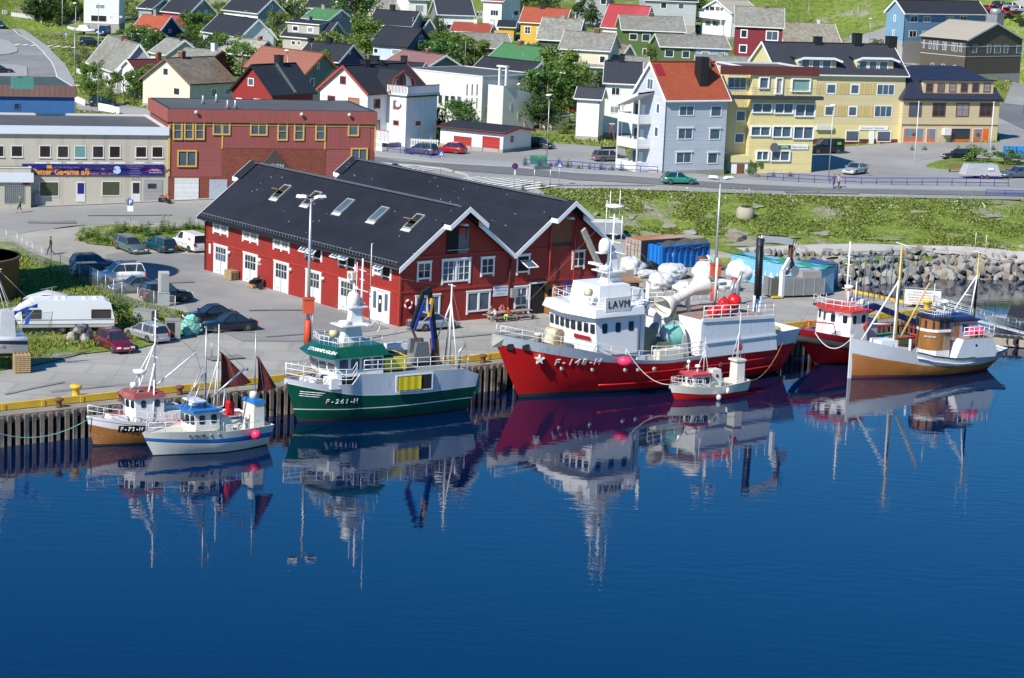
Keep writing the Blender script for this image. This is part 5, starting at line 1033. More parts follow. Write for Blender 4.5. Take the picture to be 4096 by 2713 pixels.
p=at(*K('3',100,640),15.0);b.build('bell_frame',h33b.o,(0,.3,zt+2.6))
gclad=hb('boards_dove_grey',(.50,.53,.58),.25,.12)
h54=house('grey_apartment_house','four storey pale grey apartment house with orange tile roof and balcony tower','3',(1235,915),(1572,968),2188,597,'L',hw=8.9,wall=gclad,roof=r_orange,rt=.2,ov=.3,W=None,wmax=16,trim=white,F=((1395,742,1452,852,dict(nx=2)),(1480,980,1515,1080),(1462,1200,1502,1300)),G=((1697,998,1838,1100,dict(nx=2)),(1995,1003,2098,1107),(1683,1213,1826,1322,dict(nx=2,lintel=True)),(1983,1218,2085,1325,dict(lintel=True)),(1665,1443,1814,1548,dict(nx=2,lintel=True)),(1963,1448,2062,1552,dict(lintel=True))),gl=glassb,cat='apartment house')
h=h54;sl_=h.rise/(h.L/2)
b=MB();cy=h.W*.66;b.box(-h.L/2+1.2,-h.L/2+2.5,cy-.6,cy+.6,h.hw+h.rise-2.6,h.hw+h.rise+.9,BK);b.build('chimney',h.o)
b=MB();b.box(-h.L/2+.15,-h.L/2+.75,h.W-1.6,h.W-1.1,h.hw+h.rise-1,h.hw+h.rise+.55,mat('chimney_rust',(.25,.1,.07)));b.build('chimney',h.o)
xl=face_hit(h,'F',*K('3',1228,1100))[0];xr=face_hit(h,'F',*K('3',1450,1100))[0]
zr=face_hit(h,'F',*K('3',1330,930))[1];bd=2.0;x0b,x1b=xl+.3,xr-.3
b=MB();b.poly([(x0b-.5,h.y0-bd-.5,zr-1.0),(x1b+.4,h.y0-bd-.5,zr+.9),(x1b+.4,h.y0,zr+.9+.25),(x0b-.5,h.y0,zr-.75)],D_);b.poly([(x0b-.5,h.y0-bd-.5,zr-1.2),(x0b-.5,h.y0,zr-.95),(x1b+.4,h.y0,zr+.95),(x1b+.4,h.y0-bd-.5,zr+.7)],white)
b.bar((x0b-.5,h.y0-bd-.5,zr-1.1),(x1b+.4,h.y0-bd-.5,zr+.8),.08,.35,white);b.build('balcony_roof',h.o)
for zf in(5.9,2.9,.1):
 b=MB();b.box(x0b,x1b,h.y0-bd,h.y0-.01,zf,zf+.15,whited);b.box(x0b,x1b,h.y0-bd,h.y0-bd+.06,zf+.15,zf+1.15,w_whiteh);b.box(x0b,x0b+.06,h.y0-bd+.06,h.y0-.01,zf+.15,zf+1.15,w_whiteh);b.box(x1b-.06,x1b,h.y0-bd+.06,h.y0-.01,zf+.15,zf+1.15,w_whiteh);b.build('balcony',h.o)
 b=MB();b.box(x0b+.9,x0b+1.7,h.y0-.06,h.y0-.005,zf+.15,zf+2.2,glass);b.box(x0b+2.2,x0b+3.0,h.y0-.06,h.y0-.005,zf+.15,zf+2.2,white);b.build('balcony_door',h.o)
b=MB()
for x in(x0b+.05,x1b-.05):b.bar((x,h.y0-bd+.1,-1.5),(x,h.y0-bd+.1,zr-(.9 if x<(x0b+x1b)/2 else-.6)),.14,.14,whited)
b.build('balcony_post',h.o)
fpan=MB();yy=h.W*.18;zz_=h.hw+h.rise*.80
P=[]
for u_,v_ in((.03,.93),(.03,.62),(.15,.62),(.15,.93)):P.append((-h.L/2*v_,h.W*u_,h.hw+h.rise*v_+.24))
fpan.poly(P[::-1]if False else P,mat('patch_crimson',(.30,.02,.03),.6,pat=('corr',.25,.4)));fpan.build('repair_sheet',h.o)
yel=hb('boards_pale_yellow',(.68,.58,.28),.22,.1);yelv=vb('boards_pale_yellow_vertical',(.66,.55,.26),.3,.25)
c53=at(*K('4',526,1500),4.1)
_h=House();_h.M=Matrix.Translation(c53)@Matrix.Rotation(R(20),4,'Z');_h.y0=0;_h.x0=0;L53=-face_hit(_h,'F',*K('4',0,1100))[0];_h.y0=1.0;LW=-face_hit(_h,'F',*K('3',2135,1300))[0]-L53
h53=block('yellow_flat_block','pale yellow four storey block with flat roof, brown fascia and window bands',c53,20,L53,11,10.6,yel,'apartment house',par=.25)
h53.hw=zt=face_hit(h53,'F',*K('4',300,592))[1];s_=zt/10.85
for ch in h53.o.children:ch.scale=(1,1,s_)
b=MB();z_=face_hit(h53,'F',*K('4',300,652))[1];b.box(-L53-4.5,.15,-.3,-.01,z_,zt+.25,mat('fascia_oxblood',(.13,.03,.025),.6,pat=('vboard',.2,.2)));b.build('fascia',h53.o)
wins(h53,'F',((75,665,162,768),(218,672,280,815,dict(gl=curtain)),(355,675,522,795,dict(gl=mat('blind_aqua',(.2,.32,.28)))),(15,885,190,978,dict(nx=2)),(205,888,375,985,dict(nx=2)),(385,890,562,1010,dict(nx=2)),(0,1085,178,1178,dict(nx=2)),(190,1088,358,1190,dict(nx=2)),(370,1090,548,1205,dict(nx=2)),(50,1298,160,1390,dict(nx=2)),(175,1300,345,1395,dict(nx=2))),'4',fr=white,gl=glassb,trim=.14,proud=.2)
za=face_hit(h53,'F',*K('4',280,858))[1]
b=MB();b.box(-L53-3.5,.6,-1.0,-.01,za,za+.45,mat('deck_black',(.04,.04,.045),.7));[b.box(-L53+i*1.1,-L53+.05+i*1.1,-.98,-.93,za+.46,za+1.4,steel)for i in range(11)];b.bar((-L53-3.5,-.96,za+1.42),(.6,-.96,za+1.42),.05,.05,steel);b.build('balcony',h53.o)
o,a,c,zb,zt2=fpanel(h53,'4',(238,1252,500,1290),s_wh,'sign',d1=.12)
b=MB();b.box(a+.05,a+(c-a)*.42,-.14,-.125,zb+.05,zt2-.05,mat('sign_green',(.01,.14,.05)));b.build('sign_field',o)
text('PEPPES',.34,white,o,(a+(c-a)*.22,-.145,(zb+zt2)/2),depth=.004);text('Pizzarestaurant',.34,mat('sign_dullgreen',(.15,.25,.22)),o,(a+(c-a)*.7,-.13,(zb+zt2)/2),depth=.004,shear=.2)
b=MB();b.lathe([(.0,.15),(.55,0),(.6,-.02)],mat('dish_grey',(.12,.12,.12)),axis='y',n=14);x_,z_=face_hit(h53,'F',*K('4',195,1272));b.build('satellite_dish',h53.o,(x_,-.5,z_))
c53b=h53.M@Vector((-L53,1.0,0))
h53b=block('yellow_stair_wing','narrow yellow boarded stair wing with white entrance porch',c53b,20,LW,9,9.0,yelv,'apartment house',par=.15)
zt=face_hit(h53b,'F',*K('3',2240,640))[1];[setattr(ch,'scale',(1,1,zt/9.15))for ch in h53b.o.children]
wins(h53b,'F',((2158,725,2335,858,dict(nx=3)),(2232,1048,2328,1152),(2218,1258,2316,1358)),'3',fr=white,gl=glassb,trim=.14)
b=MB();z_=face_hit(h53b,'F',*K('3',2250,1500))[1];b.box(-LW,-.2,-2.0,-.01,z_-.3,z_+.55,yel);b.box(-LW+.2,-.4,-1.85,-.01,-1.5,z_-.3,white);b.box(-1.9,-.9,-1.92,-1.86,-.6,z_-.5,mat('door_brown',(.16,.07,.03)));b.box(-4.9,-3.6,-1.92,-1.86,.5,z_-.6,glass);b.build('porch',h53b.o)
yel2=hb('boards_straw',(.62,.53,.30),.22,.1);yel3=vb('boards_straw_panel',(.58,.44,.19),.45,.3)
h52=house('tall_yellow_house','tall straw yellow house with dark corrugated roof and two hipped dormers','4',(235,655),(1378,668),1400,392,'R',hw=9.4,wall=yel2,roof=r_darkc,yaw=20,W=11,ov=.35,chim=((.42,BK,1.0,1.0),(.72,BK,1.1,1.6),(.985,BK,1.3,1.3)),cat='apartment house',F=((660,722,745,815,dict(trim=.18)),(865,725,948,818,dict(trim=.18)),(1095,725,1250,825,dict(nx=3)),(643,912,728,1005,dict(trim=.18)),(845,915,928,1008,dict(trim=.18)),(1072,915,1228,1015,dict(nx=3)),(825,1125,945,1225,dict(gl=glassb)),(1095,1130,1218,1228,dict(gl=glassb)),(580,1120,695,1200,dict(gl=glass,trim=.05))),gl=glassb)
h=h52
for r in((560,722,655,812),(750,722,862,815),(952,722,1090,818),(560,912,640,1003),(732,912,843,1006),(932,915,1070,1010)):fpanel(h,'4',r,yel3,'board_panel',d1=.04)
zs=face_hit(h,'F',*K('4',900,1085))[1];b=MB();b.box(-h.L+.4,h.x0,h.y0-.05,h.y0-.004,-1.0,zs,mat('render_primrose',(.68,.58,.26),.8,noise=(.5,.05)));b.box(-h.L+.4,h.x0,h.y0-.08,h.y0-.051,-1.0,.45,brownr);b.build('shop_front',h.o)
h.y0-=.06;wins(h,'F',((825,1125,945,1225),(1095,1130,1218,1228)),'4',fr=white,gl=glassb)
o,a,c,zb,zt2=fpanel(h,'4',(945,1092,1190,1124),white,'sign',d1=.1);text('Hammerfest Trafikkskole',.36,mat('ink',(.05,.06,.12)),o,((a+c)/2-.2,h.y0-.105,(zb+zt2)/2),depth=.004)
fpanel(h,'4',(1028,1132,1070,1270),white,'door',d1=.06);fpanel(h,'4',(565,1083,710,1122),whited,'lintel_box',d1=.4);h.y0+=.06
sl_=h.rise/(h.W/2)
for(xa_,xb_),wr in(((340,745),((440,508,520,600),(535,512,610,605),(620,515,703,612))),((850,1240),((940,520,1015,612),(1025,522,1100,615),(1112,525,1195,618)))):
 yq=h.y0+.9;h2=House();h2.M=h.M;h2.y0=yq;h2.x0=0;h2.o=h.o;h2.k='4'
 a=face_hit(h2,'F',*K('4',xa_+75,560))[0];c=face_hit(h2,'F',*K('4',xb_,560))[0];zt2=face_hit(h2,'F',*K('4',(xa_+xb_)/2,503))[1];zb=h.hw+yq*sl_
 y2=min((zt2-h.hw)/sl_,h.W/2)
 b=MB();b.poly([(a,yq,zb-.4),(c,yq,zb-.4),(c,yq,zt2),(a,yq,zt2)],yel2);b.poly([(c,yq,zb-.4),(c,y2,zt2),(c,yq,zt2)],yel2);b.poly([(a,yq,zb-.4),(a,yq,zt2),(a,y2,zt2)],yel2);dm=b.build('dormer',h.o)
 h2.o=dm;wins(h2,'F',wr,'4',fr=white,gl=glassb,trim=.15)
 zr=zt2+1.15;m_=(a+c)/2;e=.55;yb=min((zr-h.hw)/sl_,h.W/2);yb2=min((zt2-h.hw)/sl_+.2,h.W/2)
 b=MB();b.poly([(a-e,yq-e,zt2),(c+e,yq-e,zt2),(m_,yq+1.6,zr)],r_darkc);b.poly([(c+e,yq-e,zt2),(c+e,yb2,zt2+.1),(m_,yb,zr),(m_,yq+1.6,zr)],r_darkc);b.poly([(a-e,yb2,zt2+.1),(a-e,yq-e,zt2),(m_,yq+1.6,zr),(m_,yb,zr)],r_darkc)
 b.build('dormer_roof',dm);b=MB();b.bar((a+.6,yq-e,zt2+.0),(c-.6,yq-e,zt2+.0),.1,.32,white);b.bar((a-e-.2,yq-e,zt2-.45),(a+.6,yq-e,zt2),.1,.3,white);b.bar((c+e+.2,yq-e,zt2-.45),(c-.6,yq-e,zt2),.1,.3,white);b.build('dormer_fascia',dm)
c51=at(*K('4',2128,1268),4.3);Hs=0
h51=block('mansard_shop','cream shop building with blue black mansard roof, red windows and orange shop fronts',c51,22,16,10,6.6,hb('boards_vanilla',(.58,.48,.28),.22,.1),'shop',top=False)
Ls=-face_hit(h51,'F',*K('4',1310,1100))[0];ze=face_hit(h51,'F',*K('4',1750,862))[1]
me=h51.o.children[0].data
for v in me.vertices:
 if v.co.x<-1:v.co.x=-Ls
 if v.co.z>1:v.co.z=ze
h51.L=Ls;rm_=mat('mansard_blue_black',(.025,.03,.055),.4,noise=(1,.1),pat=('tile',.4,.25))
h3=House();h3.M=h51.M;h3.y0=1.0;h3.x0=0;zt=face_hit(h3,'F',*K('4',1800,688))[1]
W_s=10
def mans(b):
 e=.4;ti=1.4
 A=[(-Ls-e,-e,ze),(e,-e,ze),(e,W_s+e,ze),(-Ls-e,W_s+e,ze)];Bq=[(-Ls+ti,1.0,zt),(-ti,1.0,zt),(-ti,W_s-1.0,zt),(-Ls+ti,W_s-1,zt)];Cq=[(-Ls+ti+2.5,W_s/2,zt+1.7),(-ti-2.5,W_s/2,zt+1.7)]
 for i in range(4):b.poly([A[i],A[(i+1)%4],Bq[(i+1)%4],Bq[i]],rm_)
 b.poly([Bq[0],Bq[1],Cq[1],Cq[0]],rm_);b.poly([Bq[1],Bq[2],Cq[1]],rm_);b.poly([Bq[2],Bq[3],Cq[0],Cq[1]],rm_);b.poly([Bq[3],Bq[0],Cq[0]],rm_);b.poly(A[::-1],white)
b=MB();mans(b);b.box(-Ls-.4,.4,-.45,-.3,ze-.15,ze+.05,black);ro=b.build('roof',h51.o)
xa=face_hit(h51,'F',*K('4',1500,780))[0];xb_=face_hit(h51,'F',*K('4',2105,780))[0]
b=MB();b.box(xa,xb_,.05,2.4,ze+.25,zt-.1,mat('boards_vanilla',(.58,.48,.28)));b.box(xa-.35,xb_+.35,-.25,2.2,zt-.1,zt+.08,rm_);b.build('attic_wall',h51.o)
h51.y0=.04;rw=mat('window_oxide',(.24,.05,.04),.6)
wins(h51,'F',tuple((x,718,x+62,798,dict(nz=2))for x in(1520,1620,1720,1820,1918,2017)),'4',fr=rw,gl=glass,trim=.12)
h51.y0=0;wins(h51,'F',tuple((x,892,x+112,1010,dict(nx=2,nz=2))for x in(1372,1577,1780,1982)),'4',fr=rw,gl=glass,trim=.14)
orange_s=mat('shop_orange',(.75,.13,.015),.6);sh_g=mat('shop_glass',(.18,.24,.26),.15,noise=(.6,.4))
for r in((1320,1105,1500,1232),(1520,1108,1605,1235),(1722,1105,1905,1235),(1922,1110,2005,1235)):
 o,a,c,zb,zt2=fpanel(h51,'4',r,whited,'shop_window',d1=.05)
 b=MB();b.box(a+.1,c-.1,-.062,-.052,zb+.1,zt2-.1,orange_s);b.build('orange_frame',o);b=MB();b.box(a+.35,c-.15,-.075,-.063,zb+.55,zt2-.12,sh_g if r[0]!=1722 else glass);b.build('pane',o)
 if r[0]in(1320,1922):
  b=MB();m_=(a+c)/2+.1;zc=(zb+zt2)/2+.1;b.lathe([(0,-.085),(.28,-.085)],orange_s,(m_,0,zc),axis='y',n=12)
  for i in range(8):t=i*math.pi/4;b.bar((m_+.33*math.cos(t),-.082,zc+.33*math.sin(t)),(m_+.6*math.cos(t),-.082,zc+.6*math.sin(t)),.05,.01,orange_s)
  b.build('sun_emblem',o)
fpanel(h51,'4',(2010,1112,2055,1262),orange_s,'door',d1=.05);fpanel(h51,'4',(1660,1108,1718,1165),whited,'awning_box',d1=.7)
zs=face_hit(h51,'F',*K('4',1700,1085))[1];b=MB();b.box(-Ls,0,-.06,-.004,zs,zs+.12,brownr);b.box(-Ls,0,-.05,-.004,-1,.25,brownr);b.build('trim',h51.o)
def gl_paint(n,c,r=.28,**k):return mat(n,c,r,noise=(.8,.07),coat=.25,**k)
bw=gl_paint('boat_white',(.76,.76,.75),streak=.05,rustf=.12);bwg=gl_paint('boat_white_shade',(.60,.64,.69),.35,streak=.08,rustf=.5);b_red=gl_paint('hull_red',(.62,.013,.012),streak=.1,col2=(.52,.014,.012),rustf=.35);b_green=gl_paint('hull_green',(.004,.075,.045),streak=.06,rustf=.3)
antif=mat('antifouling',(.035,.03,.028),.8,noise=(2,.4));deck_g=mat('deck_grey_green',(.20,.23,.2),.8,noise=(2,.3),col2=(.25,.2,.15));deck_r=mat('deck_maroon',(.26,.05,.045),.7,noise=(2,.25),col2=(.3,.1,.08))
planks=mat('hull_planks',(.42,.17,.035),.35,noise=(1.2,.3),col2=(.33,.12,.025),pat=('hboard',.16,.3),coat=.3,streak=.15)
pinkb=mat('fender_pink',(.85,.03,.12),.45,noise=(2,.05));rope_g=mat('rope_green',(.18,.42,.34),.9);rope_w=mat('rope_pale',(.55,.55,.5),.9);net_g=mat('net_green',(.20,.50,.42),.9,noise=(6,.35))
bglass=mat('boat_glass',(.015,.02,.03),.06,spec=.8)
class Boat:
 def __init__(s,name,label,bow,yaw,L,back=0,cat='fishing boat'):
  h=Vector((math.cos(R(yaw)),math.sin(R(yaw)),0));n=Vector((-h.y,h.x,0));c=at(bow[0],bow[1],-2.5)-h*(L/2)+n*back
  s.o=thing(name,label,cat,(c.x,c.y,-2.5),R(yaw))
 def hull(s,xs,xb,B,levels,over=(.4,1.0),bs=.8,draft=1.3,tm=.55,deckz=None,deckm=None,inm=None,N=30,bow_p=2.2,name='hull'):
  P=lambda v,x:v if isinstance(v,(int,float))else float(np.interp(x,[q[0]for q in v],[q[1]for q in v]))
  top=levels[-1][0];zb_top,zs_top=P(top,99),P(top,-99)
  def ends(z,which):
   if which:return xb+(over[1]*(max(z,0)/zb_top)**.9 if z>0 else z*.5)
   return xs-(over[0]*(max(z,0)/zs_top)if z>0 else z*.6)
  def pt(t,zf,inset=0.0):
   x=xs+(xb-xs)*t;xe=x+over[1]*max(0,(t-.6)/.4)if t>.6 else x-over[0]*max(0,(.2-t)/.2)
   z=P(zf,xe)if zf is not None else-draft
   X=ends(z,0)+(ends(z,1)-ends(z,0))*t
   q=(z+draft)/(P(top,xe)+draft)
   f=max(q,0)**(.22+.5*max(0,(t-.5)/.5)+.18*max(0,(.3-t)/.3))
   bd=1-max(0,(t-tm)/(1-tm))**bow_p if t>tm else 1-(1-bs)*((tm-t)/tm)**2.2
   bl=1-max(0,(t-tm*.85)/(1-tm*.85))**(bow_p*.72)if t>tm*.85 else bd
   w=(bd*q+bl*(1-q))*f*B/2
   return X,max(w-inset,0),z
  rows=[];ts=[i/N for i in range(N+1)]
  L_=[(None,None)]+levels;b=MB()
  for sgn in(1,-1):
   g=[[(lambda p:(p[0],p[1]*sgn,p[2]))(pt(t,zf))for t in ts]for zf,_ in L_]
   if sgn>0:g=[r[::-1]for r in g]
   b.grid(g,lambda i,j:levels[i][1],True)
  g=[[(p[0],p[1]*k,p[2])for k in(1,-1)]for p in[pt(0,zf)for zf,_ in L_]]
  b.grid(g,lambda i,j:levels[i][1],False)
  s.hull_o=b.build(name,s.o)
  cache={}
  def surf(x,z):
   key=round(z,3)
   if key not in cache:q=[pt(i/100,z)for i in range(101)];cache[key]=([p[0]for p in q],[p[1]for p in q])
   return float(np.interp(x,*cache[key]))
  s.surf=surf
  s.edge=lambda x:(lambda t:pt(t,top))(min(max((x-(xs-over[0]))/(xb+over[1]-xs+over[0]),0),1))
  if deckz is not None:
   b=MB();im=inm or levels[-1][1]
   for sgn in(1,-1):
    a=[pt(t,top)for t in ts];ins=[(p[0],max(p[1]-.1,0)*sgn,p[2])for p in a];out=[(p[0],p[1]*sgn,p[2]+.01)for p in a];dn=[(p[0],max(min(p[1],surf(p[0],min(P(deckz,p[0]),p[2]-.02)))-.13,0)*sgn,min(P(deckz,p[0]),p[2]-.02))for p in a]
    g=[out,[(x,y,z+.01)for x,y,z in ins],dn]
    if sgn<0:g=[r[::-1]for r in g]
    b.grid(g,im,False)
   b.build('bulwark',s.o)
   b=MB();dk=[pt(t,top)for t in ts];g=[[(p[0],sg*max(min(p[1],surf(p[0],min(P(deckz,p[0]),p[2]-.02)))-.12,0),min(P(deckz,p[0]),p[2]-.02))for p in dk]for sg in(1,-1)]
   b.grid(g[::-1],deckm or deck_g,False);b.build('deck',s.o)
  return s
 def rail(s,x0,x1,h=.95,m=None,sides=(1,-1),rows=2,step=1.1,r=.03,inset=.08,base=None):
  m=m or bw;b=MB();n=max(2,int(abs(x1-x0)/step));
  for sgn in sides:
   pts=[s.edge(x0+(x1-x0)*i/(n*2))for i in range(n*2+1)];pts=[(p[0],max(p[1]-inset,.02)*sgn,p[2]if base is None else base)for p in pts]
   for k in range(rows):b.tube([(x,y,z+h*(k+1)/rows)for x,y,z in pts],r,m,5)
   for p in pts[::2]:b.tube([p,(p[0],p[1],p[2]+h)],r*.8,m,4)
  return b.build('railing',s.o)
 def part(s,b,name,parent=None):return b.build(name,parent or s.o)
def cabin(bt,x0,x1,y,z0,z1,m,tx=.1,rk=.15,wins_=(),name='wheelhouse',gm=None,bulge=0.0,roofm=None,brim=.0,roofh=.12,ww=.5,wh=.5,wz=None,side_n=3,front_n=3,rear=0):
 """house with raked front (x1 side), roof brim, and windows as parts on the front and both sides"""
 b=MB();P0=[(x0,-y),(x1,-y),(x1+bulge,0),(x1,y),(x0,y)];P1=[(x0,-y+tx),(x1+rk,-y+tx),(x1+bulge+rk,0),(x1+rk,y-tx),(x0,y-tx)]
 g=[[(px,py,z0)for px,py in P0],[(px,py,z1)for px,py in P1]];b.grid(g,m,False,True,False,True);o=b.build(name,bt.o)
 if roofm is not None:
  b=MB();P=[(px+(brim if px>x0 else-brim*.5),py*(1+brim/y))for px,py in P1];Q_=[(px+(brim*.2 if px>x0 else 0),py)for px,py in P1]
  g=[[(px,py,z1+.003)for px,py in P],[(px,py,z1+roofh)for px,py in(P if roofh<.2 else Q_)]];b.grid(g,roofm,False,True,True,True);b.build('cabin_roof',o)
 wz=wz if wz is not None else z1-wh-.15;f=(wz+wh/2-z0)/(z1-z0);yy=y-tx*f+.012;b0=None
 def wmesh(w):
  q=MB();pr_=[(-w/2,.08),(-w/2+.08,0),(w/2-.08,0),(w/2,.08),(w/2,wh-.08),(w/2-.08,wh),(-w/2+.08,wh),(-w/2,wh-.08)]
  q.grid([[(a,-.02,c)for a,c in pr_],[(a,.02,c)for a,c in pr_]],gm or bglass,False,True,True,True);return q.mesh('window')
 me=wmesh(ww)
 for i in range(side_n):
  xx=x0+(x1-x0)*(i+.5)/side_n
  for sg in(1,-1):inst('window',me,o,(xx,yy*sg,wz),0)
 L2=math.hypot(y,bulge)
 for sg in(1,-1):
  for i in range(front_n):
   t=(i+.5)/front_n;inst('window',me,o,(x1+rk*f+bulge*(1-t)+.012,(y-tx*f)*t*sg,wz),(0,0,R(90)-sg*math.atan2(bulge,y)*-1))
 return o
def lattice_mast(bt,x,y,z0,z1,r=.09,m=None,arms=(),legs=(),name='mast',extra=()):
 b=MB();m=m or bw;b.tube([(x,y,z0),(x,y,z1)],r,m,7,r*.55)
 for z,w in arms:b.bar((x,y-w,z),(x,y+w,z),.07,.05,m)
 for(dx,dy,zt)in legs:b.tube([(x+dx,y+dy,z0),(x,y,zt)],r*.6,m,5)
 for(p,q,rr)in extra:b.tube([p,q],rr,m,5)
 return b.build(name,bt.o)
def hull_text(bt,t,size,m,x,z,depth=.02,name='registration_number',**k):
 w=size*.62;n=len(t);b=MB();vs,fs=[],[]
 for i,ch in enumerate(t):
  cx=x+w*((n-1)/2-i)
  if ch==' ':continue
  me=text_mesh(ch,size,m,depth=depth,**k);y=bt.surf(cx,z);dy=(bt.surf(cx+.3,z)-bt.surf(cx-.3,z))/.6;dz=(bt.surf(cx,z+size/2)-bt.surf(cx,z-size/2))/size
  ex=Vector((-1,-dy,0)).normalized();ez=Vector((0,dz,1)).normalized();nn=ex.cross(ez);o0=Vector((cx,y,z))+nn*(depth+.015);i0=len(vs)
  vs+=[tuple(o0+ex*v.co.x+ez*v.co.y+nn*v.co.z)for v in me.vertices];fs+=[tuple(i0+q for q in p.vertices)for p in me.polygons];bpy.data.meshes.remove(me)
 b.v,b.f=vs,fs;b.mi(m);b.m=[0]*len(fs);b.sm=[False]*len(fs);return b.build(name,bt.hull_o)
def btext(bt,t,size,m,x,y,z,yaw=0,name='lettering',tilt=0,**k):return text(t,size,m,bt.o,(x,y,z),(R(90-tilt),0,R(180+yaw)),name,**k)
def fender(bt_or_loc,r,m,label,n=12,grp=None,sz=1.0,sx=1.0,name='buoy_fender',cat='fender'):
 b=MB();b.ball((0,0,0),r,m,14,sx,1,sz);b.lathe([(r*.22,r*sz*.9),(r*.2,r*sz*1.12),(0,r*sz*1.14)],black,n=8);o=b.build(name,None,bt_or_loc);return tag(o,label,cat,grp)
def loc_of(bt,x,y,z):return bt.o.matrix_basis@Vector((x,y,z))
def line(name,pts,r,m,label,cat='rope'):
 o=MB().tube(pts,r,m,5).build(name);return tag(o,label,cat)
def sag(p,q,d,n=9):p,q=Vector(p),Vector(q);return[p.lerp(q,i/n)-Vector((0,0,d*4*(i/n)*(1-i/n)))for i in range(n+1)]
rs=Boat('red_fishing_vessel','largest ship, red hulled with white superstructure, moored right of the warehouse',(2078,1590),217.6,25.5)
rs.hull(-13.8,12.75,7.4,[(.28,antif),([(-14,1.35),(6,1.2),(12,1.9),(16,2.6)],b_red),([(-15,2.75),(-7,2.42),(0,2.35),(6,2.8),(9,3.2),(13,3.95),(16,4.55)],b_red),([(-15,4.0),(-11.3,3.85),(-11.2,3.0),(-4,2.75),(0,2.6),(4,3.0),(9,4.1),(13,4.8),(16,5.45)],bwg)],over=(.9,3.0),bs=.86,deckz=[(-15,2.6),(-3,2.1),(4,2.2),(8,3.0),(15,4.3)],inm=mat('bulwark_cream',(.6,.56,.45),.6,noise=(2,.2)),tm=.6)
b=MB()
for z0,x0,x1 in((1.75,-12.5,4.0),(.95,-12,8.0)):
 pts=[rs.edge(x0+(x1-x0)*i/12)for i in range(13)];b.tube([(p[0],p[1]+(.0 if z0>1.5 else-.12),z0+.012*(p[0]+3)**2*.12)for p in pts],.06,b_red,5)
b.build('rubbing_strake',rs.hull_o)
rs.rail(15.2,3.0,.75,rows=2,step=1.3);rs.rail(3.0,-3.2,1.15,rows=3,step=1.25,r=.035,sides=(1,));rs.rail(3.0,-3.2,1.15,rows=3,step=1.25,sides=(-1,))
b=MB();b.box(3.4,7.2,-2.3,2.3,2.1,3.45,bw);b.build('deckhouse_base',rs.o)
sup=cabin(rs,3.4,7.5,3.05,3.4,6.35,bw,tx=.1,rk=.28,bulge=.25,ww=.52,wh=.78,wz=5.2,side_n=3,front_n=4,name='superstructure')
b=MB();P0=[(3.0,-3.1),(7.7,-3.1),(8.3,0),(7.7,3.1),(3.0,3.1)];P1=[(3.0,-3.3),(8.2,-3.4),(8.9,0),(8.2,3.4),(3.0,3.3)];P2=[(3.0,-3.2),(8.0,-3.2),(8.6,0),(8.0,3.2),(3.0,3.2)];P3=[(3.1,-3.0),(7.5,-2.9),(8.1,0),(7.5,2.9),(3.1,3.0)]
b.grid([[(x,y,z)for x,y in P]for P,z in((P0,6.352),(P1,6.55),(P2,7.2),(P3,7.25))],bw,False,True,True,True);b.build('bridge_brim',sup)
b=MB();b.box(3.2,6.6,-1.9,1.9,7.25,8.75,bw,None,.15,.2);b.box(1.9,3.2,-1.9,1.9,7.25,8.3,bw,None,.1,.1);b.build('upper_deckhouse',sup)
b=MB();pts=[(3.2,3.05,7.25),(7.5,2.95,7.25),(8.2,0,7.25),(7.5,-2.95,7.25),(3.2,-3.05,7.25)]
for k in(.4,.8):b.tube([(x,y,z+k)for x,y,z in pts],.03,bw,5)
for p,q in zip(pts,pts[1:]):
 for i in range(3):v=Vector(p).lerp(Vector(q),i/3);b.tube([v,v+Vector((0,0,.8))],.025,bw,4)
b.build('bridge_railing',sup)
b=MB();b.box(4.5,7.1,3.22,3.3,6.95,8.1,whited);o=b.build('name_board',sup);text('LAVM',.82,black,o,(5.75,3.32,7.52),(R(90),0,R(180)),depth=.012,space=1.15)
b=MB();b.box(5.9,6.0,-1.0,1.0,0,.35,mat('name_red',(.4,.01,.02)));
o=text('OSVALDSON',.3,black,sup,(7.93,1.55,4.75),(R(95),0,R(94.7)),'name_plate_lettering',depth=.01);b=MB();b.box(-.95,.95,-.17,.17,-.01,.0,mat('name_red',(.45,.01,.03)));b.build('name_plate',o)
mt=lattice_mast(rs,3.9,0,8.7,14.8,.12,bw,arms=((12.0,1.0),(13.9,.6),(11.2,1.6),(12.6,.5)),legs=((.8,.5,11.5),(.8,-.5,11.5)),extra=(((3.9,1.0,12),(3.9,1.0,14.2),.035),((3.9,-1.0,12),(3.9,-1.0,15.2),.035),((3.9,.6,13.9),(3.9,.6,16.2),.035),((3.9,-.6,13.9),(3.9,-.6,16.0),.035)))
b=MB();b.prism([(3.3,-.5),(4.6,-.5),(4.6,.5),(3.3,.5)],8.75,9.1,bw);b.box(3.5,4.3,-.3,.3,9.1,11.3,bw,None,.1,.08);b.box(3.2,5.2,-1.0,1.0,9.6,9.7,bw);b.box(4.1,5.4,-.4,.4,11.1,11.18,bw);b.lathe([(.7,0),(.8,.1),(.75,.2),(.1,.3)],bw,(3.9,0,14.75),n=12);b.build('mast_housing',mt)
b=MB();b.lathe([(.45,0),(.5,.25),(.5,.6),(.42,.9),(.22,1.1),(0,1.15)],bw,(4.75,0,11.18),n=14);b.build('radome',mt);b=MB();b.lathe([(.4,0),(.45,.1),(.45,.35),(0,.42)],bw,(4.9,.3,9.75),n=14);b.box(4.6,5.0,-1.7,-.3,10.0,10.18,bw);b.lathe([(.3,0),(.3,.5),(0,.6)],mat('searchlight_cream',(.6,.52,.3)),(7.3,1.6,8.3),axis='x');b.tube([(7.4,1.6,7.3),(7.4,1.6,8.3)],.06,whited);b.build('radar_and_searchlight',mt)
b=MB()
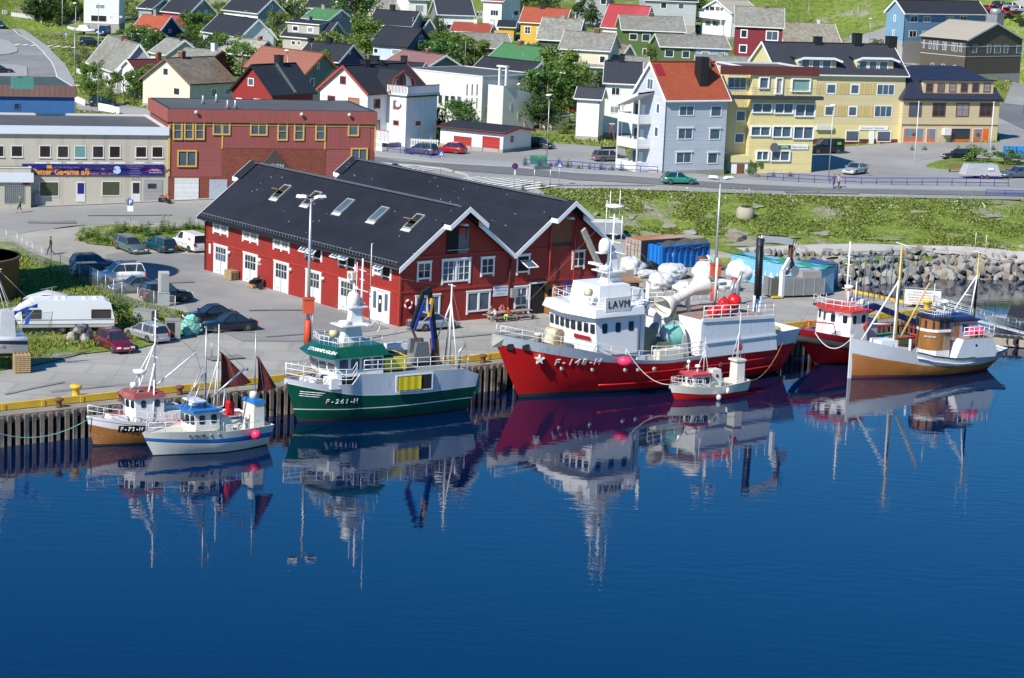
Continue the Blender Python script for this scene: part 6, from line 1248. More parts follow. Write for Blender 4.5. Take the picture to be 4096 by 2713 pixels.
for i in range(6):b.tube([(6.68,.9,7.5+i*.22),(6.68,.4,7.5+i*.22)],.025,whited,4)
b.tube([(6.7,.9,7.3),(6.62,.9,9.0)],.03,whited,4);b.tube([(6.7,.4,7.3),(6.62,.4,9.0)],.03,whited,4);b.tube([(6.6,3.0,7.2),(6.6,3.0,12.6)],.03,bw,5);b.tube([(3.4,3.3,3.0),(3.4,3.3,6.4)],.04,black,4);b.build('ladder',sup)
for i,(y_,lbl)in enumerate(((2.6,1),(-2.6,1))):
 b=MB();b.lathe([(0,-.6),(.3,-.55),(.34,0),(.3,.55),(0,.6)],bw,axis='x',n=12);b.box(-.5,.5,-.3,.3,-.5,-.3,steel);b.build('liferaft_canister',rs.o,(2.7,y_,7.3))
b=MB();b.box(1.6,3.3,-3.0,3.0,2.3,3.0,bw);b.box(2.0,3.3,2.1,2.25,3.0,6.3,bw);b.box(1.2,3.0,-2.9,-2.7,3.0,6.3,bw);b.tube([(2.3,2.8,6.3),(2.3,2.8,8.9)],.09,bw);b.tube([(1.8,2.0,6.3),(1.8,2.0,8.9)],.07,bw);b.tube([(1.8,2.0,8.9),(2.3,2.8,8.3)],.04,bw);b.build('deck_frames',rs.o)
b=MB();cm=mat('winch_cream',(.62,.58,.42),.6,noise=(3,.3),col2=(.4,.25,.12));b.lathe([(.28,0),(.28,1.3),(.36,1.35),(.36,1.5)],cm,(11.6,.6,3.7),n=10);b.box(9.0,10.2,-.6,.8,3.3,4.9,cm,None,.12,.15);b.lathe([(.5,-.7),(.5,.7)],cm,(9.6,.1,4.9),axis='y',n=12);b.lathe([(.3,-1.0),(.3,1.1)],rust,(10.6,0,4.0),axis='y',n=10);b.build('anchor_winch',rs.o)
b=MB();b.grid([[(8.4+i*.5,-.8+j*.8,3.4+.12*math.sin(i*2+j))for j in range(4)]for i in range(4)],mat('tarp_blue',(.16,.32,.42),.8),True);b.build('tarpaulin',rs.o)
def drum(bt,x,y,z,r,w,yaw=0,m=None,ax=R(20)):
 o=thing('t','','',(0,0,0));bpy.data.objects.remove(o)
 b=MB();b.lathe([(r*.96+wrand(-.02,.02),-w/2+w*k/9)for k in range(10)],m or net_g,axis='y',n=20);d=b.build('net_drum',bt.o,(x,y,z),yaw)
 b=MB()
 for sy in(-1,1):
  b.lathe([(0,sy*w/2*.99),(r*1.15,sy*w/2*.99),(r*1.15,sy*(w/2+.08)),(0,sy*(w/2+.08))],steel,axis='y',n=20)
  for k in range(6):t=k*math.pi/3;b.bar((0,sy*(w/2+.1),0),(r*1.15*math.cos(t),sy*(w/2+.1),r*1.15*math.sin(t)),.1,.06,steel)
  b.bar((-r*.8,sy*(w/2+.3),-r*1.3),(0,sy*(w/2+.3),0),.16,.12,steel);b.bar((r*.8,sy*(w/2+.3),-r*1.3),(0,sy*(w/2+.3),0),.16,.12,steel)
 b.build('drum_flange',d);return d
drum(rs,-1.5,1.0,3.9,1.15,1.9,R(90));drum(rs,1.0,-1.3,3.7,.95,1.6,R(90),mat('net_blue',(.15,.35,.42),.9,noise=(6,.3)))
b=MB();olive=mat('olive_steel',(.17,.17,.11),.6,noise=(2,.3));b.box(.4,2.4,.6,2.0,2.3,4.9,olive,None,.2,0);b.box(-.6,.8,1.6,2.5,2.3,3.9,olive);b.build('net_hopper',rs.o)
b=MB();b.box(-1.6,1.0,1.9,3.1,2.2,3.35,mat('locker_white',(.6,.58,.5),.6,noise=(2,.2)));b.box(-2.9,-2.0,0,2.4,2.2,4.2,steel,None,.3,.2);b.build('deck_locker',rs.o)
b=MB();hm=mat('net_funnel_cream',(.68,.65,.56),.5,noise=(2,.1));b.lathe([(1.0,-2.6),(.97,-2.55),(.45,-1.1),(.42,1.0),(.42,1.2),(.5,1.5),(.95,2.6),(.9,2.62),(.45,1.5)],hm,axis='x',n=22);b.lathe([(.95,-2.58),(.4,-1.2),(.0,-1.1)],mat('funnel_inside',(.3,.29,.27)),axis='x',n=18)
f_=b.build('net_funnel',rs.o,(-4.2,-.3,7.0),(0,R(17),R(8)));b=MB()
b.bar((-3.0,.2,2.2),(-3.0,-.1,6.3),.2,.2,hm);b.bar((-5.2,-.3,2.5),(-4.9,-.4,6.8),.22,.22,hm);b.bar((-3.0,.2,6.2),(-2.7,.2,5.3),.5,.1,mat('cylinder_cream',(.6,.5,.25)));b.bar((-6.8,-2.6,3),(-6.8,-2.6,7.6),.25,.25,hm);b.bar((-6.8,-2.6,7.3),(-11,-2.6,7.2),.5,.25,hm);b.build('funnel_frame',rs.o)
b=MB();P=[(-3.3,2.5),(-3.1,5.6),(-11.1,5.35),(-11.6,2.5)];yb_=3.66
g=[[(x,s_*(yb_-(.12 if z>4 else 0)),z)for x,z in P]for s_ in(1,-1)]
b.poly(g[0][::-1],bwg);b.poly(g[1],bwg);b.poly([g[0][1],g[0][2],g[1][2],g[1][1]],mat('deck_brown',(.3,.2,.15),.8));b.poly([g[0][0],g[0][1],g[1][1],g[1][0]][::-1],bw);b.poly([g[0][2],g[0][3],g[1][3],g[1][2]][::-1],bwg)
o=b.build('aft_deckhouse',rs.o);b=MB()
for s_ in(1,-1):
 b.bar((-3.0,s_*3.56,5.6),(-11.1,s_*3.56,5.35),.2,.28,bw);b.bar((-3.4,s_*3.72,3.75),(-11.4,s_*3.7,3.8),.08,.1,bw)
 for i in range(9):b.tube([(-3.2-i*.98,s_*3.5,5.6-i*.03),(-3.2-i*.98,s_*3.5,6.75-i*.03)],.035,bw,4)
 for k in(.4,.8,1.15):b.tube([(-3.2,s_*3.5,5.6+k),(-11.0,s_*3.5,5.35+k)],.032,bw,5)
for i in range(11):b.tube([(-3.28,3.0,2.7+i*.27),(-3.28,2.6,2.7+i*.27)],.025,black,4)
b.bar((-3.2,3.5,2.6),(-3.2,3.5,5.6),.5,.16,bw);b.build('aft_trim_and_rails',o)
b=MB();
for x,y,l in((-10.3,-.2,8.6),(-11.0,-1.8,7.6)):b.tube([(x,y,5.3),(x,y,l-.9),(x-.35,y,l)],.17,steel,8)
b.tube([(-9.4,-2.0,5.3),(-9.4,-2.0,9.6)],.12,whited);b.build('exhaust_pipe',rs.o)
b=MB();b.tube([(-13.6,-1.2,2.6),(-13.6,-1.2,6.2)],.38,bw,12);b.tube([(-13.6,-1.2,6.2),(-13.5,-1.2,11.2)],.34,mat('crane_black',(.015,.017,.022),.4),10);b.tube([(-13.3,-.9,6.0),(-13.2,-.9,10.6)],.14,black);b.bar((-13.5,-1.2,11.2),(-17.0,-1.0,10.7),.45,.5,whited);b.bar((-13.2,-1.2,11.45),(-16.6,-1.0,11.2),.1,.1,black)
crn=b.build('deck_crane',rs.o);b=MB();b.bar((-17.0,-1,10.9),(-17.0,-1,9.2),.3,.3,rust);b.bar((-17.0,-1,9.3),(-16.2,-1,8.2),.28,.3,whited);b.bar((-16.2,-1,8.2),(-16.2,-1,6.0),.3,.4,bw);b.lathe([(.5,-.5),(.15,-.3),(.15,.3),(.5,.5)],steel,(-17.2,-1,8.2),axis='y',n=12);b.bar((-17.0,-1,9.3),(-17.6,-1,8.0),.35,.25,black);b.build('net_winch_head',crn)
for i in range(4):b=MB();b.tube([(-16.8+wrand(-.3,.3),-1,10.9),(-17.3+wrand(-.5,.2),-1+wrand(-.5,.5),10.3+wrand(-.3,.8)),(-17+wrand(-.2,.2),-1,9.4)],.04,black,4);b.build('hose',crn)
b=MB();b.ball((-12.6,.5,3.6),.6,mat('net_heap_dark',(.03,.06,.06),.9,noise=(6,.5)),8,1.3,1.6,.5);b.ball((-13.7,.8,3.7),.5,mat('net_heap_yellow',(.35,.38,.10),.9,noise=(6,.5)),8,1.3,1.6,.4);b.build('net_heap',rs.o)
pm_=gl_paint('port_light_grey',(.5,.5,.46))
b=MB();b.lathe([(.22,0),(.2,.06),(.0,.05)],pm_,axis='y',n=12);pmesh=b.mesh('porthole')
for x,z in((9.9,2.65),(7.4,2.5),(4.6,2.35),(3.4,2.3),(1.8,2.25),(-5.5,1.95),(-1.8,2.1)):inst('porthole',pmesh,rs.hull_o,(x,rs.surf(x,z-.25)-.02,z-.25))
hull_text(rs,'F-148-H',.85,whited,8.9,2.95,depth=.03)
star=MB();star.prism([(math.sin(k*math.pi/5)*(.42 if k%2==0 else .17),math.cos(k*math.pi/5)*(.42 if k%2==0 else .17))for k in range(10)][::-1],0,.3,whited);star.build('star_emblem',rs.hull_o,(12.0,rs.surf(12,3.3)+.1,3.3),(R(98),0,R(180-24)))
b=MB()
b.box(-.35,.35,-.05,.08,-.3,.3,black)
for x in(14.3,13.2):inst('hawse_opening',b.mesh('hawse_opening'),rs.hull_o,(x,rs.surf(x,4.3),4.3),R(-38),(.75,1,.8))
e=rs.edge(5.4);fender(loc_of(rs,5.4,e[1]+.35,3.0),.42,pinkb,'pink oval fender hanging on the big red ship bulwark',sx=1.5)
for i,(x,y,lb)in enumerate(((-5.2,2.4,'red buoy nearest the ladder on the aft deck of the big red ship'),(-6.6,2.2,'pinkish red buoy second from the ladder on the aft deck'),(-7.4,1.3,'glossy red buoy in the middle of the aft deck cluster'),(-8.9,.9,'largest glossy red buoy, rearmost of the aft deck cluster'))):fender(loc_of(rs,x,y,6.0+i*.12),.5+.05*i,mat('buoy_red',(.62,.012,.012),.3,noise=(1,.05)),lb,grp='red buoys on the aft deck',name='buoy',cat='buoy')
gt=Boat('green_trawler','dark green and white trawler moored left of centre, with blue crane',(1165,1681),215,14.6,.6)
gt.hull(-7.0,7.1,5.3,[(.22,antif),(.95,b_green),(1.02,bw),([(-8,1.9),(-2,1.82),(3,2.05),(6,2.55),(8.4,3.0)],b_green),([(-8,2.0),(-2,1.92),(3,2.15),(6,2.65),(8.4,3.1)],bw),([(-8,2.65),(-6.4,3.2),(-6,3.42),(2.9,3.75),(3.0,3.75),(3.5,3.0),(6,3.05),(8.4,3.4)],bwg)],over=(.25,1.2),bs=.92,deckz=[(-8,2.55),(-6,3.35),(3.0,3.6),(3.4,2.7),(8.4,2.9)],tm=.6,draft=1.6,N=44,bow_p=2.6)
gt.rail(8.2,3.6,1.15,rows=3,step=.8,base=None);gt.rail(3.0,-6.2,1.05,rows=3,step=1.15,r=.032)
wh2=cabin(gt,1.0,4.9,1.95,3.5,4.95,bw,tx=.05,rk=.35,bulge=.35,ww=.72,wh=.82,wz=3.98,side_n=4,front_n=2,gm=mat('boat_glass_light',(.08,.10,.11),.06,spec=.8,noise=(1,.5)))
b=MB();P0=[(.8,-2.05),(5.3,-2.05),(5.8,0),(5.3,2.05),(.8,2.05)];P1=[(.7,-2.35),(5.8,-2.4),(6.4,0),(5.8,2.4),(.7,2.35)];P2=[(1.0,-1.8),(4.9,-1.75),(5.4,0),(4.9,1.75),(1.0,1.8)]
b.grid([[(x,y,z)for x,y in P]for P,z in((P0,4.95),(P1,5.0),(P2,5.72))],b_green,False,True,True,True);br=b.build('bridge_brim',wh2)
text('STORMFUGLEN',.42,bw,br,(5.72,1.0,5.40),(R(35),0,R(104)),depth=.02,bold=.01)
b=MB();pts=[(1.1,1.8,5.7),(4.9,1.75,5.7),(5.4,0,5.7),(4.9,-1.75,5.7),(1.1,-1.8,5.7)]
for k in(.35,.7):b.tube([(x,y,z+k)for x,y,z in pts],.028,bw,5)
for p,q in zip(pts,pts[1:]):
 for i in range(4):v=Vector(p).lerp(Vector(q),i/4);b.tube([v,v+Vector((0,0,.7))],.022,bw,4)
b.build('bridge_railing',wh2)
b=MB();b.box(1.8,3.6,-.35,.35,5.7,7.0,bw,None,.3,.06);b.prism([(1.5,-.9),(4.0,-.9),(4.0,.9),(1.5,.9)],7.0,7.1,bw);b.box(1.9,3.0,-.3,.3,7.1,8.3,bw,None,.2,.05);b.box(1.6,3.1,-.5,.5,8.3,8.4,bw);b.lathe([(.4,0),(.45,.1),(.45,.28),(0,.35)],bw,(3.5,.3,7.1),n=12);b.box(1.7,2.1,-1.3,1.3,7.05,7.15,bw)
m2=b.build('bridge_mast',gt.o);b=MB();b.lathe([(.38,0),(.46,.3),(.46,.7),(.36,1.0),(0,1.2)],bw,(2.6,0,8.4),n=14);b.build('radome',m2)
b=MB();b.lathe([(.28,0),(.28,.55),(0,.6)],mat('searchlight_cream',(.6,.52,.3)),(4.7,1.3,6.7),axis='x',n=10);b.tube([(4.8,1.3,5.7),(4.8,1.3,6.7)],.05,bw);b.tube([(1.3+.35*math.cos(t),1.2,7.0+.45*math.sin(t))for t in[k*math.pi/6 for k in range(13)]],.03,bw,5);b.build('searchlight',m2)
lattice_mast(gt,1.7,-.3,7.0,11.9,.12,bw,arms=((11.0,.5),(9.5,.9),(8.6,.5),(10.3,.35)),extra=(((1.7,.9,9.5),(1.7,.9,13.2),.03),((1.7,-1.1,8.0),(1.7,-1.1,11.5),.03),((1.2,.1,7),(1.2,.1,9.6),.05)))
gm_=lattice_mast(gt,-6.0,.2,3.3,9.6,.11,whited,arms=((9.5,.5),),legs=((.2,1.5,8.2),(1.2,-1.2,8.2),(-.4,-1.2,8.2)),name='aft_mast')
b=MB();bl=mat('crane_blue',(.01,.03,.30),.4);b.bar((-4.9,0,3.4),(-4.7,0,5.4),.5,.5,rust);b.bar((-4.8,0,5.2),(-4.1,0,9.2),.3,.3,black);b.bar((-4.5,.3,4.6),(-3.9,.3,8.2),.14,.14,bl);b.bar((-4.1,0,9.3),(-3.6,0,9.0),.5,.4,black);b.bar((-3.6,0,9.2),(-2.6,0,6.4),.26,.26,black);b.bar((-3.5,.25,8.3),(-2.7,.25,6.2),.14,.14,bl);b.bar((-4.2,.25,8.6),(-4.0,.25,7.2),.25,.2,mat('crane_amber',(.6,.33,.02)))
b.bar((-2.6,0,6.4),(-3.1,0,5.4),.16,.16,rust);cr=b.build('deck_crane',gt.o)
b=MB();b.box(-4.3,-2.8,-.9,-.6,3.9,5.4,mat('grab_grey',(.14,.14,.15),.5),None,.2,0);b.box(-4.1,-2.6,.2,.5,3.9,5.3,mat('grab_grey',(.14,.14,.15)),None,.25,0);b.box(-4.0,-2.7,-.6,.2,3.7,4.3,steel);b.build('shovel_grab',gt.o)
b=MB();b.box(-4.6,-1.6,-2.3,-1.1,3.4,4.9,bwg);b.box(-4.6,-1.2,-1.1,-1.0,4.5,5.0,bw);b.build('aft_shelter',gt.o)
for x_,y_,lb in((-.2,1.2,'yellow plastic fish tub nearest the camera on the green trawler'),(-.35,.1,'yellow plastic fish tub behind the first on the green trawler')):
 b=MB();ym=mat('tub_yellow',(.75,.62,.01),.5);b.box(-.95,.95,-.55,.55,0,.95,ym,None,-.06,-.06);b.box(-1.02,1.02,-.62,.62,.9,1.0,ym);o=b.build('fish_tub',None,loc_of(gt,x_,y_,3.66),R(215));tag(o,lb,'fish tub','yellow fish tubs on the trawler');b=MB();b.box(-.85,.85,-.48,.48,1.0,1.004,dark_void);b.build('tub_opening',o)
b=MB();e=gt.edge(-1.3)[1];b.box(-3.0,.3,e-.02,e+.03,2.12,3.42,bw);b.box(-2.85,.15,e-.02,e+.04,2.22,3.32,dark_void);w_=b.build('side_hatch',gt.hull_o);b=MB();b.grid([[(.1-2.0*i/12,e+.09+.025*math.sin(i*1.7),z)for i in range(13)]for z in(2.26,3.28)],mat('curtain_yellow',(.62,.48,.01),.6),True);b.build('hatch_curtain',w_)
hull_text(gt,'F-261-H',.55,bw,4.4,1.65)
b=MB()
for k in range(3):b.tube([(x,gt.surf(x,2.42-k*.17-(7.3-x)*.06)+.005,2.42-k*.17-(7.3-x)*.06)for x in np.linspace(7.3,5.7+k*.15,7)],.028,bw,4)
b.build('bow_stripe',gt.hull_o)
b=MB();b.box(4.7,5.6,1.0,2.2,2.7,3.5,bw);b.box(6.0,6.8,-.5,.6,2.85,3.3,bw);b.lathe([(.3,0),(.3,.5)],bw,(6.4,.9,2.9));b.build('foredeck_box',gt.o)
b=MB();b.tube([(-5.7,2.0,3.4),(-5.7,2.0,4.7),(-6.2,2.0,5.2)],.12,steel,8);b.build('exhaust_pipe',gt.o)
o=MB();o.ball((0,0,0),.22,mat('net_teal',(.03,.22,.17),.9,noise=(8,.4)),8,1,1,3.2);o=o.build('hanging_net',None,loc_of(gt,-7.5,1.9,1.9));tag(o,'green net bundle hanging at the green trawler stern','net')
fa=Boat('maroon_roof_boat','wooden fishing boat, varnished below white, maroon wheelhouse roof, leftmost moored',K('6',785,1430),214,9.8)
fa.hull(-6.3,4.9,3.8,[(.12,antif),([(-7,.75),(0,.8),(4,1.25),(6,1.7)],planks),([(-7,1.1),(0,1.15),(4,1.7),(6,2.05)],bw),([(-7,1.15),(0,1.2),(4,1.75),(6,2.1)],deck_r),([(-7,1.45),(0,1.5),(4,1.95),(6,2.3)],bw)],over=(.5,.6),bs=.5,deckz=[(-7,1.3),(0,1.35),(4,1.8),(6,2.15)],deckm=deck_r,draft=1.0,bow_p=1.9)
fa.rail(5.4,-1.0,.75,rows=2,step=.9,r=.025)
w1=cabin(fa,.1,2.2,1.1,1.6,3.35,bw,tx=.05,rk=.12,bulge=.3,ww=.36,wh=.52,wz=2.65,side_n=2,front_n=2,roofm=deck_r,brim=.2,roofh=.32)
b=MB();b.box(2.6,3.9,-.6,.6,1.7,2.15,bw,None,.1,.1);b.box(2.72,3.78,-.48,.48,2.15,2.17,deck_r);b.build('fore_hatch',fa.o)
b=MB();b.box(-1.8,.1,-1.1,1.1,1.4,2.2,bw);b.box(-1.4,-.2,-.5,.5,2.2,2.5,whited);b.build('aft_cabin',fa.o)
lattice_mast(fa,.35,0,3.6,9.3,.08,bw,arms=((6.0,.5),(8.2,.4),(8.7,.25)),legs=((1.6,.6,7.0),(1.6,-.6,7.0)),extra=(((1.5,.8,2.2),(.5,.3,5.6),.07),((.9,1.1,1.6),(.9,1.1,4.6),.06)))
b=MB();b.lathe([(.42,0),(.48,.08),(.48,.26),(0,.32)],bw,(1.5,0,4.9),n=14);b.tube([(1.5,0,3.6),(1.5,0,4.9)],.06,bw);b.lathe([(.2,0),(.24,.2),(.2,.38),(0,.4)],bw,(2.0,.5,4.2),axis='x',n=10);b.build('radar',fa.o)
b=MB();b.tube([(.3,0,3.9),(-2.7,.2,6.1)],.06,bw,6);b.tube([(-2.7,.2,6.1),(-3.1,.2,4.9)],.015,black,4);b.build('boom',fa.o)
ms=lattice_mast(fa,-4.6,0,1.4,8.0,.07,whited,legs=((.8,.8,5.5),(.8,-.8,5.5)),name='mizzen_mast')
sailm=mat('sail_oxblood',(.13,.018,.016),.75,noise=(1.5,.25),col2=(.18,.03,.02))
def sail(bt,p,parent,n=8):
 a,c,d=[Vector(q)for q in p];rows=[]
 for i in range(n+1):
  t=i/n;l0=a.lerp(c,t);l1=a.lerp(d,t);rows.append([l0.lerp(l1,k/5)+Vector((0,.16*math.sin(k*1.6+t*3),0))for k in range(6)])
 b=MB();b.grid(rows,sailm,True);b.grid([[q+Vector((0,-.02,0))for q in r]for r in rows][::-1],sailm,True);return b.build('sail',parent)
sail(fa,((-4.75,0,6.0),(-4.8,0,3.2),(-7.4,0,3.5)),ms)
b=MB();b.grid([[(x,fa.surf(x,z)+.02,z)for x in np.linspace(3.45,1.75,6)]for z in(1.0,1.5)],black,False);b.build('number_panel',fa.hull_o);hull_text(fa,'F-73-H',.4,whited,2.6,1.25,depth=.05)
fb=Boat('blue_roof_boat','white fishing boat with blue wheelhouse roof and blue stripe, front left',K('6',1285,1512),217,11.8)
fcr=gl_paint('boat_ivory',(.68,.66,.58),.4,streak=.06,rustf=.3)
fb.hull(-2.7,5.9,3.4,[(.06,antif),([(-3,.62),(2,.78),(5,.95),(7,1.1)],fcr),([(-3,.68),(2,.84),(5,1.0),(7,1.15)],black),([(-3,.98),(2,1.08),(5,1.22),(7,1.35)],mat('stripe_blue',(.01,.16,.50),.35)),([(-3,1.5),(1,1.55),(2,1.75),(5,1.75),(7,1.7)],fcr)],over=(.35,.9),bs=.62,deckz=[(-3,1.0),(1,1.05),(1.6,1.65),(7,1.6)],deckm=mat('deck_ivory',(.55,.52,.42),.7,noise=(2,.15)),draft=.9,bow_p=1.9,tm=.5)
fb.rail(6.4,1.4,.7,rows=2,step=.9,r=.025);fb.rail(1.2,-1.6,.45,rows=1,step=.9,r=.025)
w2=cabin(fb,1.35,3.2,1.05,1.6,2.95,fcr,tx=.05,rk=.12,bulge=.25,ww=.42,wh=.62,wz=2.1,side_n=2,front_n=2,roofm=mat('roof_blue',(.015,.15,.42),.4),brim=.22,roofh=.16)
b=MB();b.box(.1,1.3,-.9,.9,1.0,2.4,fcr,None,.25,.15);b.build('engine_casing',fb.o)
b=MB();b.box(-2.4,-1.5,-.8,.8,1.0,3.1,fcr,None,.05,.05);b.box(-2.45,-1.45,-.85,.85,3.1,3.3,mat('roof_blue',(.015,.15,.42)),None,.1,.1);b.lathe([(.3,0),(.25,.5),(0,.55)],fcr,(-1.9,0,3.3));b.build('aft_casing',fb.o)
lattice_mast(fb,1.95,0,3.0,8.6,.09,steel,arms=((6.8,.9),(7.9,.35),(5.6,.3),(4.9,.5)),legs=((1.6,.7,5.6),(1.6,-.7,5.6)),extra=(((3.6,0,3.1),(2.2,0,6.0),.04),((2.0,.9,6.8),(2.0,.9,7.8),.03)))
m4=lattice_mast(fb,-2.0,0,3.2,8.1,.06,steel,name='mizzen_mast');sail(fb,((-2.15,0,6.3),(-2.2,0,3.7),(-3.9,0,3.9)),m4)
b=MB();b.tube([(1.4,0,3.7),(-1.0,.3,5.6)],.08,steel,6);b.tube([(1.7,.6,3.0),(1.0,.9,3.2),(.9,.9,4.4)],.06,steel,6);b.tube([(-1.0,.3,5.6),(-1.2,.3,5.5)],.12,steel);b.build('boom',fb.o)
b=MB();b.box(2.3,3.3,-.8,.8,3.6,3.7,bw);b.lathe([(.3,0),(.34,.1),(.3,.28),(0,.32)],bw,(2.9,0,3.25),n=12);b.build('radar',fb.o)
b=MB();b.lathe([(.13,0),(.10,.04),(.0,.03)],steel,axis='y',n=10);pw=b.mesh('porthole')
for x in(2.3,1.7):inst('porthole',pw,fb.hull_o,(x,fb.surf(x,1.42)-.01,1.42),0)
hull_text(fb,'F-30-NK',.27,black,3.3,1.42)
b=MB();b.box(-.25,.25,-.2,.2,0,.7,mat('reel_red',(.6,.01,.02)));b.lathe([(.25,-.25),(.12,0),(.25,.25)],mat('reel_red',(.6,.01,.02)),(0,0,.8),axis='y',n=10);b.build('line_hauler',fb.o,(.2,.4,2.4))
fender(loc_of(fb,-1.1,1.85,1.15),.36,pinkb,'round pink fender on the side of the blue roofed boat')
fender(loc_of(fa,-.6,2.0,1.4),.34,pinkb,'pink fender between the maroon roofed and blue roofed boats',sx=1.3)
sb_=Boat('small_red_boat','little red and white boat lying against the big red ship',K('b',445,1455),212,7.6)
sb_.hull(-2.9,3.8,2.7,[(.05,antif),([(-3,.36),(2,.42),(5,.58)],b_red),([(-3,.42),(2,.48),(5,.64)],black),([(-3,1.25),(0,1.05),(3,1.15),(5,1.35)],fcr)],over=(.25,.65),bs=.6,deckz=[(-3,.8),(5,.95)],deckm=mat('deck_ivory',(.55,.52,.42)),draft=.8,bow_p=1.9)
sb_.rail(4.2,1.8,.6,rows=2,step=.6,r=.022);sb_.rail(1.2,-1.6,.4,rows=1,step=.7,r=.02)
cabin(sb_,.95,2.5,.85,.95,1.95,fcr,tx=.06,rk=.15,bulge=.2,ww=.5,wh=.5,wz=1.3,side_n=2,front_n=1,roofm=mat('roof_rose',(.50,.04,.06),.5),brim=.15,roofh=.16)
b=MB();b.box(-.35,.6,-.35,.55,.8,2.3,fcr,None,.06,.05);b.lathe([(.14,0),(.1,.04),(0,.03)],black,(.12,.55,1.8),axis='y',n=10);b.box(-2.7,-1.9,-.5,.5,.9,2.8,fcr,None,.03,.03);b.box(-2.75,-1.75,-.55,.55,2.8,2.95,fcr);b.build('aft_casing',sb_.o)
lattice_mast(sb_,1.1,0,2.0,4.9,.05,whited,legs=((-.3,.3,4.0),(.8,0,3.8)),arms=((3.4,.3),));lattice_mast(sb_,-2.3,0,2.9,6.8,.05,whited,legs=((.4,.3,5.2),(.4,-.3,5.2),(-.3,0,5.2)),name='aft_mast')
b=MB();b.tube([(1.7,0,2.0),(1.7,0,2.5)],.06,bw);b.lathe([(.2,0),(.24,.08),(.2,.2),(0,.24)],bw,(1.7,0,2.5),n=10);b.tube([(2.4,-.3,2.1),(2.4,-.3,2.9)],.04,bw);b.ball((2.4,-.3,2.95),.17,bw,8);b.build('radar',sb_.o)
fender(loc_of(sb_,.55,1.5,.25),.22,mat('fender_grey',(.5,.5,.55),.4),'grey ball fender at the waterline of the little red boat',sz=1.2);fender(loc_of(sb_,-.3,1.5,.75),.14,bw,'white cylinder fender on the side of the little red boat',sz=1.9)
b=MB();b.ball((0,0,0),.18,mat('cloth_crimson',(.35,.015,.03),.8),8,.9,.6,2.0);b.tube([(0,0,.1),(-.5,0,-.4)],.08,mat('cloth_crimson',(.35,.015,.03)),6);o=b.build('flag_bundle',None,loc_of(sb_,-2.5,0,3.9));tag(o,'furled crimson cloth tied to the little red boat aft mast','flag')
wb=Boat('varnished_boat','white and varnished wooden boat with tall yellow masts, rightmost moored',K('c',632,1385),209,17.5)
wb.hull(-5.6,8.75,4.7,[(.22,mat('antifoul_rust',(.14,.03,.025),.7)),([(-8,.9),(-3,.75),(3,1.1),(7,1.75),(9,2.2)],planks),([(-9,1.95),(-5,1.5),(0,1.5),(3,1.95),(3.4,2.1),(6,2.7),(9.2,3.55)],mat('boat_white_foil',(.64,.67,.70),.22,.25,noise=(1.5,.12)))],over=(2.3,.3),bs=.35,deckz=[(-9,1.5),(0,1.2),(3,1.4),(9,3.0)],deckm=mat('deck_wood',(.3,.24,.16),.8),draft=1.2,tm=.5,bow_p=2.0)
b=MB();pts=[wb.edge(x)for x in np.linspace(3.6,-7.8,14)];b.tube([(p[0],p[1]+.02,p[2]-.42)for p in pts[:9]],.06,bw,5);b.tube([(p[0],p[1],p[2]+.03)for p in pts],.05,black,5);b.build('rubbing_strake',wb.hull_o)
b=MB();b.box(8.72,9.05,-.05,.05,-.2,3.8,bw);b.build('stem_post',wb.hull_o)
b=MB();z0,z1=2.1,5.2;wv_=wood_var
prof=lambda s_:[(-.6,-1.35*s_),(.8,-1.3*s_),(1.35,-.85*s_),(1.6,0),(1.35,.85*s_),(.8,1.3*s_),(-.6,1.35*s_)]
b.grid([[(x,y,z)for x,y in prof(1)]for z in(1.3,2.15)],whited,False,True);b.grid([[(x,y,z)for x,y in prof(1)]for z in(2.15,3.75)],wv_,True,True);b.grid([[(x,y,z)for x,y in prof(1.03)]for z in(3.75,3.98)],bw,False,True,True,True);b.grid([[(x,y,z)for x,y in prof(1)]for z in(3.98,4.85)],wv_,True,True);b.grid([[(x,y,z)for x,y in prof(1.15)]for z in(4.85,5.0)],black,False,True,True,True)
w3=b.build('wheelhouse',wb.o);b=MB();b.box(-.4,1.1,-1.0,1.0,5.0,5.06,mat('deck_royal_blue',(.02,.04,.17),.6));b.build('cabin_roof',w3)
for x,y,a in((1.5,.43,63),(1.5,-.43,117),(1.1,1.06,45),(1.1,-1.06,135),(.45,1.33,2),(-.2,1.36,2)):q=MB();q.box(-.2,.2,-.03,.03,0,.68,bglass);q.build('window',w3,(x,y,4.08),R(a)if abs(a)>3 else 0)
text('GRANDNES',.2,bw,w3,(1.3,.95,3.35),(R(90),0,R(180-50)),depth=.02)
b=MB();lil=mat('cabin_lilac',(.40,.30,.44),.5);b.box(-3.6,-.6,-1.2,1.2,3.0,4.6,lil);b.box(-3.8,-.5,-1.4,1.4,4.6,4.72,black);b.box(-3.4,-.8,-1.0,1.0,4.72,4.95,mat('deck_royal_blue',(.02,.04,.17)));b.box(-1.6,-1.0,1.19,1.23,3.1,4.5,wood_var);b.box(-2.6,-2.0,1.19,1.23,3.7,4.3,bglass);b.build('aft_cabin',wb.o)
b=MB();P=[(-.75,1.5),(-1.45,3.15),(-4.75,3.15),(-5.3,2.0),(-5.1,1.5)]
for s_ in(1,-1):g=[(x,s_*2.12,z)for x,z in P];b.poly(g if s_<0 else g[::-1],mat('boat_white_foil',(.64,.67,.70)))
b.poly([(-1.45,2.12,3.15),(-4.75,2.12,3.15),(-4.75,-2.12,3.15),(-1.45,-2.12,3.15)][::-1],mat('deck_wood',(.3,.24,.16)));b.poly([(-.75,2.12,1.5),(-1.45,2.12,3.15),(-1.45,-2.12,3.15),(-.75,-2.12,1.5)],bw);o=b.build('aft_deckhouse',wb.o)
b=MB()
